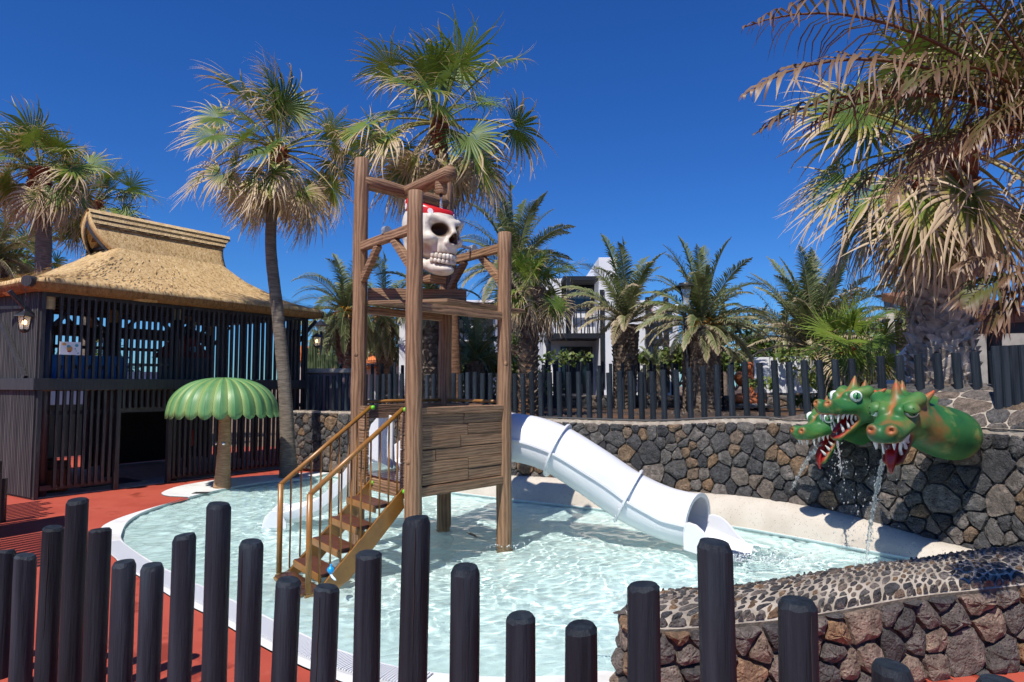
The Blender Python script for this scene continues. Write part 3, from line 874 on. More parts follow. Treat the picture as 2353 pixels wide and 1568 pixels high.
# ================================================================== PLAY TOWER
PL, PR_, PB, PF = Vector((-1.79, 8.0)), Vector((-.09, 7.98)), Vector((-.885, 9.03)), Vector((-1.0, 6.98))
tc_ = (PL + PR_ + PB + PF) / 4
def P3(p, z): return Vector((p.x, p.y, z))
tw_ = root('play_tower', 'brown carved log play tower standing in the pool with a tipping bucket frame', 'play tower', P3(tc_, -.3))
def log_pts(p, z0, z1, r, seg=14):
    return [P3(p, z0 + (z1 - z0) * k / seg) + Vector((U(-.006, .006), U(-.006, .006), 0)) for k in range(seg + 1)], [r * (1.06 - .10 * k / seg) * U(.975, 1.025) for k in range(seg + 1)]
for p, zt, r in ((PL, zpx(367, 8.0), .088), (PF, zpx(442, 6.98), .086), (PR_, zpx(537, 7.98), .084), (PB, zpx(422, 9.03), .088)):
    pts, rad = log_pts(p, -.34, zt, r)
    pts.append(pts[-1] + Vector((0, 0, .012))); rad.append(rad[-1] * .86)
    o = MB().tube(pts, rad, 20, True, .012).build('log_post', M['log'], tw_, smooth=True); o.cycles.is_caustics_receiver = True
    for zk in ([U(1.0, 1.4), U(2.0, 2.4)] if r > .085 else [U(1.7, 2.1)]):          # carved knots
        a = U(-2.2, -.9); kp = P3(p, zk) + Vector((math.cos(a), math.sin(a), 0)) * (r * .96)
        kn = MB().lathe(kp, [(.026, -.004), (.024, .006), (.014, .004), (.008, .009), (.002, .009)], 10, Vector((math.cos(a), math.sin(a), 0)).to_track_quat('Z', 'Y').to_matrix())
        kn.build('knot', M['log'], tw_, smooth=True)
# overhead log with spout
zb = 4.20
A_, B_ = P3(PL, zb + .02), P3(PB, zb + .02)
MB().tube([A_.lerp(B_, k / 8) + Vector((0, 0, U(-.006, .006))) for k in range(9)], [.085 * U(.96, 1.04) for _ in range(9)], 16, True, .012).build('cross_log', M['beam'], tw_, smooth=True)
Mid = A_.lerp(B_, .5); E_ = Vector((-.70, 7.68, zb + .02))
sp = MB().tube([Mid.lerp(E_, k / 6) for k in range(7)], [.088 * U(.97, 1.03) for _ in range(7)], 16, True, .012)
sp.build('spout_log', M['beam'], tw_, smooth=True)
dn = Mid.lerp(E_, .80)
MB().tube([dn + Vector((0, 0, .02)), dn + Vector((0, 0, -.13)), dn + Vector((0, 0, -.20))], [.072, .074, .066], 16).build('down_spout', M['beam'], tw_, smooth=False)
MB().lathe(dn + Vector((0, 0, -.235)), [(.018, 0), (.02, .04)], 12).build('nozzle', M['dark'], tw_)
# bucket carrying beams with braces
def beam_between(p, q, z, name, w=.085, h=.10):
    MB().bar(P3(p, z), P3(q, z), w, h).build(name, M['beam'], tw_, bevel=.008)
zbm = 3.42
for p, q in ((PL, PF), (PB, PR_)):
    beam_between(p, q, zbm, 'bucket_beam')
    m = (p + q) / 2
    for e in (p, q):
        d = (m - e).normalized()
        MB().bar(P3(e + d * .07, zbm - .40), P3(e + (m - e) * .72, zbm - .045), .07, .085).build('brace', M['beam'], tw_, bevel=.008)
    br = MB().lathe(P3(m, zbm + .085) , [(.05, -.03), (.05, .03)], 14, (PR_ - PF).to_3d().cross(Vector((0, 0, 1))).normalized().to_track_quat('Z', 'Y').to_matrix())
    br.box(P3(m, zbm + .06), (.05, .10, .03), math.atan2((q - p).y, (q - p).x)); br.build('bearing', M['grey_metal'], tw_)
ax0, ax1 = P3((PL + PF) / 2, zbm + .085), P3((PB + PR_) / 2, zbm + .085)
MB().tube([ax0, ax0.lerp(ax1, .28)], .018, 10).build('axle', M['grey_metal'], tw_)
MB().tube([ax0.lerp(ax1, .72), ax1], .018, 10).build('axle', M['grey_metal'], tw_)
# splash table under the bucket
zs = 2.74
bd = [Vector((-1.70, 7.99)), Vector((-.74, 7.77)), Vector((.18, 8.92)), Vector((-.35, 9.25)), Vector((-1.0, 9.15))]
MB().prism([tuple(p) for p in bd], zs, zs + .045).build('splash_board', M['plank'], tw_, bevel=.01)
MB().bar(P3(PL, zs - .06), P3(PB, zs - .06), .08, .09).build('table_beam', M['beam'], tw_, bevel=.008)
MB().bar(P3(PF, zs - .14), P3(PR_, zs - .14), .08, .09).build('table_beam', M['beam'], tw_, bevel=.008)
MB().bar(Vector((-1.72, 8.12, zs + .125)), Vector((-.56, 8.28, zs + .125)), .16, .16).build('trough_box', M['plank'], tw_, bevel=.012)
# deck
zd = .765
def inset(p, k): return tc_ + (p - tc_) * k
dk = MB().prism([tuple(inset(p, .98)) for p in (PF, PR_, PB, PL)], zd - .05, zd - .004); dk.build('deck_frame', M['beam'], tw_)
e1 = (PR_ - PF).normalized(); e2 = (PL - PF).normalized(); Ld = (PL - PF).length
nb = 9
for k in range(nb):
    a = inset(PF, .97).lerp(inset(PL, .97), (k + .5) / nb); b = inset(PR_, .97).lerp(inset(PB, .97), (k + .5) / nb)
    MB().bar(P3(a, zd + .008), P3(b, zd + .008), Ld / nb * .95 * .92, .024).build('deck_board', M['deck_wet'], tw_, bevel=.003)
MB().bar(P3(inset(PF, .99), zd - .07), P3(inset(PL, .99), zd - .07), .06, .13).build('deck_beam', M['plank'], tw_, bevel=.006)
# plank panel between the front and right posts
zp0, zp1 = .66, 1.565
def panel(p, q, z0, z1, rows, joints, skip=0):
    d = (q - p).normalized(); nrm = Vector((d.y, -d.x)); L = (q - p).length
    mat4 = Matrix((d.to_3d(), nrm.to_3d(), Vector((0, 0, 1)))).transposed()
    a = p + d * .06; LL = L - .12
    MB().box(P3(a + d * LL / 2, (z0 + z1) / 2), (LL, .03, z1 - z0 - .04), M=mat4).build('panel_core', M['dark'], tw_)
    h = (z1 - z0 - .17) / rows
    for r_ in range(rows):
        zc = z0 + .105 + h * (r_ + .5)
        cuts = [0] + joints[r_ % len(joints)] + [1]
        for c0, c1 in zip(cuts, cuts[1:]):
            w = (c1 - c0) * LL - .006
            if w < .02: continue
            mb = MB().box((0, 0, 0), (w, .05, h - .005))
            bb = obase(tw_); mb.v = [(v[0] + bb.x, v[1] + U(-.004, .004) + bb.y, v[2] + U(-.004, .004) + bb.z) for v in mb.v]
            o = mb.build('plank', M['plank'], tw_, bevel=.007)
            c = P3(a + d * ((c0 + c1) / 2 * LL) + nrm * (.012 + U(-.004, .004)), zc) - obase(tw_)
            o.matrix_local = Matrix.Translation(c) @ mat4.to_4x4()
    for zc, hh, ov in ((z0 + .05, .10, .02), (z1 - .035, .075, .02)):
        MB().box(P3(a + d * LL / 2 + nrm * .012, zc), (LL + ov, .085, hh), M=mat4).build('rail_board', M['plank'], tw_, bevel=.008)
panel(PF, PR_, zp0, zp1, 6, [[.02, .55], [.55], [.17], [.46], [.55], [.5]])
panel(PB, PL, 1.40, 1.56, 1, [[.5]])
panel(PR_, PB, 1.35, 1.56, 1, [[.5]])
for p, q in ((PF, PL), (PL, PF)):                                     # narrow cheeks either side of the stairs
    d = (q - p).normalized(); nrm = Vector((-d.y, d.x)); nrm = nrm if nrm.y < 0 else -nrm
    mat4 = Matrix((d.to_3d(), nrm.to_3d(), Vector((0, 0, 1)))).transposed()
    for k in range(6):
        MB().box(P3(p + d * .155, zd - .06 + .142 * (k + .5)), (.13, .07, .137), M=mat4).build('cheek_block', M['plank'], tw_, bevel=.008)
# top rails round the deck, ochre
for p, q in ((PL, PB), (PB, PR_)):
    MB().tube([P3(p, 1.60), P3(q, 1.60)], .02, 10).build('top_rail', M['gold'], tw_, smooth=True)

# ------------------------------------------------------------------ stairs
TR, TL = Vector((-1.12, 7.05)), Vector((-1.58, 7.68))
BR, BL = gr(708, 1358, -.02).xy, gr(641, 1313, -.02).xy
st = root('metal_stairs', 'ochre steel stairs with brown treads leading out of the pool onto the tower', 'stairs', P3((BR + BL) / 2, -.1))
ztop = zd - .02
for a, b in ((TR, BR), (TL, BL)):
    run = (b - a); z1_ = -.14
    pl = [P3(a, ztop), P3(a + run * 1.03, z1_), P3(a + run * 1.03 , z1_ - .12), P3(a + run * .86, z1_ - .12), P3(a - run * .02, ztop - .2)]
    sdv = (TL - TR).normalized()
    o = MB().slab([p - sdv.to_3d() * .0175 for p in pl], sdv.to_3d() * .035).build('stringer', M['gold'], st, bevel=.004); o.cycles.is_caustics_receiver = True
nst = 5
for k in range(nst):
    f = (k + 1) / (nst + .25); zt = zd - (zd + .12) * (k + 1) / (nst + 0)
    c1, c2 = TR.lerp(BR, f), TL.lerp(BL, f)
    d = (BR - TR).normalized()
    a, b = c1.lerp(c2, .05), c1.lerp(c2, .95)
    for w_, o_ in ((.105, -.056), (.105, .056)):
        o = MB().bar(P3(a + d * o_, zt), P3(b + d * o_, zt), w_, .03).build('tread', M['tread'], st, bevel=.004); o.cycles.is_caustics_receiver = True
    o = MB().bar(P3(a + d * .118, zt - .02), P3(b + d * .118, zt - .02), .016, .06).build('tread_edge', M['gold'], st); o.cycles.is_caustics_receiver = True
zr0, zr1 = .82, 1.55
for a, b in ((TR, BR), (TL, BL)):
    MB().tube([P3(a, zr1), P3(b, zr0)], .0235, 12).build('handrail', M['gold'], st, smooth=True)
    o = MB().tube([P3(b, zr0 + .005), P3(b, -.06)], .027, 12).build('newel', M['gold'], st, smooth=True); o.cycles.is_caustics_receiver = True
    nbal = 9
    for k in range(1, nbal + 1):
        f = k / (nbal + .6); p = b.lerp(a, f)
        MB().tube([P3(p, -.10 + (ztop + .10) * f), P3(p, zr0 + (zr1 - zr0) * f)], .0095, 8).build('baluster', M['gold'], st, smooth=True)
    MB().lathe(P3(a, zr1) + Vector((.03, -.03, -.005)), [(.012, -.022), (.024, -.012), (.024, .012), (.012, .022)], 12).build('end_cap', M['lime'], st, smooth=True)
    MB().lathe(P3(a, ztop) + Vector((.03, -.03, -.03)), [(.012, -.022), (.024, -.012), (.024, .012), (.012, .022)], 12).build('end_cap', M['lime'], st, smooth=True)
# bath toy caught on the lowest step
tp = at(760, 1310, 6.05)
ty = root('bath_toy', 'small blue squeeze ball toy with a clear tail on the lowest stair', 'toy', tp + Vector((0, 0, -.05)))
mb = MB()
mb.lathe(tp, [(.004, -.032), (.02, -.026), (.031, -.01), (.033, .004), (.026, .02), (.012, .03), (.008, .036), (.011, .042), (.008, .05), (.002, .051)], 16)
mb.build('ball', pm('toy_blue', (.01, .33, .72), None, rough=.3), ty, smooth=True)
mb = MB(); mb.tube([tp + Vector((0, 0, -.03)), tp + Vector((.02, -.02, -.055)), tp + Vector((.045, -.035, -.07)), tp + Vector((.06, -.05, -.074))], [.012, .012, .010, .004], 8)
mb.build('tail', pm('clear_plastic', (.6, .75, .78), None, rough=.15), ty, smooth=True)

# ================================================================== SLIDES
def frames(pts):
    pts = [Vector(p) for p in pts]; out = []
    for i, p in enumerate(pts):
        t_ = (pts[min(i + 1, len(pts) - 1)] - pts[max(i - 1, 0)]).normalized()
        s_ = t_.cross(Vector((0, 0, 1))).normalized(); n_ = s_.cross(t_).normalized()
        out.append((p, t_, s_, n_))
    return out
RT = .30
path = catmull([(-.50, 8.52, 1.14), (-.15, 8.52, 1.16), (.22, 8.42, 1.12), (.55, 8.30, 1.01), (.95, 8.18, .77), (1.36, 8.08, .50), (1.74, 7.93, .335), (2.05, 7.68, .285)], .06)
tubr = root('tube_slide', 'white enclosed tube slide curving down from the tower into the pool', 'slide', (1.0, 8.15, 0))
fr = frames(path)
def ring_pts(f, r, a0, a1, n): return [f[0] + f[2] * (math.cos(a0 + (a1 - a0) * k / n) * r) + f[3] * (math.sin(a0 + (a1 - a0) * k / n) * r) for k in range(n + 1)]
def shell(frs, r, th, a0, a1, n, closed_ends=True):
    mb = MB(); m = 2 * (n + 1)
    for f in frs: mb.v += [tuple(v) for v in ring_pts(f, r, a0, a1, n)] + [tuple(v) for v in reversed(ring_pts(f, r - th, a0, a1, n))]
    k = len(frs)
    mb.f = [(i * m + j, i * m + (j + 1) % m, (i + 1) * m + (j + 1) % m, (i + 1) * m + j) for i in range(k - 1) for j in range(m)]
    mb.f += [tuple(range(m)), tuple((k - 1) * m + j for j in range(m))]
    return mb
L_ = [0]
for a, b in zip(path, path[1:]): L_.append(L_[-1] + (b - a).length)
def near_x(x): return min(range(len(path)), key=lambda i: abs(path[i].x - x))
cuts = [0, near_x(.53), near_x(1.345), len(path) - 1]
for a, b in zip(cuts, cuts[1:]):
    shell(fr[a:b + 1], RT, .012, R(-4), R(184), 26).build('upper_shell', M['plastic'], tubr, auto=True)
    o = shell(fr[a:b + 1], RT * .985, .012, R(184), R(356), 22).build('lower_shell', M['plastic'], tubr, auto=True); o.cycles.is_caustics_receiver = True
    for sd_ in (0, 180):                                              # side seam flange with bolts
        mb = MB(); seq = []
        for f in fr[a:b + 1]:
            o_ = f[2] * math.cos(R(sd_)); c = f[0] + o_ * RT
            seq.append((c, o_, f[3]))
        for c, o_, n_ in seq: mb.v += [tuple(c + n_ * .012 - o_ * .01), tuple(c + n_ * .012 + o_ * .026), tuple(c - n_ * .012 + o_ * .026), tuple(c - n_ * .012 - o_ * .01)]
        mb.f = [(i * 4 + j, i * 4 + (j + 1) % 4, (i + 1) * 4 + (j + 1) % 4, (i + 1) * 4 + j) for i in range(len(seq) - 1) for j in range(4)] + [(0, 1, 2, 3), tuple((len(seq) - 1) * 4 + j for j in range(4))]
        mb.build('seam_flange', M['plastic'], tubr)
        if sd_ == 0:
            for i in range(a + 1, b, 3):
                c, o_, n_ = fr[i][0] + fr[i][2] * (RT + .012), fr[i][2], fr[i][3]
                MB().lathe(c + n_ * .010, [(.012, 0), (.011, .006), (.005, .010)], 8, n_.to_track_quat('Z', 'Y').to_matrix()).build('bolt', M['plastic'], tubr, smooth=True)
for i in (cuts[1], cuts[2]):                                          # joint collars
    f = fr[i]; mb = MB(); n = 40
    for off in (-.012, .012):
        g = (f[0] + f[1] * off, f[1], f[2], f[3])
        mb.v += [tuple(v) for v in ring_pts(g, RT + .045, 0, 2 * pi, n)[:-1]] + [tuple(v) for v in ring_pts(g, RT - .01, 0, 2 * pi, n)[:-1]]
    for k in range(n):
        k2 = (k + 1) % n
        mb.f += [(k, k2, n + k2, n + k), (2 * n + k, 3 * n + k, 3 * n + k2, 2 * n + k2), (k, 2 * n + k, 2 * n + k2, k2), (n + k, n + k2, 3 * n + k2, 3 * n + k)]
    mb.build('collar', M['plastic'], tubr, auto=True)
    for k in range(16):
        a = 2 * pi * k / 16
        c = f[0] + f[2] * math.cos(a) * (RT + .024) + f[3] * math.sin(a) * (RT + .024)
        for sg in (-1, 1):
            MB().lathe(c + f[1] * sg * .011, [(.011, 0), (.010, .006), (.004, .010)], 8, (f[1] * sg).to_track_quat('Z', 'Y').to_matrix()).build('bolt', M['plastic'], tubr, smooth=True)
f = fr[-1]; mb = MB(); n = 40                                          # flared mouth
for off, r in ((-.02, RT), (.0, RT + .02), (.012, RT + .02), (.012, RT - .028), (-.02, RT - .028)):
    mb.v += [tuple(v) for v in ring_pts((f[0] + f[1] * off, f[1], f[2], f[3]), r, R(-8), R(188), n)]
mb.f = [(i * (n + 1) + k, i * (n + 1) + k + 1, ((i + 1) % 5) * (n + 1) + k + 1, ((i + 1) % 5) * (n + 1) + k) for i in range(5) for k in range(n)]
mb.build('mouth_rim', M['plastic'], tubr, auto=True)
# run-out trough with two fins
ro = [(f[0] + f[1] * (k * .09), f[1], f[2], f[3]) for k in range(7)]
o = shell([(p - Vector((0, 0, .012 * i)), t_, s_, n_) for i, (p, t_, s_, n_) in enumerate(ro)], RT * .985, .014, R(200), R(340), 16).build('run_out', M['plastic'], tubr, auto=True)
for sg in (-1, 1):
    prof = [(-.02, -.26), (-.02, .02), (.05, .05), (.14, .045), (.22, 0), (.32, -.10), (.42, -.18), (.56, -.26)]
    pl = [f[0] + f[1] * x + Vector((0, 0, z)) + f[2] * sg * (RT - .02 + .10 * max(0, x)) for x, z in prof]
    MB().slab(pl, f[2] * sg * .03).build('splash_fin', M['plastic'], tubr, bevel=.01)
# open slide behind the stairs
sp_ = catmull([(-1.25, 8.50, .80), (-1.55, 8.78, .79), (-1.85, 8.98, .62), (-2.15, 9.10, .36), (-2.45, 9.16, .16), (-2.75, 9.16, .06), (-3.02, 9.12, .03)], .06)
os_ = root('open_slide', 'white open chute slide behind the stairs ending in the pool', 'slide', (-2.1, 9.0, 0))
mb = MB(); fr2 = frames(sp_); prof = None
for i, (p, t_, s_, n_) in enumerate(fr2):
    k = i / (len(fr2) - 1); hs_ = .34 * (1 - k) + .13 * k + .10 * math.exp(-((k - .08) / .1) ** 2)
    w = .27
    pr = [(-w - .03, hs_ - .03), (-w - .03, hs_), (-w, hs_ + .008), (-w + .015, hs_ - .02), (-w + .03, .08), (-w * .6, .0), (0, -.015), (w * .6, 0), (w - .03, .08), (w - .015, hs_ - .02), (w, hs_ + .008), (w + .03, hs_), (w + .03, hs_ - .03), (w + .0, .04), (w * .62, -.03), (0, -.045), (-w * .62, -.03), (-w, .04)]
    mb.v += [tuple(p + s_ * a + Vector((0, 0, 1)) * b) for a, b in pr]
m = len(pr); k = len(fr2)
mb.f = [(i * m + j, i * m + (j + 1) % m, (i + 1) * m + (j + 1) % m, (i + 1) * m + j) for i in range(k - 1) for j in range(m)] + [tuple(range(m)), tuple((k - 1) * m + j for j in range(m))]
o = mb.build('chute', M['plastic'], os_, auto=True); o.cycles.is_caustics_receiver = True
lp, lt, ls, ln = fr2[-1]
pl = [lp + ls * a + lt * b + Vector((0, 0, c)) for a, b, c in [(-.3, -.1, .0), (-.3, -.02, .16), (-.29, .10, .17), (-.27, .18, .10), (-.27, .22, -.05), (-.3, -.1, -.1)]]
MB().slab(pl, ls * .04).build('end_lip', M['plastic'], os_, bevel=.01)
MB().slab([p + ls * .56 for p in pl], ls * .04).build('end_lip', M['plastic'], os_, bevel=.01)
# hood panels at the top of the chute
for sg in (-1, 1):
    p, t_, s_, n_ = fr2[1]
    pl = [p + s_ * sg * .28 - t_ * .10 + Vector((0, 0, z)) for z in (0, .62)] + [p + s_ * sg * .28 + t_ * x + Vector((0, 0, z)) for x, z in ((.12, .66), (.34, .5), (.46, .25), (.48, .1))]
    MB().slab(pl, s_ * sg * .03).build('hood_panel', M['plastic'], os_, bevel=.01)
# ================================================================== SCULPTED FIGURES (signed distance fields turned into one mesh)
def s_ell(X, Y, Z, c, r):
    x, y, z = (X - c[0]) / r[0], (Y - c[1]) / r[1], (Z - c[2]) / r[2]
    k0 = np.sqrt(x * x + y * y + z * z); k1 = np.sqrt((x / r[0]) ** 2 + (y / r[1]) ** 2 + (z / r[2]) ** 2) + 1e-9
    return k0 * (k0 - 1) / k1
def s_cap(X, Y, Z, a, b, ra, rb, fy=1.0):
    ax, ay, az = a; bx, by, bz = b
    dx, dy, dz = bx - ax, by - ay, bz - az
    h = np.clip(((X - ax) * dx + (Y - ay) * dy + (Z - az) * dz) / (dx * dx + dy * dy + dz * dz + 1e-12), 0, 1)
    return np.sqrt((X - ax - h * dx) ** 2 + ((Y - ay - h * dy) * fy) ** 2 + (Z - az - h * dz) ** 2) - (ra + (rb - ra) * h)
def smin(a, b, k):
    h = np.clip(.5 + .5 * (b - a) / k, 0, 1); return b + (a - b) * h - k * h * (1 - h)
def smax(a, b, k): return -smin(-a, -b, k)
def surface_nets(f, lo, h):
    nx, ny, nz_ = f.shape; s_ = f < 0
    cnt = np.zeros((nx - 1, ny - 1, nz_ - 1)); acc = np.zeros((nx - 1, ny - 1, nz_ - 1, 3))
    I = np.stack(np.meshgrid(np.arange(nx), np.arange(ny), np.arange(nz_), indexing='ij'), -1).astype(float)
    crs = []
    for ax in range(3):
        sl0 = [slice(None)] * 3; sl1 = [slice(None)] * 3; sl0[ax] = slice(0, -1); sl1[ax] = slice(1, None)
        a, b = f[tuple(sl0)], f[tuple(sl1)]
        cr = s_[tuple(sl0)] != s_[tuple(sl1)]; crs.append((cr, s_[tuple(sl0)]))
        t_ = np.where(cr, a / np.where(np.abs(a - b) < 1e-12, 1, a - b), 0)
        pos = I[tuple(sl0)].copy(); pos[..., ax] += t_; pos *= cr[..., None]
        o = [k for k in range(3) if k != ax]
        for d0 in (0, 1):
            for d1 in (0, 1):
                sl = [slice(None)] * 3; n_ = [nx, ny, nz_]
                sl[o[0]] = slice(d0, d0 + n_[o[0]] - 1); sl[o[1]] = slice(d1, d1 + n_[o[1]] - 1)
                cnt += cr[tuple(sl)]; acc += pos[tuple(sl)]
    val = cnt > 0; idx = -np.ones(cnt.shape, int); idx[val] = np.arange(val.sum())
    V = acc[val] / cnt[val][:, None] * h + np.array(lo)
    Q = []
    for ax, (cr, sg) in enumerate(crs):
        o = [k for k in range(3) if k != ax]
        ii = np.argwhere(cr)
        n_ = cnt.shape
        ok = (ii[:, o[0]] > 0) & (ii[:, o[0]] < n_[o[0]]) & (ii[:, o[1]] > 0) & (ii[:, o[1]] < n_[o[1]])
        ii = ii[ok]; cells_ = []
        for d0, d1 in ((-1, -1), (0, -1), (0, 0), (-1, 0)):
            c = ii.copy(); c[:, o[0]] += d0; c[:, o[1]] += d1; cells_.append(idx[c[:, 0], c[:, 1], c[:, 2]])
        q = np.stack(cells_, -1); fl = sg[ii[:, 0], ii[:, 1], ii[:, 2]]
        if ax == 1: fl = ~fl
        q[~fl] = q[~fl][:, ::-1]
        Q.append(q)
    Q = np.concatenate(Q); Q = Q[(Q >= 0).all(1)]
    return V, Q
def grid3(lo, hi, h):
    ax = [np.arange(lo[k], hi[k] + h, h) for k in range(3)]
    return np.meshgrid(*ax, indexing='ij')
def fbm(V, sc, seed=0): return np.array([noise.noise(Vector((v[0] * sc + seed, v[1] * sc, v[2] * sc))) for v in V])

# ------------------------------------------------------------------ skull bucket
SKc = Vector((tc_.x - .02, tc_.y, zpx(545, 8.0)))
fd = Vector(((PR_ - PF).y, -(PR_ - PF).x, 0)).normalized()           # the face looks out over the plank panel
sy_ = Vector((-fd.y, fd.x, 0))
SKM = Matrix((fd, sy_, Vector((0, 0, 1)))).transposed() @ Matrix.Rotation(R(7), 3, 'Y')
def skw(p): return SKM @ Vector(p) + SKc
def skull_sdf(X, Y, Z):
    A = np.abs(Y)
    d = s_ell(X, Y, Z, (-.06, 0, .13), (.34, .295, .36))
    d = smin(d, s_ell(X, Y, Z, (.12, 0, -.02), (.25, .22, .28)), .08)
    d = smin(d, s_cap(X, A, Z, (.315, .02, .135), (.235, .235, .185), .05, .048), .04)        # brow
    d = smin(d, s_ell(X, A, Z, (.20, .205, -.045), (.11, .085, .072)), .045)                  # cheek bone
    d = smin(d, s_cap(X, A, Z, (.15, .25, -.05), (-.16, .285, .0), .05, .04), .05)
    d = smin(d, s_cap(X, A, Z, (.20, .20, -.03), (.215, .245, .13), .04, .035), .04)
    d = smin(d, s_ell(X, Y, Z, (.21, 0, -.15), (.185, .165, .12)), .05)                       # upper jaw
    for yy in (.03, .075, .12): d = smin(d, s_cap(X, A, Z, (.37 - yy * .5, yy, -.12), (.375 - yy * .55, yy, -.2), .018, .020), .02)
    d = smin(d, s_cap(X, Y, Z, (.335, 0, .12), (.405, 0, .035), .042, .03), .04)              # nose bone
    d = smin(d, s_cap(X, A, Z, (.395, .025, .02), (.375, .07, -.085), .026, .022), .03)
    d = smin(d, s_cap(X, A, Z, (.375, .07, -.085), (.395, .0, -.105), .022, .022), .03)
    d = smin(d, s_ell(X, Y, Z, (.235, 0, -.385), (.165, .135, .072)), .05)                    # chin
    d = smin(d, s_cap(X, A, Z, (.22, .10, -.37), (-.07, .225, -.30), .062, .056), .05)        # mandible
    d = smin(d, s_cap(X, A, Z, (-.07, .225, -.30), (-.11, .265, -.04), .056, .05), .06)
    d = smin(d, s_cap(X, A, Z, (.31, .0, -.325), (.19, .135, -.315), .036, .036), .03)
    eye = s_ell(X, A, Z, (.325, .128, .055), (.16, .082, .068))
    nose = np.minimum(s_cap(X, A, Z, (.41, .0, .01), (.40, .030, -.055), .022, .030), s_ell(X, Y, Z, (.39, 0, -.04), (.09, .035, .04)))
    mouth = s_ell(X, Y, Z, (.30, 0, -.262), (.135, .185, .058))
    tmpl = s_ell(X, A, Z, (.05, .335, .06), (.16, .09, .13))
    hol = s_ell(X, A, Z, (.13, .235, -.19), (.12, .07, .075))
    d = smax(d, -tmpl, .05); d = smax(d, -hol, .04)
    d = smax(d, -eye, .03); d = smax(d, -nose, .012); d = smax(d, -mouth, .02)
    inner = s_ell(X, Y, Z, (-.13, 0, .22), (.22, .23, .28))
    d = np.maximum(d, -inner)
    d = np.maximum(d, Z - (.325 - .26 * X))                                                  # open bucket top
    return d, eye, nose, mouth, hol
lo, hi, h_ = (-.46, -.40, -.52), (.50, .40, .50), .0115
G = grid3(lo, hi, h_)
V, Q = surface_nets(skull_sdf(*G)[0], lo, h_)
_, eye, nose, mth, hol = skull_sdf(V[:, 0], V[:, 1], V[:, 2])
dark_ = np.clip(1 - (np.minimum(np.minimum(eye - .006, nose - .002), mth - .008) / .012), 0, 1)
stain = np.clip(.95 - np.minimum(np.minimum(np.abs(hol), np.abs(eye) * 1.2), np.minimum(np.abs(nose), np.abs(mth))) / .04, 0, .95)
t = NT('painted_bone'); t.rough(.5, .45); v = t.coord()
c = t.ramp(t.noise(v, 6, 6, .6), [(.3, (.56, .48, .37)), (.5, (.70, .635, .54)), (.7, (.75, .705, .63))])
c = t.mix(t.math('MULTIPLY', t.attr('s'), t.ramp(t.noise(v, 11, 4), [(.3, .35), (.7, 1)])), c, (.34, .19, .09))
c = t.mix(t.attr('k'), c, (.075, .042, .025)); t.col(c); t.bump(t.noise(v, 18, 6), .12, .01); M['bone'] = t.m
sk = root('skull_bucket', 'white skull shaped tipping bucket wearing a red spotted bandana', 'skull', SKc + Vector((0, 0, -.45)))
Vw = np.array([list(skw(p) - obase(sk)) for p in V])
link('skull', mesh_np('skull', Vw, Q, {'k': dark_, 's': stain}), M['bone'], sk)
# teeth
def tooth(cx, cy, cz, w, hgt, dpt, ang):
    mb = MB(); Mz = Matrix.Rotation(ang, 3, 'Z')
    prof = [(.55, -.5), (.85, -.42), (1.0, -.2), (.98, .2), (.8, .42), (.45, .5)]
    n = 10; vs_ = []
    for r_, z in prof:
        for k in range(n):
            a = 2 * pi * k / n; ca, sa = math.cos(a), math.sin(a)
            ca, sa = math.copysign(abs(ca) ** .7, ca), math.copysign(abs(sa) ** .7, sa)
            vs_.append(skw(Mz @ Vector((dpt / 2 * r_ * ca, w / 2 * r_ * sa, hgt * z)) + Vector((cx, cy, cz))))
    m = len(prof)
    mb.add(vs_, [(i * n + k, i * n + (k + 1) % n, (i + 1) * n + (k + 1) % n, (i + 1) * n + k) for i in range(m - 1) for k in range(n)] + [tuple(reversed(range(n))), tuple((m - 1) * n + k for k in range(n))])
    mb.build('tooth', M['bone_plain'], sk, smooth=True)
M['bone_plain'] = pm('tooth_enamel', (.58, .50, .40), (.76, .71, .64), 14, .45)
for row, (zz, nt, hh) in enumerate(((-.232, 11, .068), (-.288, 11, .056))):
    for k in range(nt):
        a = R(-82 + 164 * (k + .5) / nt); rx, ry = .185, .158
        x, y = .195 + rx * math.cos(a), ry * math.sin(a)
        tooth(x - (.008 if row else 0), y, zz - .012 * math.cos(a), .050, hh * U(.9, 1.08), .055, a)
# bandana rim
bn = MB(); N = 72; dots = []
rimz = lambda x: .325 - .26 * x
rows_b = [(.002, -.105), (.022, -.098), (.032, -.05), (.030, .02), (.014, .052), (-.012, .058), (-.026, .035)]
for off, dz in rows_b:
    for k in range(N):
        a = 2 * pi * k / N
        zc = rimz(0)
        r_ = math.sqrt(max(0.05, 1 - ((zc - .13) / .36) ** 2)) + .012
        x, y = -.06 + (.34 * r_ + off) * math.cos(a), (.295 * r_ + off) * math.sin(a)
        bn.v.append(tuple(skw((x, y, rimz(x) + dz - .01)))); bn.a.append(a)
m = len(rows_b)
bn.f = [(i * N + k, i * N + (k + 1) % N, ((i + 1) % m) * N + (k + 1) % N, ((i + 1) % m) * N + k) for i in range(m) for k in range(N)]
M['bandana'] = pm('red_bandana', (.55, .012, .010), (.62, .02, .016), 6, .3)
bn.a = []
bn.build('bandana', M['bandana'], sk, smooth=True)
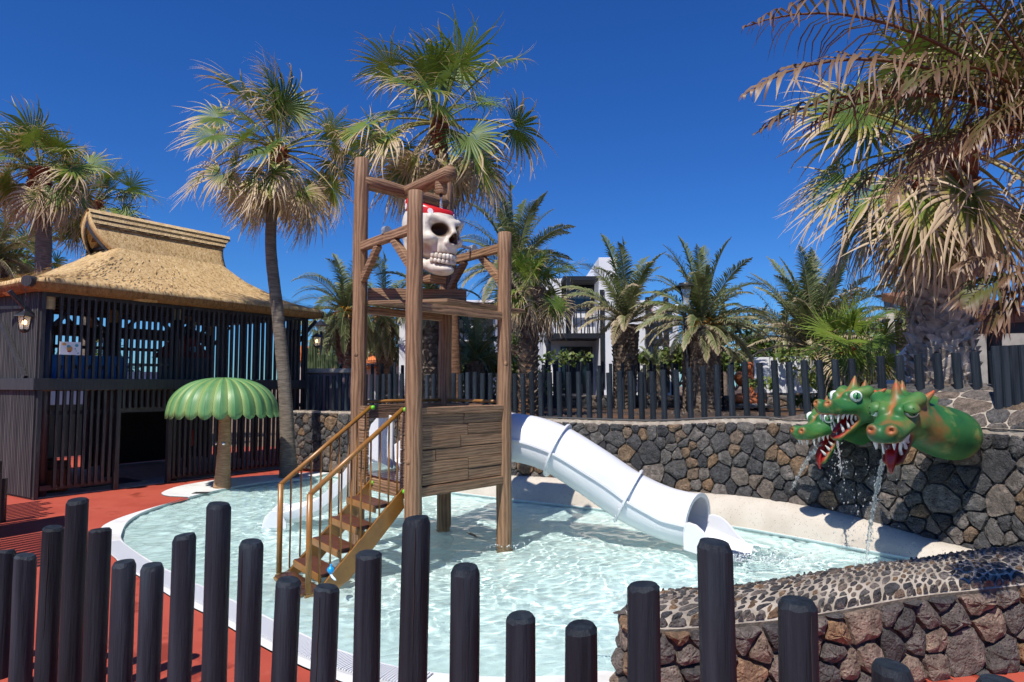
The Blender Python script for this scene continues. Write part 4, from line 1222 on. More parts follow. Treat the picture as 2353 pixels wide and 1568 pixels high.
for k in range(15):                                                   # painted spots, slightly proud
    a = 2 * pi * k / 15 + .1; up_ = (k % 2) * .034 - .02
    r_ = math.sqrt(max(0.05, 1 - ((rimz(0) - .13) / .36) ** 2)) + .012
    rr = .034
    mb = MB(); cpt = []
    for j in range(14):
        b = 2 * pi * j / 14; aa = a + math.cos(b) * rr / .30; dz = up_ + math.sin(b) * rr
        dz = max(-.09, min(.044, dz - .02))
        x, y = -.06 + (.34 * r_ + .0325) * math.cos(aa), (.295 * r_ + .0325) * math.sin(aa)
        cpt.append(skw((x, y, rimz(x) + dz - .01)))
    nrm = SKM @ Vector((math.cos(a), math.sin(a), 0))
    mb.slab([p - nrm * .006 for p in cpt], nrm * .008); mb.build('spot', M['white'], sk)
# wooden stop block under the chin, and water feeding the bucket
MB().bar(skw((.20, 0, -.50)), skw((-.25, 0, -.50)), .26, .09).build('stop_block', M['beam'], sk, bevel=.012)
def jet(name, label, P, r0, r1, wob, seed, drops=0, spread=.05, cat='water jet'):
    r_ = random.Random(seed); P = catmull(P, .022); n = len(P); mb = MB()
    base = P[-1]
    pts, rad = [], []
    for i, p in enumerate(P):
        f = i / (n - 1)
        pts.append(p + Vector((r_.uniform(-1, 1), r_.uniform(-1, 1), 0)) * wob * f); rad.append((r0 + (r1 - r0) * f) * r_.uniform(.55, 1.45))
    mb.tube(pts, rad, 7, True, .25)
    for d in range(drops):
        f = r_.random() ** .6; p = P[min(n - 1, int(f * n))] + Vector((r_.gauss(0, spread), r_.gauss(0, spread), r_.gauss(0, spread))) * (.25 + f)
        if p.z < -.02: continue
        s_ = r_.uniform(.003, .0085)
        mb.lathe(p, [(.2 * s_, -s_ * 1.4), (s_, -.3 * s_), (.75 * s_, .7 * s_), (.1 * s_, 1.5 * s_)], 6)
    o = mb.build(name, M['jet'], None, base=base, smooth=True); tag(o, label, cat); return o
jet('water_jet', 'thin water stream falling from the wooden spout into the skull bucket', [dn + Vector((0, 0, -.235)), dn + Vector((0, 0, -.34)), dn + Vector((0, 0, -.50))], .012, .014, .004, 3)

# ------------------------------------------------------------------ dragons
t = NT('painted_dragon_skin'); t.rough(.46, .38); v = t.coord()
f = t.noise(v, 2.2, 4, .5); f2 = t.noise(v, 5.0, 5, .6)
c = t.ramp(f, [(.3, (.014, .085, .028)), (.5, (.030, .14, .036)), (.68, (.12, .21, .05))])
c = t.mix(t.ramp(f2, [(.56, 0), (.7, .7)]), c, (.27, .30, .09))
c = t.mix(t.math('MULTIPLY', t.ramp(t.noise(v, 3.1, 3), [(.56, 0), (.68, 1)]), .55), c, (.36, .09, .035))
c = t.mix(t.attr('r'), c, (.52, .085, .03))
c = t.mix(t.attr('k'), c, (.27, .018, .014)); t.col(c); t.bump(t.noise(v, 12, 4), .08, .01); M['dragon'] = t.m
M['tongue'] = pm('dark_red_tongue', (.30, .012, .012), (.36, .02, .016), 6, .22)
M['fang'] = pm('ivory_fang', (.72, .71, .68), (.80, .79, .76), 9, .35)
M['eye_white'] = pm('eye_white', (.80, .82, .82), None, rough=.15)
M['iris'] = pm('green_iris', (.02, .16, .05), (.10, .33, .12), 40, .15)
M['pupil'] = pm('pupil', (.006, .008, .008), None, rough=.1)
def dragon(label, c, fwd, roll, scale, mouth, neck, neck_r, lid, spikes, base, tongue_out=False):
    fwd = Vector(fwd).normalized(); lft = Vector((0, 0, 1)).cross(fwd).normalized(); upv = fwd.cross(lft)
    Mw = Matrix((fwd, lft, upv)).transposed() @ Matrix.Rotation(R(roll), 3, 'X'); c = Vector(c); Mi = Mw.inverted()
    def wld(p): return Mw @ (Vector(p) * scale) + c
    nk = [(Mi @ (Vector(p) - c)) / scale for p in neck]; nk = [Vector((-.06, 0, -.02))] + nk
    nk = catmull(nk, .09)
    nr_ = [neck_r[0] / scale + (neck_r[1] - neck_r[0]) / scale * (i / (len(nk) - 1)) for i in range(len(nk))]
    mo = R(mouth); hinge = Vector((-.02, 0, -.085))
    def jaw(x, y, z): return (hinge.x + x * math.cos(mo) + z * math.sin(mo), y, hinge.z - x * math.sin(mo) + z * math.cos(mo))
    horns = [((.04, 0, .11), (-.005, 0, .265), .058, .008), ((-.10, 0, .10), (-.15, 0, .225), .045, .007)]
    for p_, hgt in spikes:
        q_ = nk[int(p_ * (len(nk) - 1))]; r_ = nr_[int(p_ * (len(nk) - 1))]
        horns.append(((q_.x, q_.y, q_.z + r_ * .75), (q_.x - .05, q_.y, q_.z + r_ + hgt), .055, .008))
    def sdf(X, Y, Z):
        A = np.abs(Y)
        d = s_ell(X, Y, Z, (0, 0, 0), (.18, .155, .14))
        d = smin(d, s_cap(X, Y, Z, (.03, 0, -.015), (.35, 0, -.045), .115, .078, .78), .06)
        d = smin(d, s_ell(X, Y, Z, (.385, 0, -.03), (.085, .112, .066)), .05)
        d = smin(d, s_ell(X, A, Z, (.42, .06, .012), (.05, .045, .045)), .03)
        d = smin(d, s_cap(X, A, Z, (.18, .055, .075), (.0, .13, .115), .045, .058), .035)           # brow
        d = smin(d, s_ell(X, A, Z, (-.03, .115, -.075), (.115, .07, .085)), .05)                     # jowl
        d = smin(d, s_cap(X, A, Z, (.10, .10, -.03), (.33, .085, -.045), .035, .03), .03)           # lip ridge
        j0, j1 = jaw(0, 0, -.02), jaw(.35, 0, -.03)
        d = smin(d, s_cap(X, Y, Z, j0, j1, .078, .047, .66), .05)
        cav = np.minimum(s_cap(X, Y, Z, jaw(.06, 0, .045), jaw(.45, 0, .085), .035, .07 + .0008 * mouth, .72), s_cap(X, Y, Z, (.06, 0, -.10), (.40, 0, -.118), .02, .045, .62))
        cav = smin(cav, s_cap(X, Y, Z, (.04, 0, -.115), ((.42 + j1[0]) / 2, 0, (-.115 + j1[2]) / 2), .04, .06 + .0012 * mouth, .72), .03)
        d = smax(d, -cav, .022)
        for a, b, ra, rb in horns: d = smin(d, s_cap(X, Y, Z, a, b, ra, rb), .04)
        d = smin(d, s_cap(X, A, Z, (-.07, .125, .06), (-.15, .20, .135), .045, .012), .03)           # ear horns
        for i in range(len(nk) - 1): d = smin(d, s_cap(X, Y, Z, nk[i], nk[i + 1], nr_[i], nr_[i + 1]), .05)
        ey = s_ell(X, A, Z, (.155, .118, .078), (.055, .055, .048))
        d = smax(d, -ey, .012)
        no = s_ell(X, A, Z, (.462, .066, .022), (.03, .018, .016)); d = smax(d, -no, .012)
        return d, cav, no
    pts = nk + [Vector((.52, .2, .3)), Vector((-.2, -.22, -.15)), Vector(jaw(.42, 0, -.1))] + [Vector(b) for a, b, _, _ in horns]
    rr = max(nr_) + .06
    lo = [min(min(p[k] for p in pts), -.25) - .04 for k in range(3)]; hi = [max(max(p[k] for p in pts), .25) + .04 for k in range(3)]
    e = nk[-1]
    for k in range(3): lo[k] = min(lo[k], e[k] - rr); hi[k] = max(hi[k], e[k] + rr)
    hh = .0125
    V, Q = surface_nets(sdf(*grid3(lo, hi, hh))[0], lo, hh)
    X, Y, Z = V[:, 0], V[:, 1], V[:, 2]
    _, cav, no = sdf(X, Y, Z)
    km = np.clip(1 - (np.abs(cav) - .006) / .008, 0, 1) * (X > .0)
    rd = np.zeros(len(V))
    for a, b, ra, rb in horns:
        f_ = np.clip(((X - a[0]) * (b[0] - a[0]) + (Y - a[1]) * (b[1] - a[1]) + (Z - a[2]) * (b[2] - a[2])) / sum((b[i] - a[i]) ** 2 for i in range(3)), -.2, 1)
        near = np.clip(1 - (s_cap(X, Y, Z, a, b, ra, rb)) / .02, 0, 1); rd = np.maximum(rd, near * np.clip((f_ - .25) / .6, 0, 1) * np.where(X > (a[0] + b[0]) / 2, .95, .35))
    ear = np.clip(1 - s_cap(X, np.abs(Y), Z, (-.07, .125, .06), (-.15, .20, .135), .045, .012) / .02, 0, 1); rd = np.maximum(rd, ear * np.clip((Z - .09) / .05, 0, 1) * .9)
    rd = np.maximum(rd, np.clip(1 - np.abs(no) / .03, 0, 1) * .6)
    rd = np.maximum(rd, np.clip(1 - np.abs(Y) / .03, 0, 1) * np.clip((Z - .02) / .05, 0, 1) * np.clip(1 - np.abs(X - .15) / .2, 0, 1) * .75)
    rd = np.maximum(rd, np.clip(1 - np.abs(cav - .016) / .014, 0, 1) * (X > .02) * .65)
    rt = root('dragon_fountain', label, 'dragon', base)
    ob_ = obase(rt)
    me = mesh_np('body', np.array([list(wld(p) - ob_) for p in V]), Q, {'k': km, 'r': rd})
    link('body', me, M['dragon'], rt)
    # eyes
    for sg in (-1, 1):
        ec = Vector((.140, sg * .114, .074)); look = Vector((.55, sg * .80, .15)).normalized()
        if lid: look = Vector((.80, sg * .58, .02)).normalized()
        mb = MB(); Lk = look.to_track_quat('Z', 'Y').to_matrix()
        prof = [(.001, -.05)] + [(.054 * math.cos(R(q_)), .054 * math.sin(R(q_))) for q_ in range(-60, 90, 15)] + [(.001, .054)]
        mb.lathe((0, 0, 0), prof, 18, Lk); mb.v = [tuple(wld(Vector(v_) + ec)) for v_ in mb.v]
        eb = mb.build('eye', M['eye_white'], rt, smooth=True)
        fl_ = Vector((.85, sg * .42, .0)).normalized(); fl_ = (look + fl_ * .35).normalized(); Lk = fl_.to_track_quat('Z', 'Y').to_matrix()
        mb = MB().lathe((0, 0, 0), [(.034, .0425), (.031, .0455), (.018, .0535), (.004, .0565)], 18, Lk); mb.v = [tuple(wld(Vector(v_) + ec)) for v_ in mb.v]
        mb.build('iris', M['iris'], eb, smooth=True)
        mb = MB(); n = 14; vs_ = []
        for k in range(n):
            a = 2 * pi * k / n; p = Lk @ Vector((0, 0, 1)); u1 = Vector((0, 0, 1)); u1 = (u1 - p * u1.dot(p)).normalized(); u2 = p.cross(u1)
            vs_.append(p * (.0548 if abs(math.sin(a)) < .8 else .0515) + u1 * (.030 * math.sin(a)) + u2 * (.0085 * math.cos(a)))
        mb.slab([wld(ec + q_) for q_ in vs_], (Mw @ p) * .0035 * scale); mb.build('pupil', M['pupil'], eb)
        if lid:
            mb = MB(); Lz = Matrix.Identity(3)
            prof = [(.056, .006), (.0605, .010), (.058, .022), (.046, .040), (.026, .053), (.002, .058)]
            mb.lathe((0, 0, 0), prof, 18, Matrix.Rotation(R(-sg * 14), 3, 'X') @ Matrix.Rotation(R(14), 3, 'Y')); mb.v = [tuple(wld(Vector(v_) + ec)) for v_ in mb.v]
            ld = mb.build('eyelid', M['dragon'], rt, smooth=True)
    # teeth
    def fang(p, q, r_):
        P = [wld(Vector(p).lerp(Vector(q), k)) for k in (-.25, .1, .5, .85, 1)]
        MB().tube(P, [r_ * scale, r_ * scale, r_ * .72 * scale, r_ * .32 * scale, r_ * .06 * scale], 10).build('tooth', M['fang'], rt, smooth=True)
    for sg in (-1, 1):
        for x, ln in ((.40, .05), (.345, .075), (.28, .045), (.225, .05), (.17, .055), (.115, .04)):
            y = sg * (.088 - .05 * max(0, (x - .34) / .1)); fang((x, y, -.078), (x + .005, y * .95, -.088 - ln), .0145)
        for x, ln in ((.31, .055), (.25, .05), (.19, .045), (.13, .035)):
            y = sg * (.072 - .03 * max(0, (x - .25) / .1)); fang(jaw(x, y, .012), jaw(x - .005, y, .022 + ln), .013)
    # tongue
    mb = MB(); rows_ = []
    L = .44 if tongue_out else .37
    for k in range(12):
        f_ = k / 11; x = .05 + (L - .05) * f_; w = .05 * (1 - .25 * f_) * (1 if k < 10 else (.8, .35)[k - 10]); zz = .022 + .012 * math.sin(f_ * pi) - (.09 * max(0, (f_ - .72) / .28) ** 1.5 if tongue_out else 0)
        rows_.append([jaw(x, y, zz + dz) for y, dz in ((-w, 0), (-w * .5, .012), (0, .004), (w * .5, .012), (w, 0), (0, -.016))])
    for r_ in rows_: mb.v += [tuple(wld(p)) for p in r_]
    mb.f = [(i * 6 + j, i * 6 + (j + 1) % 6, (i + 1) * 6 + (j + 1) % 6, (i + 1) * 6 + j) for i in range(11) for j in range(6)] + [(0, 1, 2, 3, 4, 5), tuple(66 + j for j in range(6))]
    mb.build('tongue', M['tongue'], rt, smooth=True)
    return wld, jaw
# right head, sleepy eyed, nearest
wR, jR = dragon('green dragon head with half closed eyes sticking its neck out of the lava wall', at(2068, 952, 6.62), (-.68, -.68, -.26), 0, 1.30, 24,
       [at(2115, 975, 6.74), at(2155, 990, 6.82), at(2190, 1000, 6.92)], (.195, .25), True, [], at(2190, 1060, 7.0), True)
wM, jM = dragon('green dragon head with wide open eyes and raised snout between the other two', at(1967, 928, 7.35), (-.90, -.42, -.02), 0, 1.14, 30,
       [at(2025, 935, 7.5), at(2080, 945, 7.6), at(2135, 955, 7.7), at(2190, 960, 7.8)], (.16, .235), False, [(.42, .10)], at(2100, 1000, 7.6))
wL, jL = dragon('green dragon head lowest on the wall with gaping mouth and hanging red tongue tip', at(1912, 968, 7.80), (-.88, -.30, -.22), 0, 1.12, 40,
       [at(1965, 985, 7.9), at(2015, 1000, 8.0), at(2070, 1005, 8.1)], (.145, .18), False, [], at(2020, 1020, 8.0), True)
def arc(a, b, n=7, k=.75):
    return [Vector((a.x + (b.x - a.x) * (f ** k), a.y + (b.y - a.y) * (f ** k), a.z + (b.z - a.z) * f)) for f in [i / (n - 1) for i in range(n)]]
jet('water_jet', 'water pouring from the sleepy dragon mouth into the pool', arc(wR(jR(.30, -.02, .05)), gr(1990, 1282, -.03)), .027, .012, .012, 5, 70, .035)
jet('water_jet', 'water arcing from the lowest dragon mouth onto the pool curb', arc(wL(jL(.22, 0, .05)), gr(1792, 1190, .1)), .026, .010, .006, 6, 35, .025)
dm = wM(jM(.34, 0, .02)); jet('water_jet', 'dribble of drops falling from the raised dragon chin', arc(dm, dm + Vector((.02, -.05, -.45))), .012, .004, .012, 7, 70, .035)
sp0 = MB(); r_ = random.Random(8)
for k in range(130):
    px, py = r_.gauss(2000, 75), r_.uniform(1040, 1275)
    if not 1860 < px < 2120: continue
    p = at(px, py, 7.05 + r_.uniform(-.1, .1)); s_ = r_.uniform(.003, .0075)
    if p.z < .02: continue
    sp0.lathe(p, [(.2 * s_, -s_ * 1.5), (s_, -.3 * s_), (.75 * s_, .7 * s_), (.1 * s_, 1.5 * s_)], 6)
tag(sp0.build('water_drops', M['jet'], smooth=True), kind='stuff')['label'] = 'scattered falling water drops below the dragons'
# ================================================================== THATCHED PAVILION
C0 = gr(75, 1150).xy; C1 = gr(700, 1072).xy
f1 = (C1 - C0).normalized(); f2_ = Vector((-f1.y, f1.x)); LP = (C1 - C0).length; WP = 3.6
def PV(t_, s_, z): q_ = C0 + f1 * t_ + f2_ * s_; return Vector((q_.x, q_.y, z))
PM = Matrix((f1.to_3d(), f2_.to_3d(), Vector((0, 0, 1)))).transposed()
pv = root('thatched_pavilion', 'two storey dark slatted play pavilion with a flared reed thatch roof', 'pavilion', PV(LP / 2, WP / 2, 0))
def pbox(t0, t1, s0, s1, z0, z1, name, mat, bevel=0.0, parent=None):
    return MB().box(PV((t0 + t1) / 2, (s0 + s1) / 2, (z0 + z1) / 2), (t1 - t0, s1 - s0, z1 - z0), M=PM).build(name, mat, parent or pv, bevel=bevel)
ZE = zpx(656, C0.y); ZF = zpx(882, C0.y)                              # eaves and upper floor
pbox(.0, LP, .05, WP, ZF - .12, ZF - .02, 'upper_floor', M['pine'])
pbox(-.05, LP + .04, -.075, -.022, ZF - .10, ZF + .085, 'fascia_beam', M['slat'], .004)
pbox(-.09, -.035, -.075, WP, ZF - .10, ZF + .085, 'fascia_beam', M['slat'], .004)
pbox(.0, LP, -.015, .07, ZE - .16, ZE - .04, 'eaves_beam', M['slat'])
pbox(.0, .08, .0, WP, ZE - .16, ZE - .04, 'eaves_beam', M['slat'])
pbox(.0, LP, WP - .08, WP, ZE - .55, ZE - .3, 'eaves_beam', M['slat'])
pbox(.05, LP, .05, WP, .004, .02, 'ground_floor', M['concrete'])
# posts with rope collars
for t_, s_ in ((.17, .17), (2.35, .17), (LP - .17, .17), (.17, WP - .2), (2.35, WP - .2), (LP - .17, WP - .2), (2.0, 1.75), (3.7, 1.9)):
    o = MB().tube([PV(t_, s_, .0), PV(t_, s_, ZE - .05)], .085, 14).build('post', M['slat'], pv, smooth=True)
    MB().lathe(PV(t_, s_, ZE - .36), [(.095, 0), (.10, .02), (.10, .2), (.13, .24), (.13, .27)], 14).build('rope_collar', M['cream_rope'], o, smooth=False)
    for sg in (-1, 1):
        MB().bar(PV(t_ + sg * .08, s_, ZE - .62), PV(t_ + sg * .55, s_, ZE - .12), .06, .06).build('knee_brace', M['slat'], o)
# log ends under the eaves
for t_ in (.9, 1.75, 2.6, 3.5, 4.4):
    MB().tube([PV(t_, -.12, ZE - .02), PV(t_, .5, ZE - .02)], .062, 12).build('log_end', M['slat'], pv)
MB().tube([PV(-.30, -.20, ZE + .02), PV(.5, .3, ZE + .06)], .085, 12).build('log_end', M['slat'], pv)
MB().tube([PV(LP + .30, -.18, ZE - .01), PV(LP - .4, .3, ZE + .04)], .075, 12).build('log_end', M['slat'], pv)
# front slats
pitch = .104
k = 0; t_ = .27
while t_ < LP - .04:
    pbox(t_, t_ + .042, -.02, .03, ZF + .087, ZE - .02, 'slat', M['slat'])
    if 1.27 < t_ < 2.10: pbox(t_, t_ + .042, -.02, .03, ZF - .42, ZF - .102, 'slat', M['slat'])
    else:
        zb_ = .16 if t_ < 1.3 else .10
        pbox(t_, t_ + .042, -.02, .03, zb_, ZF - .102, 'slat', M['slat'])
    t_ += pitch; k += 1
for t_ in (.0, LP - .06): pbox(t_, t_ + .06, -.03, .05, 0, ZE, 'corner_post', M['slat'])
for t_ in (1.21, 2.14): pbox(t_, t_ + .07, -.03, .05, 0, ZF - .1, 'door_post', M['slat'])
pbox(.1, 1.25, .031, .08, .12, .20, 'bottom_rail', M['slat']); pbox(2.2, LP, .031, .08, .07, .14, 'bottom_rail', M['slat'])
pbox(.2, 1.25, .031, .07, ZF - .50, ZF - .44, 'top_rail', M['slat']); pbox(1.2, LP, .031, .07, ZF - .5, ZF - .42, 'top_rail', M['slat'])
# left flank, closely boarded, weathered below
s_ = .03
while s_ < 2.3:
    pbox(-.03, .02, s_, s_ + .043, ZF + .087, ZE - .05, 'slat', M['slat_old'])
    pbox(-.03, .02, s_, s_ + .043, .04, ZF - .102, 'slat', M['slat_old'])
    s_ += .0585
pbox(.021, .03, .0, 2.4, .0, ZE - .05, 'dark_backing', M['dark'])
MB().bar(PV(-.06, .30, ZF + .10), PV(-.06, 1.25, ZE - .55), .05, .07).build('diagonal_brace', M['slat'], pv)
MB().bar(PV(-.2, .95, ZE - .32), PV(-.04, .55, ZE - .32), .05, .05).build('bracket', M['slat'], pv)
# rear and right flanks, open slats
t_ = .2
while t_ < LP:
    pbox(t_, t_ + .04, WP - .03, WP + .02, ZF, ZE - .35, 'slat', M['slat']); 
    if t_ > 2.3: pbox(t_, t_ + .04, WP - .03, WP + .02, .05, ZF - .1, 'slat', M['slat'])
    t_ += .25
s_ = .1
while s_ < WP:
    pbox(LP - .03, LP + .02, s_, s_ + .042, .05, ZE - .05, 'slat', M['slat']); s_ += .24
pbox(.15, 1.2, WP - .12, WP - .06, .05, ZF - .12, 'dark_backing', M['dark']); pbox(2.35, LP, WP - .12, WP - .06, .05, ZF - .12, 'dark_backing', M['dark'])  # dark boards added behind the ground floor, standing in for its shaded interior
pbox(.0, LP, WP - .05, WP - .01, ZF + .75, ZF + .82, 'hand_rail', M['slat'])
# ---- roof
TE0, TE1, SE = -.24, LP + .32, WP / 2 + .24
TG0, TG1, SG = 1.76, 4.08, .50
sc_ = WP / 2; ZG = 4.42; ZR = 5.14; ZT = ZE + .10
def loop(t0, t1, hs_, z, n=14, rad=.25):
    """rounded rectangle loop in plan"""
    out = []; rad = min(rad, hs_ * .9, (t1 - t0) / 2 * .9)
    for cx, cy, a0 in ((t1 - rad, -hs_ + rad, -90), (t1 - rad, hs_ - rad, 0), (t0 + rad, hs_ - rad, 90), (t0 + rad, -hs_ + rad, 180)):
        for k in range(n + 1):
            a = R(a0 + 90 * k / n); out.append((cx + rad * math.cos(a), cy + rad * math.sin(a), z))
    res = []
    m = len(out)
    for i in range(m):
        a, b = out[i], out[(i + 1) % m]; d = math.hypot(a[0] - b[0], a[1] - b[1]); q_ = 24 if d > .5 else 1
        for j in range(q_): res.append((a[0] + (b[0] - a[0]) * j / q_, a[1] + (b[1] - a[1]) * j / q_, z))
    return res
rm = MB(); nrow = 16; base_n = None
def rowp(k):
    u = max(0, k / nrow); e = u
    zz = ZT + (ZG - ZT) * (.42 * u + .58 * u ** 2.3)
    return loop(TE0 + (TG0 - TE0) * e, TE1 + (TG1 - TE1) * e, SE + (SG - SE) * e, zz, rad=.20 * (1 - u) + .10)
L0 = loop(TE0 + .16, TE1 - .16, SE - .16, ZT - .20, rad=.2)           # underside of the eaves
La = loop(TE0 + .02, TE1 - .02, SE - .02, ZT - .17, rad=.2); Lb = loop(TE0 - .015, TE1 + .015, SE + .015, ZT - .07, rad=.2)
rows_ = [L0, La, Lb] + [rowp(k) for k in range(nrow + 1)]
bn_ = len(rows_[0])
for r_ in rows_:
    for a, b, z in r_:
        p = PV(a, sc_ + b, z); nn = noise.noise(p * 1.7) * .022 + noise.noise(p * 6) * .008
        rm.v.append((p.x, p.y, p.z + nn))
rm.f = [(i * bn_ + j, i * bn_ + (j + 1) % bn_, (i + 1) * bn_ + (j + 1) % bn_, (i + 1) * bn_ + j) for i in range(len(rows_) - 1) for j in range(bn_)]
roof = rm.build('thatch_roof', M['thatch'], pv, smooth=True)
# darker cut edge
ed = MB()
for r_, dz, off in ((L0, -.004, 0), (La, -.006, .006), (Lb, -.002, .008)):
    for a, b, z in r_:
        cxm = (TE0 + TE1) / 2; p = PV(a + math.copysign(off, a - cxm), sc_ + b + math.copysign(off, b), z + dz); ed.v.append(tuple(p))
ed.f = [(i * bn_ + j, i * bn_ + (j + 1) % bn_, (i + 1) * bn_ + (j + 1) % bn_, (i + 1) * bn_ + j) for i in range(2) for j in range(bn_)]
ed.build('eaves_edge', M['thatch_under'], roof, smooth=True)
# ceiling under thatch
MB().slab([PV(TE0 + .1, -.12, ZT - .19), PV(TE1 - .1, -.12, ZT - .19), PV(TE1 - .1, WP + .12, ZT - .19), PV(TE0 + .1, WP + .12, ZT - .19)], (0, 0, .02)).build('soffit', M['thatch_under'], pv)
for s_ in (.4, .9, 1.4, 2.0, 2.6, 3.2): pbox(.1, LP - .1, s_, s_ + .05, ZT - .24, ZT - .19, 'rafter', M['slat'])
# upper gablet
def gab(s, u):      # s = -1 front, +1 back ; u 0 base..1 ridge
    return sc_ + s * (SG * (1 - u) + .05 * u), ZG - .05 + (ZR - ZG + .05) * (u ** .92)
for sd_ in (-1, 1):
    mb = MB(); nu = 8; nt_ = 26
    for lay in (0, 1):
        for i in range(nu + 1):
            u = i / nu; t0_ = TG0 + (1.46 - TG0) * u ** .7 - (.10 * math.sin(u * pi)); t1_ = TG1 + (4.5 - TG1) * 0 + .03 + .40 * u ** 2.5
            for j in range(nt_ + 1):
                s_, z = gab(sd_, u); tt = t0_ + (t1_ - t0_) * j / nt_
                p = PV(tt, s_ - (sd_ * .11 if lay else 0), z - (.05 if lay else 0)); mb.v.append(tuple(p))
    n1 = (nu + 1) * (nt_ + 1); w_ = nt_ + 1
    for lay in (0, 1): mb.f += [(lay * n1 + i * w_ + j, lay * n1 + i * w_ + j + 1, lay * n1 + (i + 1) * w_ + j + 1, lay * n1 + (i + 1) * w_ + j) for i in range(nu) for j in range(nt_)]
    for i in range(nu):
        for j in (0, nt_): mb.f.append((i * w_ + j, (i + 1) * w_ + j, n1 + (i + 1) * w_ + j, n1 + i * w_ + j))
    mb.build('gable_thatch', M['thatch'], roof, smooth=True)
    # dark barge board under the verge
    P = []
    for i in range(7):
        u = i / 6; s_, z = gab(sd_, u); P.append(PV(TG0 + (1.46 - TG0) * u ** .7 - .10 * math.sin(u * pi) + .02, s_ - sd_ * .13, z - .06))
    for a, b in zip(P, P[1:]): MB().bar(a, b, .03, .10).build('barge_board', M['slat'], roof)
MB().slab([PV(TG0 + .16, sc_ - SG + .1, ZG - .1), PV(TG0 + .16, sc_ + SG - .1, ZG - .1), PV(TG0 + .12, sc_, ZR - .1)], PM @ Vector((.02, 0, 0))).build('gable_board', M['dark'], roof)
MB().slab([PV(TG1 - .05, sc_ - SG + .1, ZG - .1), PV(TG1 - .05, sc_ + SG - .1, ZG - .1), PV(TG1 + .15, sc_, ZR - .1)], PM @ Vector((.02, 0, 0))).build('gable_board', M['dark'], roof)
for k in range(4):
    z = ZG + .04 + .16 * k; w_ = (SG - .13) * (1 - (z - ZG + .05) / (ZR - ZG + .05)) + .03
    MB().bar(PV(TG0 - .03 - .06 * k, sc_ - w_, z), PV(TG0 - .03 - .06 * k, sc_ + w_, z), .04, .05).build('purlin', M['pine'] if k % 2 else M['slat'], roof)
# ridge cap with binding lines
for sd_ in (-1, 1):
    mb = MB(); nt_ = 40
    for i in range(5):
        u = .56 + .50 * i / 4
        for j in range(nt_ + 1):
            uu = min(u, 1.0); s_, z = gab(sd_, uu); t0_ = TG0 + (1.46 - TG0) * uu ** .7 - .10 * math.sin(uu * pi) - .01; t1_ = TG1 + .04 + .40 * uu ** 2.5
            e = .03 if i > 0 else .034
            if u > 1: s_, z = sc_, ZR + .035; e = 0
            p = PV(t0_ + (t1_ - t0_) * j / nt_, s_ + sd_ * e, z + .02 + (U(-.01, .004) if i == 0 else 0)); mb.v.append(tuple(p))
    w_ = nt_ + 1
    mb.f = [(i * w_ + j, i * w_ + j + 1, (i + 1) * w_ + j + 1, (i + 1) * w_ + j) for i in range(4) for j in range(nt_)]
    mb.build('ridge_cap', M['ridge'], roof, smooth=False)
    for u in (.585, .74, .90):
        s_, z = gab(sd_, u); t0_ = TG0 + (1.46 - TG0) * u ** .7 - .10 * math.sin(u * pi) - .01; t1_ = TG1 + .04 + .40 * u ** 2.5
        MB().tube([PV(t0_ + (t1_ - t0_) * j / 12, s_ + sd_ * .042, z + .026 + U(-.004, .004)) for j in range(13)], .010, 6).build('binding', M['dark'], roof)
# straw ends standing off the slope
sw = MB(); r_ = random.Random(4)
for i in range(7000):
    k = .3 + (nrow - .8) * (1 - math.sqrt(r_.random())); a = rowp(k); b = rowp(k - .35); j = r_.randrange(bn_)
    pa, pb = PV(a[j][0], sc_ + a[j][1], a[j][2] + .012), PV(b[j][0], sc_ + b[j][1], b[j][2] + .012)
    if pa.y > 16.5: continue
    p = pa + Vector((r_.uniform(-.2, .2), r_.uniform(-.2, .2), 0)); p.z = pa.z + noise.noise(p * 1.7) * .02
    d = (pb - pa).normalized(); L = r_.uniform(.06, .13); sdv = d.cross(Vector((0, 0, 1))).normalized() * r_.uniform(.005, .009)
    q_ = p + d * L + Vector((0, 0, r_.uniform(.003, .012)))
    sw.v += [tuple(p - sdv), tuple(p + sdv), tuple(q_ + sdv * .7), tuple(q_ - sdv * .7)]; n0 = len(sw.v) - 4; sw.f.append((n0, n0 + 1, n0 + 2, n0 + 3))
tsw = NT('loose_reed'); tsw.rough(.8, .2); tsw.col(tsw.ramp(tsw.island(), [(0, (.30, .18, .07)), (.5, (.54, .37, .17)), (1, (.74, .57, .33))])); M['reed'] = tsw.m
tag(sw.build('reed_ends', M['reed'], roof, fix=False), kind='stuff')
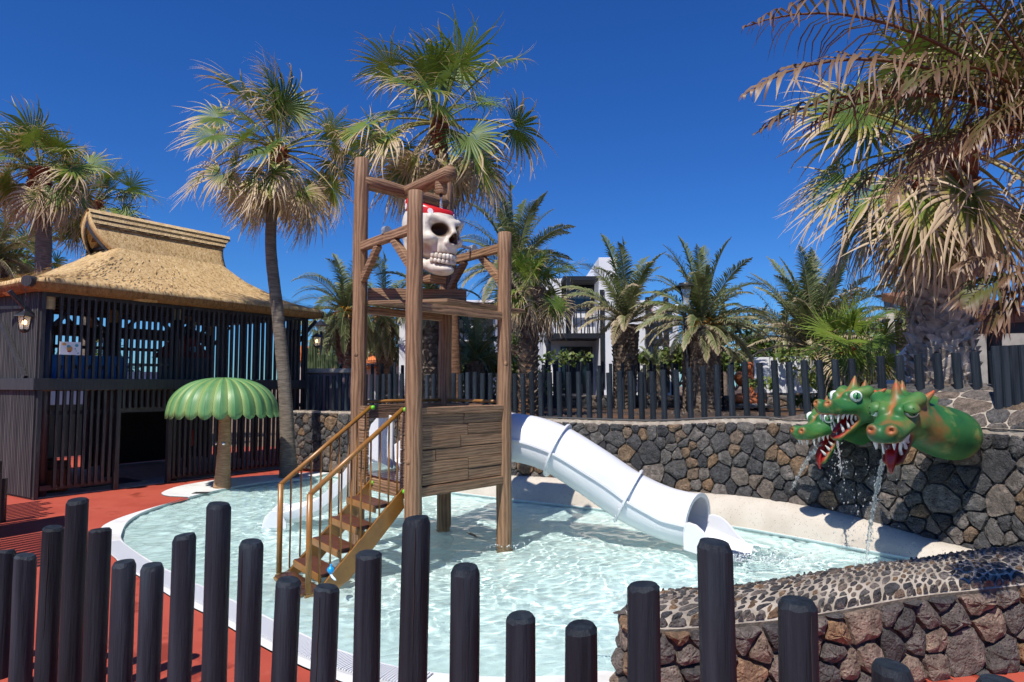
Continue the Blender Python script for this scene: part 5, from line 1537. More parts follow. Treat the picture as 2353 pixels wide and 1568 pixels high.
# hanging lanterns
def lantern(label, top, drop, sc):
    rt = root('hanging_lantern', label, 'lantern', top + Vector((0, 0, -drop - .2 * sc)), 'lanterns hanging from the pavilion eaves')
    n = max(3, int(drop / .04)); ch = MB()
    for k in range(n):
        a = top + Vector((0, 0, -drop * k / n)); b = top + Vector((0, 0, -drop * (k + 1) / n + .004)); ch.bar(a, b, .012 if k % 2 else .004, .004 if k % 2 else .012)
    ch.build('chain', M['steel_black'], rt)
    c = top + Vector((0, 0, -drop))
    MB().lathe(c, [(.012 * sc, 0), (.02 * sc, -.02 * sc), (.11 * sc, -.075 * sc), (.115 * sc, -.085 * sc)], 6).build('cap', M['steel_black'], rt)
    MB().lathe(c, [(.075 * sc, -.088 * sc), (.05 * sc, -.23 * sc)], 6).build('glass', M['lglass'], rt)
    for k in range(6):
        a = 2 * pi * k / 6; d = Vector((math.cos(a), math.sin(a), 0)); MB().bar(c + d * .079 * sc + Vector((0, 0, -.085 * sc)), c + d * .053 * sc + Vector((0, 0, -.235 * sc)), .009 * sc, .009 * sc).build('frame_bar', M['steel_black'], rt)
    MB().lathe(c, [(.058 * sc, -.23 * sc), (.055 * sc, -.25 * sc), (.012 * sc, -.27 * sc)], 6).build('base', M['steel_black'], rt)
    MB().lathe(c + Vector((0, 0, -.15 * sc)), [(.004, -.03 * sc), (.022 * sc, -.015 * sc), (.022 * sc, .012 * sc), (.004, .03 * sc)], 10).build('bulb', M['bulb'], rt, smooth=True)
tl = at(60, 662, 10.45); lantern('lit lantern on a chain beside the weathered boarded flank', tl, .33, 1.35)
tl = at(729, 733, 14.9); lantern('small lit lantern on a hook at the far eaves above the cacti', tl, .30, 1.25)
# things kept in the pavilion
def tbox(t0, t1, s0, s1, z0, z1): return MB().box(PV((t0 + t1) / 2, (s0 + s1) / 2, (z0 + z1) / 2), (t1 - t0, s1 - s0, z1 - z0), M=PM)
zf = ZF - .02
pc = root('play_counter', 'bright blue wooden play counter with black star cut outs on the upper floor', 'counter', PV(.9, .4, zf))
for k in range(9):
    t0 = .30 + .135 * k; tbox(t0, t0 + .132, .26, .30, zf, zf + .47).build('board', M['blue'], pc)
tbox(.28, 1.54, .25, .7, zf + .47, zf + .50).build('counter_top', M['blue'], pc)
for k in range(5):
    c = PV(.42 + .23 * k, .255, zf + .30); P = []
    for j in range(10):
        a = R(90 + 36 * j); rr = .055 if j % 2 == 0 else .024; P.append(c + (PM @ Vector((rr * math.cos(a), 0, rr * math.sin(a)))))
    MB().slab(P, PM @ Vector((0, -.006, 0))).build('star', M['dark'], pc)
po = root('notice_board', 'white printed notice with coloured bubbles fixed on the front slats', 'sign', PV(.45, -.03, ZF + .5))
MB().slab([PV(.275, -.03, ZF + .47), PV(.59, -.03, ZF + .47), PV(.59, -.03, ZF + .68), PV(.275, -.03, ZF + .68)], PM @ Vector((0, -.012, 0))).build('panel', M['white'], po)
def blob(c, w, h, mat, par, n=14):
    MB().slab([PV(c[0] + w * math.cos(2 * pi * k / n), -.0435, c[1] + h * math.sin(2 * pi * k / n)) for k in range(n)], PM @ Vector((0, -.002, 0))).build('printed_bubble', mat, par)
cz = ZF + .575
mo_, mt_, mr_ = pm('print_orange', (.62, .33, .10), None), pm('print_teal', (.08, .38, .45), None), pm('print_red', (.5, .05, .05), None)
blob((.335, cz + .065), .033, .022, mo_, po); blob((.525, cz + .05), .027, .026, mt_, po); blob((.42, cz - .01), .045, .05, mo_, po); blob((.405, cz + .03), .03, .022, mt_, po); blob((.415, cz - .05), .03, .014, mr_, po)
blob((.505, cz - .005), .012, .011, mt_, po); blob((.52, cz - .04), .008, .008, mt_, po); blob((.55, cz - .075), .014, .011, mt_, po)
# red-roofed toy house
ph = root('toy_house', 'toy house with a dark red gable roof on the upper floor', 'toy house', PV(3.1, 1.2, zf))
tbox(2.75, 3.45, .9, 1.5, zf, zf + .55).build('wall', pm('toy_wall', (.10, .13, .17), None), ph)
MB().slab([PV(2.65, .85, zf + .55), PV(3.55, .85, zf + .55), PV(3.1, .85, zf + 1.0)], PM @ Vector((0, .7, 0))).build('roof', pm('toy_roof', (.30, .02, .02), None), ph)
MB().lathe(PV(3.1, .84, zf + .72), [(.07, 0), (.07, .02)], 14, PM @ Matrix.Rotation(R(90), 3, 'X')).build('round_window', M['skyblue'], ph)
tb = root('craft_table', 'low grey craft table on the upper floor of the pavilion', 'table', PV(2.2, .8, zf))
tbox(1.85, 2.75, .6, 1.1, zf + .36, zf + .40).build('table_top', M['grey_metal'], tb)
for a, b in ((1.9, .65), (2.7, .65), (1.9, 1.05), (2.7, 1.05)): tbox(a - .02, a + .02, b - .02, b + .02, zf, zf + .36).build('leg', M['grey_metal'], tb)
fe = root('fire_extinguisher', 'red fire extinguisher hanging behind the ground floor slats', 'extinguisher', PV(2.95, .5, .65))
MB().lathe(PV(2.95, .5, .60), [(.05, 0), (.055, .02), (.055, .24), (.035, .29), (.015, .31)], 14).build('cylinder', M['red_paint'], fe, smooth=True)
MB().bar(PV(2.9, .5, .93), PV(3.02, .5, .95), .02, .02).build('handle', M['dark'], fe)
gb = tbox(.35, 1.15, .9, .93, .55, 1.45).build('green_screen', pm('grey_green_board', (.09, .13, .13), None), None, base=PV(.75, .9, .55)); tag(gb, 'grey green board standing inside the ground floor', 'board')
mt = tbox(1.0, 2.0, .55, 1.25, .022, .034).build('door_mat', pm('navy_mat', (.012, .018, .03), (.05, .07, .10), 12), None, base=PV(1.5, .9, .02)); tag(mt, 'dark blue patterned mat on the pavilion ground floor', 'mat')
for k, (t_, s_) in enumerate(((.55, .55), (1.0, 2.2))):
    b = root('barrel', ('half barrel lying inside the boarded corner', 'upright wooden barrel further inside the ground floor')[k], 'barrel', PV(t_, s_, .02))
    MB().lathe(PV(t_, s_, .02), [(.17, 0), (.21, .12), (.225, .25), (.21, .38), (.17, .5)], 18).build('staves', M['pine'], b, smooth=True)
    for z in (.1, .4): MB().lathe(PV(t_, s_, .02 + z), [(.212, -.018), (.216, .018)], 18).build('hoop', M['steel_black'], b)
for (t0, t1, s_, z1, mat, lb) in ((.9, 1.5, 5.6, 2.9, 'skyblue', 'pale blue board wall standing behind the pavilion by a palm'), (1.9, 2.5, 6.2, 2.6, 'skyblue', 'taller pale blue panel beyond the pavilion'), (2.8, 6.2, 6.6, 2.15, 'skyblue', 'long low pale blue panel beyond the pavilion')):
    o = tbox(t0, t1, s_, s_ + .08, 0, z1).build('blue_panel', M[mat], None, base=PV((t0 + t1) / 2, s_, 0)); tag(o, lb, 'panel')
o = tbox(.35, .62, 5.0, 5.08, 1.6, 3.3).build('red_panel', pm('dull_red', (.25, .04, .05), None), None, base=PV(.5, 5, 0)); tag(o, 'dull red panel seen through the upper slats', 'panel')
gp_ = root('gate_post', 'slim dark metal gate posts on the red floor by the boarded flank', 'gate', gr(4, 1150))
for px, y0 in ((-8, 1060), (6, 1100)):
    b = gr(px, 1185 if px < 0 else 1200); MB().box(b + Vector((0, 0, zpx(y0, b.y) / 2)), (.05, .05, zpx(y0, b.y))).build('upright', M['steel_black'], gp_)

# ================================================================== PALM LEAF SHOWER
ub = gr(510, 1122); us_ = root('leaf_shower', 'green palm leaf umbrella shower with a brown trunk on the white pad', 'shower', ub)
zt_ = zpx(870, ub.y); zrim = zpx(962, ub.y + .0); rad_u = 118 / FPX * ub.y
tb_ = MB(); pts = []; rr = []
for k in range(25):
    f = k / 24; pts.append(ub + Vector((.02 * math.sin(f * 3), 0, f * (zrim + .25)))); rr.append((.215 - .075 * f + .03 * math.exp(-f * 12)) * (1 + .018 * ((k % 2) * 2 - 1)) * .62 / .62 * .62)
o = tb_.tube(pts, rr, 20, True, .01).build('trunk', pm('cast_palm_bark', (.28, .15, .075), (.46, .28, .15), 6, .7, .3, .8, 10, .02, (1.5, 1.5, 8)), us_, smooth=True)
NL = 24
t = NT('painted_leaf'); t.rough(.46, .5)
a_ = t.attr('a'); l_ = t.attr('l'); v = t.coord()
chev = t.n('TexWave', wave_type='BANDS', bands_direction='X', wave_profile='SAW')
cb = t.n('CombineXYZ'); t.l(t.math('ADD', t.math('MULTIPLY', l_, 6.0), t.math('MULTIPLY', t.math('ABSOLUTE', a_), 1.3)), cb.inputs[0]); t.l(cb.outputs[0], chev.inputs['Vector']); chev.inputs['Scale'].default_value = .9; chev.inputs['Distortion'].default_value = .6
edge = t.ramp(t.math('ABSOLUTE', a_), [(.35, 0), (.9, 1)])
c = t.ramp(t.noise(v, 4, 3), [(.3, (.085, .225, .075)), (.7, (.14, .31, .115))])
c = t.mix(t.math('MULTIPLY', edge, t.math('MULTIPLY_ADD', chev.outputs['Fac'], .5, .5)), c, (.34, .44, .13))
c = t.mix(t.math('MULTIPLY', t.ramp(chev.outputs['Fac'], [(.86, 0), (.97, 1)]), t.ramp(t.math('ABSOLUTE', a_), [(.3, 0), (.6, .8)])), c, (.016, .06, .02))
c = t.mix(t.ramp(t.math('ABSOLUTE', a_), [(.0, .5), (.04, .4), (.08, 0)]), c, (.02, .07, .025))
c = t.mix(t.ramp(t.math('ABSOLUTE', a_), [(.945, 0), (.98, .9)]), c, (.015, .05, .018))
t.col(c); t.bump(t.math('ADD', chev.outputs['Fac'], 0.0), .25, .012); M['painted_leaf'] = t.m
cu = Vector((ub.x - .01, ub.y, 0))
for i in range(NL):
    th0 = 2 * pi * i / NL + .08; mb = MB(); na, nl = 10, 16; A, L = [], []
    for side in (0, 1):
        for j in range(nl + 1):
            l = j / nl
            for k in range(na + 1):
                a = -1 + 2 * k / na
                tip = 1 - .05 * abs(a) ** 2.2 * 1.0
                ll = l * tip; ph_ = ll * R(88)
                r_ = rad_u * math.sin(ph_) ** .92; z = zrim + .04 + (zt_ - zrim - .03) * math.cos(ph_) ** .85 - .06 * max(0, l - .8) / .2 * (1 - .5 * a * a)
                bul = .018 * (1 - a * a) * min(1, l * 2.5) + .006 * (1 - min(1, abs(a) / .12))
                ang = th0 + a * pi / NL * 1.02
                r2 = r_ + (bul - (.03 if side else 0)) * math.sin(ph_); z2 = z + (bul - (.03 if side else 0)) * math.cos(ph_)
                mb.v.append((cu.x + r2 * math.cos(ang), cu.y + r2 * math.sin(ang), z2)); A.append(a); L.append(l)
    n1 = (nl + 1) * (na + 1); w_ = na + 1
    mb.f = [(j * w_ + k, j * w_ + k + 1, (j + 1) * w_ + k + 1, (j + 1) * w_ + k) for j in range(nl) for k in range(na)]
    mb.f += [(n1 + f[0], n1 + f[3], n1 + f[2], n1 + f[1]) for f in list(mb.f)]
    mb.f += [(nl * w_ + k, nl * w_ + k + 1, n1 + nl * w_ + k + 1, n1 + nl * w_ + k) for k in range(na)]
    o = mb.build('leaf', M['painted_leaf'], us_, smooth=True, fix=False)
    for nm, arr in (('a', A), ('l', L)):
        at_ = o.data.attributes.new(nm, 'FLOAT', 'POINT'); at_.data.foreach_set('value', arr)
for dx, dy in ((.06, -.125), (-.118, -.06)):
    d = Vector((dx, dy, 0)).normalized(); MB().lathe(ub + d * .105 + Vector((0, 0, .78)), [(.03, 0), (.032, .012), (.024, .02), (.014, .026), (.002, .027)], 14, d.to_track_quat('Z', 'Y').to_matrix()).build('push_button', M['chrome'], us_, smooth=True)
dr = gr(462, 1133, .014); o = MB().box(dr + Vector((0, 0, .003)), (.24, .16, .006)).build('drain_grate', M['dark'], None, base=dr); tag(o, 'small dark drain grate in the white pad', 'drain')
# ================================================================== PALMS AND PLANTS
WIND = np.array([-.55, .05, 0.0])
def nrm(a): return a / (np.linalg.norm(a, axis=-1, keepdims=True) + 1e-9)
def tube_np(P, rad, n=5):
    P = np.asarray(P, float); m = len(P)
    T = nrm(np.gradient(P, axis=0)); ref = np.array([0, 0, 1.0]) if abs(T[0][2]) < .95 else np.array([1.0, 0, 0])
    S = nrm(np.cross(T, ref)); N = np.cross(S, T)
    a = np.arange(n) * 2 * pi / n
    V = P[:, None, :] + (S[:, None, :] * np.cos(a)[None, :, None] + N[:, None, :] * np.sin(a)[None, :, None]) * np.asarray(rad)[:, None, None]
    i, k = np.meshgrid(np.arange(m - 1), np.arange(n), indexing='ij')
    Q = np.stack([i * n + k, i * n + (k + 1) % n, (i + 1) * n + (k + 1) % n, (i + 1) * n + k], -1).reshape(-1, 4)
    return V.reshape(-1, 3), Q
def fan_frond(az, el, Lp, Rb, g, dry=.3, wind=.35, nleaf=34, spread=2.35, droop=.5):
    """petiole and pleated fan blade; returns blade and petiole arrays around the crown centre"""
    d = np.array([math.cos(el) * math.cos(az), math.cos(el) * math.sin(az), math.sin(el)])
    P = [np.zeros(3)]; D = [d.copy()]
    for k in range(6):
        d = nrm(d + np.array([0, 0, -1.0]) * droop * .16 + WIND * wind * .05); P.append(P[-1] + d * Lp / 6); D.append(d.copy())
    P = np.array(P); t_ = nrm(D[-1] + np.array([0, 0, -.35 * droop]))
    s_ = np.cross(t_, [0, 0, 1.0])
    s_ = nrm(s_ if np.linalg.norm(s_) > .15 else np.array([math.sin(az), -math.cos(az), 0]))
    tw = g.uniform(-1.0, 1.0); n0 = np.cross(s_, t_); s_ = nrm(s_ * math.cos(tw) + n0 * math.sin(tw)); n_ = np.cross(s_, t_)
    phi = np.linspace(-spread, spread, nleaf); dphi = phi[1] - phi[0]
    cup = .22
    dirs = np.cos(phi)[:, None] * t_ + np.sin(phi)[:, None] * s_ + (cup * np.abs(np.sin(phi)) - .10)[:, None] * n_
    dirs = nrm(dirs); wv = nrm(-np.sin(phi)[:, None] * t_ + np.cos(phi)[:, None] * s_)
    L = Rb * (.72 + .28 * np.cos(phi / 1.7)) * g.uniform(.86, 1.08, nleaf)
    rows = np.array([0.03, .22, .40, .54, .68, .82, .93, 1.0]); m = len(rows)
    pos = np.zeros((nleaf, m, 3)); cur = dirs.copy(); pos[:, 0] = dirs * (L * rows[0])[:, None]
    jit = g.normal(0, .26, (nleaf, 3))
    for k in range(1, m):
        w = max(0, rows[k] - .32) / .68
        cur = nrm(cur + (np.array([0, 0, -1.0]) * (.36 + .8 * dry) * droop + WIND * wind + jit) * (w * .95))
        pos[:, k] = pos[:, k - 1] + cur * ((rows[k] - rows[k - 1]) * L)[:, None]
    wid = np.where(rows < .36, rows * dphi * .5, .36 * .46 * dphi * np.clip((1.02 - rows) / .66, .03, 1) ** .8)
    W = L[:, None] * wid[None, :]
    V = np.stack([pos - wv[:, None, :] * W[..., None], pos + n_[None, None, :] * (W * .45)[..., None], pos + wv[:, None, :] * W[..., None]], 2)
    V = V + P[-1]
    kk = np.zeros((nleaf, m, 3)); lf = g.uniform(-.18, .22, nleaf)
    kk[:] = np.clip((rows[None, :, None] - (.80 - .72 * dry) - lf[:, None, None] * .8) * 2.4 + .25 + (dry - .5) * .35, 0, 1)
    i, k, c = np.meshgrid(np.arange(nleaf), np.arange(m - 1), np.arange(2), indexing='ij')
    b = i * m * 3 + k * 3 + c
    Q = np.stack([b, b + 1, b + 4, b + 3], -1).reshape(-1, 4)
    pV, pQ = tube_np(P, np.linspace(.022, .011, len(P)) * (Rb / .9), 5)
    Vb = V.reshape(-1, 3)
    return np.concatenate([Vb, pV]), np.concatenate([Q, pQ + len(Vb)]), np.concatenate([kk.ravel(), np.full(len(pV), min(.9, .12 + dry * .6))])
def date_frond(az, el, L, g, npair=58, dry=.2, curve=.9, lw=.011, ll=.20, wind=.2, vee=.45, curl=0.0):
    d = np.array([math.cos(el) * math.cos(az), math.cos(el) * math.sin(az), math.sin(el)]); m = 15
    P = [np.zeros(3)]
    for k in range(m - 1):
        f = k / (m - 1); d = nrm(d + np.array([0, 0, -1.0]) * curve * (.03 + .15 * f) + WIND * wind * .06); P.append(P[-1] + d * L / (m - 1))
    P = np.array(P); T = nrm(np.gradient(P, axis=0)); S = np.cross(T, [0, 0, 1.0])
    S = nrm(np.where(np.linalg.norm(S, axis=1, keepdims=True) > .1, S, np.array([math.sin(az), -math.cos(az), 0])))
    tw = g.uniform(-.4, .4); N = np.cross(S, T); S2 = S * math.cos(tw) + N * math.sin(tw); N = np.cross(S2, T); S = S2
    f = np.linspace(.10, .995, npair); x = f * (m - 1); i0 = np.clip(x.astype(int), 0, m - 2); fr_ = (x - i0)[:, None]
    def ip(A): return A[i0] * (1 - fr_) + A[i0 + 1] * fr_
    p, t_, s_, n_ = ip(P), nrm(ip(T)), nrm(ip(S)), nrm(ip(N))
    ln = L * ll * np.clip(np.sin(np.clip(f * 1.02, 0, 1) * pi) ** .55, .12, 1) * (1 - .25 * f)
    Vs, Ks, Qs, off = [], [], [], 0
    for sg in (-1, 1):
        fw = (.45 + .75 * f)[:, None]
        dr = nrm(t_ * fw + s_ * sg * 1.0 + n_ * vee + g.normal(0, .10, (npair, 3)))
        l2 = ln * g.uniform(.85, 1.1, npair)
        segs = (.34, .24, .22, .20); cur = dr; c_ = p; rows = [(p, .5, .0)]
        wv = nrm(np.cross(dr, n_) + n_ * .5); w = lw * L / 2.0
        jt = g.normal(0, .06 + curl * .30, (npair, 3))
        for r_, sgm in enumerate(segs):
            if r_: cur = nrm(cur + (np.array([0, 0, -1.0]) * (.22 + .35 * dry + curl * .9) + WIND * wind * .4) * (.5 + .35 * r_) + jt * r_ * .6)
            c_ = c_ + cur * (l2 * sgm)[:, None]; rows.append((c_, (1.0, .9, .6, .08)[r_], (.2, .45, .75, 1.0)[r_]))
        V = np.stack([np.stack([c - wv * w * k_, c + wv * w * k_], 1) for c, k_, _ in rows], 1)
        K = np.zeros((npair, 5, 2))
        for r_, (_, _, kk) in enumerate(rows): K[:, r_, :] = np.clip(dry + (kk - .55) * .75 + .45 * np.clip((f - .75) / .25, 0, 1) * .5, 0, 1)[:, None] if hasattr(f, '__len__') else 0
        K += g.uniform(-.12, .12, (npair, 1, 1))
        i, k = np.meshgrid(np.arange(npair), np.arange(4), indexing='ij'); b = off + i * 10 + k * 2
        Qs.append(np.stack([b, b + 1, b + 3, b + 2], -1).reshape(-1, 4)); Vs.append(V.reshape(-1, 3)); Ks.append(K.ravel()); off += npair * 10
    rV, rQ = tube_np(P, np.linspace(.020, .004, m) * L / 2.0, 4)
    Qs.append(rQ + off); Vs.append(rV); Ks.append(np.full(len(rV), .38 + dry * .3))
    return np.concatenate(Vs), np.concatenate(Qs), np.concatenate(Ks)

def trunk_tube(rt, pts, rad, mat, seg=60, ring=.02, n=16, name='trunk'):
    P = catmull([Vector(p) for p in pts], (Vector(pts[-1]) - Vector(pts[0])).length / seg); m = len(P)
    rr = [rad[0] + (rad[1] - rad[0]) * (i / (m - 1)) + (rad[2] if len(rad) > 2 else 0) * math.exp(-i / m * 14) for i in range(m)]
    rr = [r_ * (1 + U(-ring, ring)) for r_ in rr]
    return MB().tube(P, rr, n, True, ring * .6).build(name, mat, rt, smooth=True)
def scales(rt, pts, radf, rows, per, mat, size, name='leaf_base', parts=False, out=.5, limit=300, upw=1.0, jit=.3, cross=0.0):
    P = catmull([Vector(p) for p in pts], .02); m = len(P); st = MB(); cnt = 0
    for r_ in range(rows):
        f = (r_ + .5) / rows; p = P[int(f * (m - 1))]; rad = radf(f)
        for k in range(per):
            a = 2 * pi * (k + (r_ % 2) * .5) / per + U(-.12, .12)
            d = Vector((math.cos(a), math.sin(a), 0)); s_ = Vector((-d.y, d.x, 0)); sz = size * U(1 - jit, 1 + jit)
            w = min(sz * .8, 2 * pi * rad / per * .62)
            b0 = p + d * rad * .86; zt = sz * upw
            lean = s_ * (U(-.35, .35) + cross * (1 if r_ % 2 else -1)) * sz
            vs_ = [b0 - s_ * w - Vector((0, 0, zt * .35)), b0 + s_ * w - Vector((0, 0, zt * .35)), b0 + d * out * sz * .5 + s_ * w * .9 + Vector((0, 0, zt * .25)), b0 + d * out * sz * .5 - s_ * w * .9 + Vector((0, 0, zt * .25)),
                   b0 + d * out * sz + s_ * w * .45 + Vector((0, 0, zt * .65)) + lean, b0 + d * out * sz - s_ * w * .45 + Vector((0, 0, zt * .65)) + lean, b0 - d * .02 + s_ * w * .6 + Vector((0, 0, zt * .5)), b0 - d * .02 - s_ * w * .6 + Vector((0, 0, zt * .5))]
            fs = [(0, 1, 2, 3), (3, 2, 4, 5), (5, 4, 6, 7), (1, 6, 4, 2), (0, 3, 5, 7)]
            if parts and d.y < .35 and cnt < limit:
                MB().add(vs_, fs).build(name, mat, rt); cnt += 1
            else: st.add(vs_, fs)
    if st.v: tag(st.build('leaf_bases', mat, rt), kind='stuff')
def add_fronds(rt, c, arrs, mat, name='frond'):
    b = obase(rt); off = np.array(c) - np.array(b)
    for V, Q, K in arrs: link(name, mesh_np(name, V + off, Q, {'k': K}), mat, rt)

def fan_palm(label, crown, trunk, rad, Rb, Lp, n, seed, dry=(.15, .9), mat_trunk='trunk', boots=True, wind=.35, el=(80, -55), skirt=0, lo_detail=False, azs=None, boot_mat='boot_red'):
    g = np.random.default_rng(seed); crown = Vector(crown)
    rt = root('fan_palm', label, 'palm tree', Vector(trunk[0]))
    trunk_tube(rt, trunk, rad, M[mat_trunk], 30 if lo_detail else 70)
    if boots: scales(rt, [crown + Vector((0, 0, -.55 * Rb)), crown + Vector((0, 0, .05))], lambda f: rad[1] * (1.15 + .25 * f), 6, 8, M[boot_mat], .16 * Rb, out=.55)
    arrs = []
    for i in range(n):
        f = i / (n - 1); e = R(el[0] + (el[1] - el[0]) * f ** .9) + g.normal(0, .16)
        az = i * 2.39996 + g.normal(0, .35)
        dd = dry[0] + (dry[1] - dry[0]) * f ** 1.3 + g.uniform(-.1, .12)
        arrs.append(fan_frond(az, e, Lp * g.uniform(.78, 1.2) * (.75 + .35 * math.sin(f * pi)), Rb * g.uniform(.72, 1.14), g, min(max(dd, .05), 1), wind, 22 if lo_detail else 36, droop=.35 + .75 * f))
    for i in range(skirt):
        arrs.append(fan_frond(g.uniform(0, 6.28), R(g.uniform(-82, -62)), Lp * .7, Rb * g.uniform(.8, 1.0), g, 1.0, wind * .5, 26, spread=1.5, droop=1.5))
    add_fronds(rt, crown, arrs, M['fan'])
    return rt
def date_palm(label, crown, trunk, rad, L, n, seed, dry=(.0, .55), el=(86, -28), fruit=False, pine=True, npair=60, curve=.9, lo=False, mat='date', scl=.15):
    g = np.random.default_rng(seed); crown = Vector(crown)
    rt = root('date_palm', label, 'palm tree', Vector(trunk[0]))
    trunk_tube(rt, trunk, rad, M['boot'], 30, n=12)
    if pine:
        P0, P1 = Vector(trunk[0]), Vector(trunk[-1]); H_ = (P1 - P0).length
        bul = lambda f: rad[0] + (rad[1] - rad[0]) * f
        scales(rt, trunk, lambda f: bul(f) * 1.02, max(6, int(H_ / (scl * .62))), max(9, int(2 * pi * max(rad[0], rad[1]) / (scl * .8))), M['boot'], scl, out=.42)
    arrs = []
    for i in range(n):
        f = i / (n - 1); e = R(el[0] + (el[1] - el[0]) * f ** .85) + g.normal(0, .07)
        arrs.append(date_frond(i * 2.39996 + g.normal(0, .18), e, L * g.uniform(.88, 1.06) * (1.0 - .36 * f), g, npair if not lo else 30, dry[0] + (dry[1] - dry[0]) * f + g.uniform(-.05, .15), curve * g.uniform(.8, 1.2), .0125 if not lo else .028))
    add_fronds(rt, crown, arrs, M[mat])
    if fruit:
        for i in range(fruit):
            az = -pi / 2 + g.uniform(-1.5, 1.5); d = Vector((math.cos(az), math.sin(az), 0)); mb = MB()
            for k in range(26):
                p0 = crown + d * .15; p1 = crown + d * (.35 + U(-.05, .15)) * L * .33 + Vector((U(-.16, .16), U(-.1, .1), U(-.10, .22))) * L * .5
                mb.tube([p0, p0.lerp(p1, .6) + Vector((0, 0, .06)), p1 + Vector((0, 0, -.06))], [.006, .012, .016], 5)
            mb.build('date_cluster', M['dates'], rt)
    return rt

# --- fan palms
b1 = gr(664, 1098); Y1 = b1.y
cr1 = at(640, 350, Y1)
fan_palm('tall slender fan palm with wind blown tan tipped crown beside the pavilion', cr1, [b1, at(655, 900, Y1), at(638, 720, Y1), at(622, 560, Y1), at(632, 420, Y1), cr1], (.135, .098, .06), .98, 1.2, 48, 21, dry=(.35, .95), el=(82, -58), wind=.6)
Y2 = 13.6; cr2 = at(1010, 285, Y2); t2 = at(1046, 940, Y2)
fan_palm('tallest fan palm behind the skull with upright green top and dead grey skirt', cr2, [Vector((t2.x, t2.y, 1.15)), at(1042, 800, Y2), at(1034, 600, Y2), at(1024, 420, Y2), cr2], (.145, .10, .04), 1.12, 1.35, 44, 2, dry=(.12, 1.0), mat_trunk='trunk_red', el=(88, -64), wind=.35, skirt=8)
Y3 = 17.0; cr3 = at(92, 395, Y3); b3 = at(98, 640, Y3)
fan_palm('fan palm with thick trunk and drooping straw crown left of the thatch ridge', cr3, [Vector((b3.x, Y3, 0)), at(98, 640, Y3), at(100, 520, Y3), cr3], (.21, .17), 1.05, .95, 38, 3, dry=(.3, .9), el=(78, -55), wind=.7)
Y4 = 20.0; cr4 = at(215, 470, Y4); b4 = at(215, 640, Y4)
fan_palm('fan palm showing only its green crown over the thatch ridge', cr4, [Vector((b4.x, Y4, 0)), cr4], (.2, .16), 1.15, 1.0, 30, 4, dry=(.1, .6), el=(75, -40), wind=.7)
Y5 = 13.0; cr5 = at(1226, 668, Y5); t5 = at(1213, 920, Y5)
rt5 = fan_palm('young fan palm with shiny green fans and a shaggy red brown trunk', cr5, [Vector((t5.x, Y5, 1.15)), at(1215, 800, Y5), cr5], (.17, .15, .05), .70, .50, 28, 5, dry=(.02, .85), mat_trunk='trunk_red', el=(82, -60), wind=.1, boot_mat='boot')
scales(rt5, [Vector((t5.x, Y5, 1.2)), at(1215, 800, Y5), cr5], lambda f: .175 - .02 * f, 26, 10, M['boot'], .13, out=.5)
Y6 = 13.0; cr6 = at(1952, 800, Y6)
fan_palm('low fan palm with glossy green leaves behind the fence by the dragons', cr6, [Vector((cr6.x, Y6, 1.1)), cr6], (.14, .12), .72, .62, 22, 6, dry=(.0, .5), el=(75, -15), wind=.05)
Y7 = 8.75; cr7 = at(2165, 345, Y7); t7 = at(2165, 930, Y7); T7 = [Vector((t7.x, Y7, 1.3)), at(2163, 780, Y7), at(2160, 620, Y7), at(2158, 480, Y7), cr7]
rt7 = fan_palm('big fan palm with a massive criss crossed trunk above the dragons', cr7, T7, (.36, .27, .12), 1.22, 1.28, 50, 17, dry=(.25, 1.0), mat_trunk='trunk', el=(86, -72), wind=.35, skirt=12)
scales(rt7, T7[:4], lambda f: .40 - .10 * f, 40, 16, M['boot_grey'], .15, parts=True, out=.42, upw=1.5, jit=.45, limit=290, cross=.7)
# --- withered near palm at the right edge
g = np.random.default_rng(77); Y8 = 3.7; k8 = Y8 / 5.9; c8 = at(2440, 300, Y8)
rt8 = root('withered_palm', 'near palm with brown curled withered feather leaves hanging over the low wall end', 'palm tree', Vector((c8.x + .5, Y8, 0)))
trunk_tube(rt8, [Vector((c8.x + .5, Y8, -.02)), Vector((c8.x + .42, Y8, 1.5)), c8 + Vector((.12, .05, -.1))], (.11, .075), M['boot'], 30)
arrs = []
for az, el_, L in ((178, 44, 3.1), (172, 34, 3.0), (184, 24, 2.8), (165, 12, 2.0), (195, 62, 2.3), (182, 8, 1.9), (200, 36, 2.0), (150, 40, 2.0), (215, 15, 1.7), (185, 72, 2.1), (230, 45, 1.6), (140, 18, 1.8), (160, 62, 2.1), (180, 28, 2.3), (120, 30, 1.8), (250, 30, 1.5), (60, 40, 1.8), (10, 20, 1.8), (-40, 35, 1.6), (176, 40, 1.6), (183, 14, 1.5), (168, 54, 1.7)):
    arrs.append(date_frond(R(az) + g.normal(0, .06), R(el_), L * k8, g, 34, g.uniform(.3, .98), g.uniform(.7, 1.15), .0105 * g.uniform(.8, 1.3), .36 * g.uniform(.75, 1.1), .2, g.uniform(.0, .5), g.uniform(.35, .9)))
arrs.append(date_frond(R(200), R(88), 2.6 * k8, g, 34, .2, .15, .014, .30, .1, .3, .5)); arrs.append(date_frond(R(190), R(80), 2.6 * k8, g, 34, .4, .3, .014, .30, .1, .3, .6))
add_fronds(rt8, c8, arrs, M['dryfrond'])
arrs = []
c9 = at(2400, 650, 3.6)
for az, el_, L in ((176, 40, .50), (186, 14, .52), (196, -8, .48), (182, -25, .40), (205, 25, .4)):
    arrs.append(date_frond(R(az), R(el_), L, g, 20, g.uniform(.3, .9), 1.0, .034, .62, .1, .15, .9))
add_fronds(rt8, c9, arrs, M['dryfrond'])
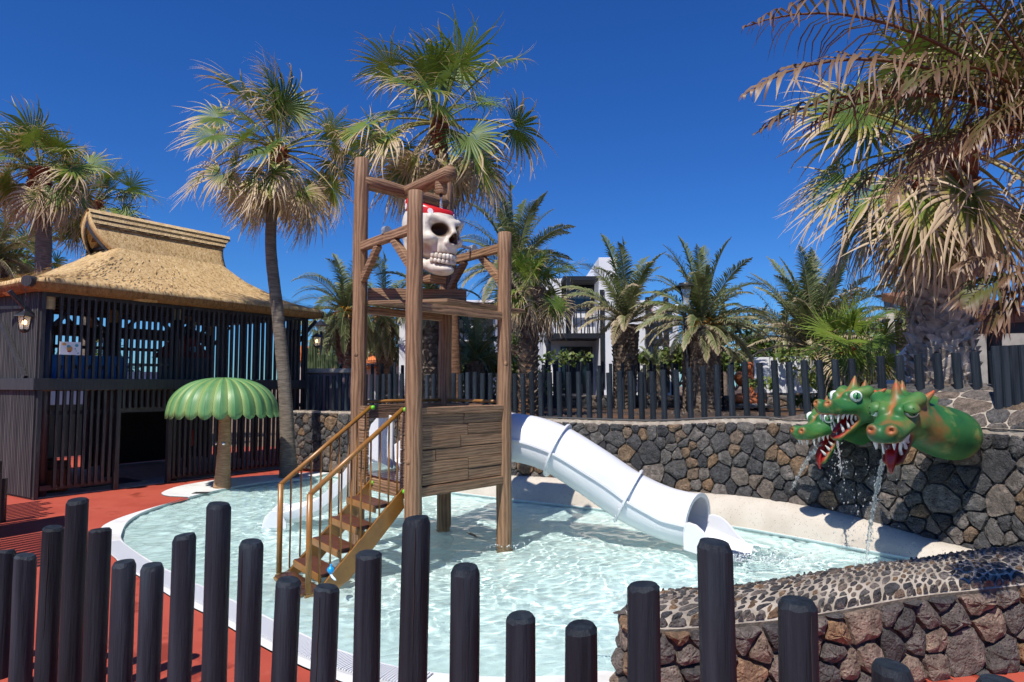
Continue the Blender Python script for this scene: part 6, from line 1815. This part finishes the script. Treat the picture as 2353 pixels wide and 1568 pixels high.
MB().tube([c8 + Vector((.1, 0, -.15)), c9 + Vector((.12, 0, .0)), Vector((c8.x + .46, Y8, .9))], .035, 8).build('stem', M['boot'], rt8, smooth=True)

# --- date palms
def dp(label, px, py, Y, zb, r0, r1, L, n, seed, tx=None, **kw):
    c = at(px, py, Y); b = Vector((at(tx or px, 900, Y).x, Y, zb)); return date_palm(label, c, [b, b.lerp(c, .5), c + Vector((0, 0, -.05))], (r0, r1), L, n, seed, **kw)
dp('tall date palm rising behind the tower right of the skull', 1178, 625, 20.0, 1.1, .24, .27, 2.75, 46, 11, dry=(.0, .5), el=(88, -20), tx=1195)
dp('date palm with pineapple shaped crown base in front of the white hotel', 1437, 745, 17.5, 1.1, .24, .36, 2.5, 30, 12, dry=(.0, .75), el=(88, 5))
dp('stout date palm with orange fruit beside the black street lamp', 1612, 752, 15.5, 1.1, .44, .42, 2.15, 50, 13, fruit=7, dry=(.0, .5), el=(88, -15))
dp('date palm with straw edged leaves standing behind the white board', 1870, 800, 18.0, 1.1, .30, .28, 2.95, 44, 14, dry=(.05, .7), el=(88, 15), fruit=1, curve=.6)
dp('date palm behind the grey bollard lamp', 2085, 735, 17.0, 1.1, .28, .36, 1.75, 30, 15, dry=(.0, .25), el=(86, 5))
dp('date palm with orange fruit hanging over the terracotta roofs', 795, 722, 21.0, 1.1, .26, .30, 2.3, 48, 16, fruit=5, el=(86, -55), dry=(.0, .35), curve=1.4)
dp('grey leaved date palm between tower post and white hotel gable', 885, 735, 23.0, 1.1, .26, .30, 2.4, 42, 17, fruit=2, el=(84, -60), dry=(.05, .6), curve=1.4)
dp('pale date palm at the far left under the straw crown', -10, 590, 19.0, 0, .3, .3, 2.1, 34, 18, dry=(.3, .8), el=(80, -40))
dp('date palm with shingled trunk standing behind the tower deck', 992, 690, 15.5, 1.1, .24, .24, 1.6, 30, 19, dry=(.0, .5), el=(70, -30))
dp('bushy young date palm spreading at the foot of the hotel', 1095, 830, 16.0, 1.1, .16, .2, 1.45, 30, 20, dry=(.0, .2), el=(80, 0), lo=False)
for i, (px, py, Y, L, lb) in enumerate(((1738, 800, 34, 2.2, 'small far date palm on the skyline left of the white board'), (1800, 775, 30, 2.5, 'far dry date palm leaning over the orange statue'), (1660, 800, 27, 2.2, 'grey far date palm right of the stout fruiting one'), (1905, 770, 36, 2.6, 'far grey palm behind the straw edged date palm'), (1830, 820, 30, 1.8, 'far date palm low behind the white board'), (1505, 850, 20, .9, 'small spiky palm below the balcony'), (860, 810, 36, 2.6, 'far palm group behind the orange roofs'), (755, 790, 34, 2.0, 'far palm above the mauve cabinet'))):
    dp(lb, px, py, Y, 1.0, .2, .22, L, 26, 40 + i, dry=(.1, .6), el=(84, -35), lo=True, pine=False)
for i, (px, py, Y, lb) in enumerate(((1950, 775, 42, 'far fan palm crown above the hedge, darkest of the group'), (1985, 770, 45, 'far fan palm crown above the hedge, next to a grey lamp'), (2025, 790, 38, 'far fan palm crown low behind the lamp column'), (1775, 830, 30, 'far yellow green fan palm behind the statue'), (830, 780, 40, 'far fan palm crown behind the fruiting date palm'), (930, 800, 32, 'dark fan palm crown beside the white gable'), (60, 600, 22, 'straw coloured fan palm low at the far left'), (10, 640, 20, 'dry fan palm against the pavilion eaves at the far left'))):
    c = at(px, py, Y); fan_palm(lb, c, [Vector((c.x, Y, 0)), c], (.18, .15), 1.0, .8, 18, 60 + i, dry=(.1, .7), el=(78, -45), wind=.2, lo_detail=True, boots=False)

# --- shrubs: leaf clouds with real twigs
def bush(label, c, rx, ry, rz, n, seed, size=.09, mat='bush', name='shrub', cat='shrub'):
    r_ = random.Random(seed); c = Vector(c); rt = root(name, label, cat, c + Vector((0, 0, -rz))); V = []; Q = []; K = []
    for k in range(7):
        a = r_.uniform(0, 6.28); tip = c + Vector((rx * .6 * math.cos(a), ry * .6 * math.sin(a), r_.uniform(0, .6) * rz)); MB().tube([c + Vector((0, 0, -rz)), c.lerp(tip, .5) + Vector((0, 0, -.3 * rz)), tip], [.03, .02, .008], 5).build('branch', M['boot'], rt)
    cl = [(r_.gauss(0, .5), r_.gauss(0, .5), r_.gauss(0, .45), r_.uniform(.22, .42)) for _ in range(16)]
    for i in range(n):
        a, b, d, s_ = r_.choice(cl); u = Vector((r_.gauss(0, 1), r_.gauss(0, 1), r_.gauss(0, 1))).normalized() * s_ * r_.random() ** .33
        p = Vector(((a + u.x) * rx, (b + u.y) * ry, (d + u.z) * rz))
        if p.z < -rz: continue
        p = p + c - obase(rt)
        n_ = Vector((r_.gauss(0, 1), r_.gauss(0, 1) - .4, r_.gauss(0, 1) + .8)).normalized(); t_ = n_.cross(Vector((r_.gauss(0, 1), r_.gauss(0, 1), r_.gauss(0, 1)))).normalized(); b_ = n_.cross(t_)
        L = size * r_.uniform(.6, 1.3); w = L * .32; i0 = len(V)
        V += [tuple(p - t_ * L * .5), tuple(p + b_ * w), tuple(p + t_ * L * .5), tuple(p - b_ * w)]; Q.append((i0, i0 + 1, i0 + 2, i0 + 3)); K += [r_.uniform(0, .4)] * 4
    link('foliage', mesh_np('foliage', V, Q, {'k': K}), M[mat], rt)
c = at(790, 810, 26); bush('round bright green bush behind the terracotta roofs', c, 1.2, 1.0, .9, 2600, 1, .16)
c = at(905, 800, 24); bush('small yellow green shrub by the white gable', c, .5, .5, .8, 700, 2, .12)
for i, (px, py, Y, rx, rz, lb) in enumerate(((1560, 835, 24, 1.6, .8, 'dark green hedge behind the fence below the lamp'), (1690, 835, 30, 2.4, 1.2, 'grey green hedge behind the orange statue'), (1830, 830, 34, 3.0, 1.3, 'tall hedge behind the white board'), (2020, 810, 30, 3.2, 1.9, 'tall yellow green hedge around the grey lamp'), (1130, 850, 18, 2.2, .7, 'dense low shrub behind the tower'), (1950, 880, 15, 1.5, .6, 'low shrub behind the middle dragon'))):
    bush(lb, at(px, py, Y), rx, rx * .6, rz, int(1500 * rx), 10 + i, .13 if Y < 20 else .2)
for i, (t_, s_, rz, lb) in enumerate(((1.2, 9.5, 1.6, 'leafy shrub beyond the blue board wall'), (3.8, 10.0, 1.5, 'leafy shrub beyond the long blue panel'), (5.5, 9.0, 1.3, 'leafy shrub behind the far corner of the pavilion'), (-1.5, 7.5, 1.8, 'bank of shrubs behind the boarded flank'))):
    p = PV(t_, s_, rz + .6); bush(lb, p, 1.4, 1.0, rz, 1800, 30 + i, .16)
# cacti in front of the roofs
cc = root('columnar_cactus', 'clump of ribbed columnar cacti behind the mauve cabinet', 'cactus', Vector((at(725, 850, 17).x, 17, 1.2)))
for px, top, r_ in ((706, 800, .06), (716, 778, .07), (722, 757, .065), (734, 815, .06), (742, 800, .05), (752, 812, .05), (762, 795, .05), (772, 818, .05), (712, 820, .06)):
    b = at(px + U(-2, 6), 870, 17); b.z = 1.15; tpt = at(px, top, 17); mb = MB(); n = 18; P = []; Rr = []
    for k in range(10):
        f = k / 9; P.append(b.lerp(tpt, f) + Vector((0, U(-.02, .02), 0))); Rr.append(r_ * (1 if k < 8 else (.85, .35)[k - 8]))
    i0 = len(mb.v); mb.tube(P, Rr, n)
    mb.v = [tuple(Vector(v) + (Vector(v) - P[min(9, (i // n))]) * (.16 if i % 2 else -.1)) for i, v in enumerate(mb.v)]
    mb.build('stem', M['cactus'], cc, smooth=False)
# ================================================================== BACKGROUND BUILDINGS AND STREET FURNITURE
def wq(px0, px1, py0, py1, Y, depth, z0=None):
    a, b = at(px0, py0, Y), at(px1, py1, Y)
    zb = b.z if z0 is None else z0
    return MB().box(((a.x + b.x) / 2, Y + depth / 2, (a.z + zb) / 2), (abs(b.x - a.x), depth, abs(a.z - zb)))
ht = root('white_hotel', 'white two storey hotel with black timber balconies behind the palms', 'building', Vector((at(1300, 900, 24).x, 24, 1.0)))
for px0, px1, py0, Y, d in ((918, 964, 728, 21.5, 7), (1035, 1138, 690, 25.5, 5), (1248, 1382, 640, 25.0, 6), (1376, 1420, 592, 23.6, 8), (1420, 1500, 690, 24.2, 8), (1500, 1562, 700, 26.0, 6)):
    wq(px0, px1, py0, 900, Y, d, .9).build('wall', M['white'], ht, bevel=.01)
def window(px0, px1, py0, py1, Y, panes=2):
    f = wq(px0, px1, py0, py1, Y - .05, .12).build('window', M['steel_black'], ht)
    w = (px1 - px0 - 4) / panes
    for k in range(panes):
        wq(px0 + 2 + k * w + 1, px0 + 2 + (k + 1) * w - 1, py0 + 2, py1 - 2, Y - .062, .03).build('pane', M['glass'], f)
window(1288, 1362, 797, 905, 25.0, 3); window(1290, 1370, 655, 715, 25.0, 3); window(1046, 1075, 715, 765, 25.5); window(1090, 1122, 712, 765, 25.5); window(1050, 1120, 805, 880, 25.5, 3)
window(1507, 1524, 805, 880, 26.0, 1); window(1508, 1545, 712, 760, 26.0, 2); window(1440, 1460, 745, 790, 24.2, 1)
def balcony(px0, px1, py0, py1, Y, d, seed):
    r_ = random.Random(seed); a, b = at(px0, py0, Y), at(px1, py1, Y); rt = MB().box(((a.x + b.x) / 2, Y + d / 2, b.z), (b.x - a.x + .2, d, .18)).build('balcony', M['steel_black'], ht)
    MB().box(((a.x + b.x) / 2, Y + .04, a.z), (b.x - a.x + .1, .10, .09)).build('balcony_rail', M['steel_black'], rt)
    x = a.x
    while x < b.x:
        MB().bar((x + r_.uniform(-.06, .06), Y + .04, b.z), (x + r_.uniform(-.09, .09), Y + .04, a.z), .045, .04).build('baluster', M['steel_black'], rt); x += .105
    for x in (a.x, b.x):
        MB().box((x, Y + .04, (a.z + b.z) / 2 - .6), (.16, .16, a.z - b.z + 2.4)).build('balcony_post', M['steel_black'], rt)
        MB().bar((x, Y + .04, a.z - .02), (x, Y + d, a.z - .02), .07, .07).build('side_rail', M['steel_black'], rt)
balcony(1042, 1128, 738, 790, 24.0, 1.5, 1); balcony(1260, 1384, 706, 772, 23.6, 1.4, 2); balcony(1489, 1532, 722, 785, 24.0, 2.0, 3)
for px0, px1, py, Y in ((1300, 1390, 640, 23.8), (1035, 1135, 700, 24.2)):
    a, b = at(px0, py, Y), at(px1, py, Y)
    for k in range(4): MB().bar((a.x - .1, Y + .35 * k, a.z), (b.x + .1, Y + .35 * k, a.z), .12, .14).build('pergola_beam', M['steel_black'], ht)
    for x in (a.x + .1, b.x - .1): MB().box((x, Y, a.z - 1.1), (.16, .16, 2.2)).build('pergola_post', M['steel_black'], ht)
def tiled_roof(par, A, B, C, D, n, name='roof'):
    """barrel tiles laid from the eaves A-B up to the ridge D-C"""
    A, B, C, D = map(Vector, (A, B, C, D)); nn = (B - A).cross(D - A).normalized(); nn = nn if nn.z > 0 else -nn
    rf = MB().slab([A, B, C, D], -nn * .05).build(name, M['terracotta'], par)
    w = (B - A).length / n
    for k in range(n):
        f = (k + .5) / n; p, q = A.lerp(B, f) - (D - A).normalized() * .06, D.lerp(C, f)
        m = max(4, int((q - p).length / .35)); P = []; Rr = []
        for j in range(m):
            P += [p.lerp(q, j / m), p.lerp(q, (j + .96) / m)]; Rr += [w * .40, w * .32]
        MB().tube([x + nn * .02 for x in P], Rr, 7).build('tile_course', M['terracotta'], rf, smooth=False)
tiled_roof(ht, at(1096, 706, 25.2), at(1136, 706, 25.2), at(1136, 692, 27), at(1096, 692, 27), 8)
tiled_roof(ht, at(1452, 722, 25.5), at(1500, 722, 25.5), at(1500, 698, 28), at(1452, 698, 28), 8)
h1 = root('pink_house', 'low pink house with a terracotta barrel tile roof behind the cacti', 'house', Vector((at(735, 850, 27).x, 28, 1.0)))
wq(690, 792, 830, 900, 27, 6, 1.0).build('wall', M['pink'], h1)
tiled_roof(h1, at(684, 830, 26.6), at(775, 824, 26.6), at(745, 800, 31), at(684, 796, 31), 22)
wq(766, 790, 822, 840, 26.8, .6).build('parapet', M['pink'], h1)
h2 = root('white_bungalow', 'white bungalow with a hipped terracotta roof behind the tower stairs', 'house', Vector((at(850, 850, 24).x, 25, 1.0)))
wq(790, 915, 836, 900, 23.6, 5, 1.0).build('wall', M['white'], h2)
tiled_roof(h2, at(760, 852, 23.2), at(912, 840, 23.2), at(880, 815, 27), at(800, 815, 27), 26)
wq(820, 918, 806, 826, 28, 2).build('parapet', M['white'], h2)
# mauve cabinet
cbn = root('electrical_cabinet', 'mauve electrical cabinet with a warning triangle behind the fence', 'cabinet', Vector((at(757, 900, 15.6).x, 15.8, 1.2)))
wq(697, 812, 856, 950, 15.6, 1.0, 1.1).build('body', M['purple'], cbn)
wq(692, 817, 847, 857, 15.5, 1.2).build('lid', M['concrete'], cbn, bevel=.01)
for x0, x1 in ((699, 751), (754, 806)): wq(x0, x1, 861, 946, 15.57, .04).build('door', M['purple'], cbn, bevel=.006)
wq(807, 812, 858, 950, 15.56, .05).build('edge_strip', M['grey_metal'], cbn)
c = at(769, 882, 15.55); sgn = MB().slab([c + Vector((-.125, 0, -.10)), c + Vector((.125, 0, -.10)), c + Vector((0, 0, .125))], (0, -.012, 0)).build('warning_sign', pm('warning_cream', (.55, .48, .34), None, rough=.5), cbn)
MB().slab([c + Vector(v) for v in ((.008, -.014, .06), (-.03, -.014, -.01), (-.004, -.014, -.01), (-.012, -.014, -.07), (.03, -.014, .012), (.006, -.014, .012), (.022, -.014, .06))], (0, -.003, 0)).build('lightning_bolt', M['dark'], sgn)
kb = wq(812, 962, 937, 951, 14.9, .25, 1.1).build('white_kerb', M['white'], None, base=at(890, 950, 14.9)); tag(kb, 'white painted kerb at the foot of the garden fence', 'kerb')
# white boards and statue
wb = root('white_board', 'wide white display board standing behind the fence posts', 'board', Vector((at(1808, 905, 15.4).x, 15.4, 1.2)))
for k in range(4):
    x0 = 1733 + 37 * k; wq(x0, x0 + 36.6, 821 - k * 1.0, 903, 15.4, .04).build('panel', M['white'], wb)
for px in (1740, 1875): wq(px, px + 4, 822, 925, 15.46, .06, 1.15).build('leg', M['steel_black'], wb)
pb = root('pointed_board', 'white board with a pointed top beside the massive palm trunk', 'board', Vector((at(2080, 905, 9.7).x, 9.7, 1.25)))
MB().slab([at(2064, 905, 9.7), at(2098, 905, 9.7), at(2104, 812, 9.7), at(2090, 790, 9.7), at(2064, 818, 9.7)], (0, .04, 0)).build('panel', M['white'], pb)
MB().slab([at(2020, 905, 9.75), at(2062, 905, 9.75), at(2062, 873, 9.75), at(2020, 874, 9.75)], (0, .04, 0)).build('lower_panel', M['white'], pb)
b0 = Vector((at(1712, 905, 17.0).x, 16.6, 1.25)); sc = 16.6 / FPX
sta = root('clay_statue', 'orange clay figure with big round shoulders behind the white board', 'statue', b0)
MB().lathe(b0, [(.42, 0), (.44, .06), (.40, .10)], 20).build('plinth', M['concrete'], sta)
mb = MB(); mb.lathe(b0 + Vector((0, 0, .1)), [(.36, 0), (.34, .08), (.20, .16), (.15, .3), (.16, .48), (.14, .62), (.10, .70)], 18); mb.build('torso', M['clay'], sta, smooth=True)
mb = MB(); mb.lathe(b0 + Vector((.04, 0, .76)), [(.10, 0), (.10, .10), (.12, .20), (.13, .28), (.08, .34), (.02, .355)], 16); hd = mb.build('head', M['clay'], sta, smooth=True)
for sx in (-.04, .04): MB().lathe(b0 + Vector((.04 + sx, -.118, 1.0)), [(.014, 0), (.012, .012)], 8, Matrix.Rotation(R(90), 3, 'X')).build('eye', M['dark'], hd)
for sx in (-.22, .27):
    MB().lathe(b0 + Vector((sx, 0, .52)), [(.03, -.02), (.13, .06), (.17, .16), (.17, .24), (.12, .32), (.02, .36)], 14).build('shoulder', M['clay'], sta, smooth=True)
MB().lathe(b0 + Vector((-.30, -.1, .1)), [(.05, 0), (.2, .04), (.18, .16), (.05, .24)], 12).build('foot', M['clay'], sta, smooth=True)
# lamps
Yl = 15.2; lb = at(1582, 900, Yl); lb.z = 1.2; zt2 = zpx(668, Yl)
sl_ = root('street_lamp', 'black street lamp with a wide flat lantern head among the date palms', 'street lamp', lb)
MB().tube([lb, Vector((lb.x, Yl, 1.9)), Vector((lb.x - .05, Yl, zt2 - .5))], [.06, .045, .038], 10).build('pole', M['steel_black'], sl_, smooth=True)
hp = at(1577, 690, Yl)
MB().lathe(hp, [(.05, -.15), (.09, -.10), (.10, 0), (.19, .28)], 4, Matrix.Rotation(R(30), 3, 'Z')).build('lantern_glass', M['lglass'], sl_)
for k in range(4):
    a = R(30 + 90 * k); MB().bar(hp + Vector((.10 * math.cos(a), .10 * math.sin(a), 0)), hp + Vector((.19 * math.cos(a), .19 * math.sin(a), .28)), .022, .022).build('lantern_bar', M['steel_black'], sl_)
MB().lathe(hp + Vector((0, 0, .28)), [(.24, 0), (.25, .02), (.17, .07), (.16, .10)], 24).build('lantern_roof', M['steel_black'], sl_)
Yg = 13.5; gp2 = at(2047, 765, Yg)
gl = root('column_lamp', 'grey column lamp with a flat disc top beside the massive palm', 'street lamp', Vector((gp2.x, Yg, 1.2)))
MB().tube([Vector((gp2.x, Yg, 1.15)), Vector((gp2.x, Yg, zpx(718, Yg)))], .075, 14).build('column', M['concrete'], gl, smooth=True)
MB().lathe(Vector((gp2.x, Yg, zpx(718, Yg))), [(.085, 0), (.085, .04), (.10, .06), (.11, .24), (.09, .27)], 18).build('lamp_head', M['grey_metal'], gl, smooth=False)
MB().lathe(Vector((gp2.x, Yg, zpx(683, Yg))), [(.02, 0), (.26, .02), (.27, .035), (.10, .075), (.02, .08)], 24).build('disc_top', M['grey_metal'], gl)
for sx in (-.16, .15):
    MB().bar(Vector((gp2.x, Yg - .05, zpx(735, Yg))), Vector((gp2.x + sx, Yg - .05, zpx(735, Yg))), .03, .03).build('camera_arm', M['dark'], gl)
    MB().lathe(Vector((gp2.x + sx, Yg - .08, zpx(735, Yg) - .05)), [(.02, -.05), (.05, -.02), (.05, .04), (.02, .06)], 10).build('camera', M['dark'], gl)
Yq = 18.5; q0 = at(739, 860, Yq); q0.z = 1.2
ql = root('lantern_post', 'slim black lantern post rising from behind the mauve cabinet', 'street lamp', q0)
MB().tube([q0, at(738, 790, Yq), at(738, 762, Yq)], .04, 8).build('pole', M['steel_black'], ql)
c = at(737, 757, Yq); MB().lathe(c, [(.07, -.05), (.14, .10)], 4).build('lantern_glass', M['lglass'], ql); MB().lathe(c, [(.21, .10), (.12, .17), (.02, .24)], 12).build('lantern_roof', M['steel_black'], ql)
# camera on the white gable
sc_cam = root('wall_camera', 'small security camera on an arm at the white gable wall', 'camera', at(926, 784, 21.3))
MB().bar(at(936, 782, 21.4), at(924, 785, 21.0), .03, .03).build('arm', M['steel_black'], sc_cam); MB().box(at(921, 787, 21.0), (.14, .2, .09)).build('housing', M['grey_metal'], sc_cam)
# hose lying along the wall top
hz = []
u = 4.6
while u < 10.6:
    p, t_, n = W.at(u); q_ = p - n * (.11 + .03 * math.sin(u * 2.3)); hz.append((q_.x, q_.y, wall_top(p) + .025 + (.06 * max(0, math.sin(u * 1.3 - 2)) if u > 9 else 0))); u += .12
o = MB().tube(hz, .016, 7).build('garden_hose', M['hose'], None, base=hz[len(hz) // 2], smooth=True); tag(o, 'grey irrigation hose lying along the foot of the rear fence', 'hose')
# thatched shelter at the right edge
sh = root('garden_shelter', 'dark roofed garden shelter half hidden behind the withered palm', 'shelter', Vector((at(2310, 880, 10.5).x, 10.5, 1.3)))
a, b = at(2262, 745, 10.2), at(2420, 700, 10.2)
MB().slab([a, Vector((b.x, 10.2, a.z + .05)), Vector((b.x, 13, b.z + .5)), Vector((a.x, 13, b.z + .4))], (0, 0, .14)).build('roof', M['pine'], sh)
MB().bar(Vector((a.x, 10.3, a.z - .06)), Vector((b.x, 10.3, a.z - .04)), .12, .16).build('eaves_beam', M['dark'], sh)
wq(2240, 2420, 760, 900, 12.5, .2, 1.2).build('back_wall', M['concrete'], sh)
for px in (2285, 2390): MB().box((at(px, 800, 10.4).x, 10.4, (a.z + 1.2) / 2), (.14, .14, a.z - 1.2)).build('post', M['dark'], sh)
tf = root('tall_post_screen', 'group of taller black posts closing the fence at the right edge', 'fence', Vector((at(2330, 890, 7.2).x, 7.2, 1.5)))
for k, px in enumerate((2296, 2317, 2338, 2359, 2380)):
    Yk = 7.0 - .05 * k; p = at(px, 900, Yk); mb = MB(); post_mesh(mb, (p.x, p.y), 1.45, zpx(795 - k, Yk), .045, 12, (-.02, 0), bev=.12); mb.build('post', M['post_black'], tf, auto=True)
# slatted side fence left of the frame, whose shadow falls across the red floor
sf = root('side_fence', 'slatted side fence by the pool entrance casting striped shadows on the red floor', 'fence', (-6.9, 8.2, 0))
A2, B2 = Vector((-5.12, 6.2)), Vector((-7.75, 9.9))
m = 34
for k in range(m):
    p = A2.lerp(B2, k / (m - 1)); hh = 1.45 + .22 * math.sin(k * 1.7) * U(.3, 1)
    MB().box((p.x, p.y, hh / 2), (.06, .06, hh)).build('slat', M['slat'], sf)
MB().bar((*A2.lerp(B2, .42), 1.15), (*A2.lerp(B2, .62), 1.15), .05, 1.2).build('board', M['slat'], sf)

# broken water where the slides and jets meet the pool
fo = MB(); r_ = random.Random(12)
for cx, cy, sp, n in ((2.42, 7.42, .22, 260), (2.75, 7.30, .28, 160), (gr(1990, 1282).x, gr(1990, 1282).y, .13, 110), (-3.05, 9.1, .16, 90), (PR_.x, PR_.y, .13, 70)):
    for k in range(n):
        p = Vector((r_.gauss(cx, sp), r_.gauss(cy, sp * .8), -.024)); s_ = r_.uniform(.003, .009)
        fo.lathe(p, [(s_, -.004), (s_ * .9, .3 * s_), (.5 * s_, .7 * s_), (.05 * s_, .85 * s_)], 7)
tag(fo.build('splash_foam', M['foam'], smooth=True), kind='stuff')['label'] = 'white bubbles of broken water at slide mouths and jets'
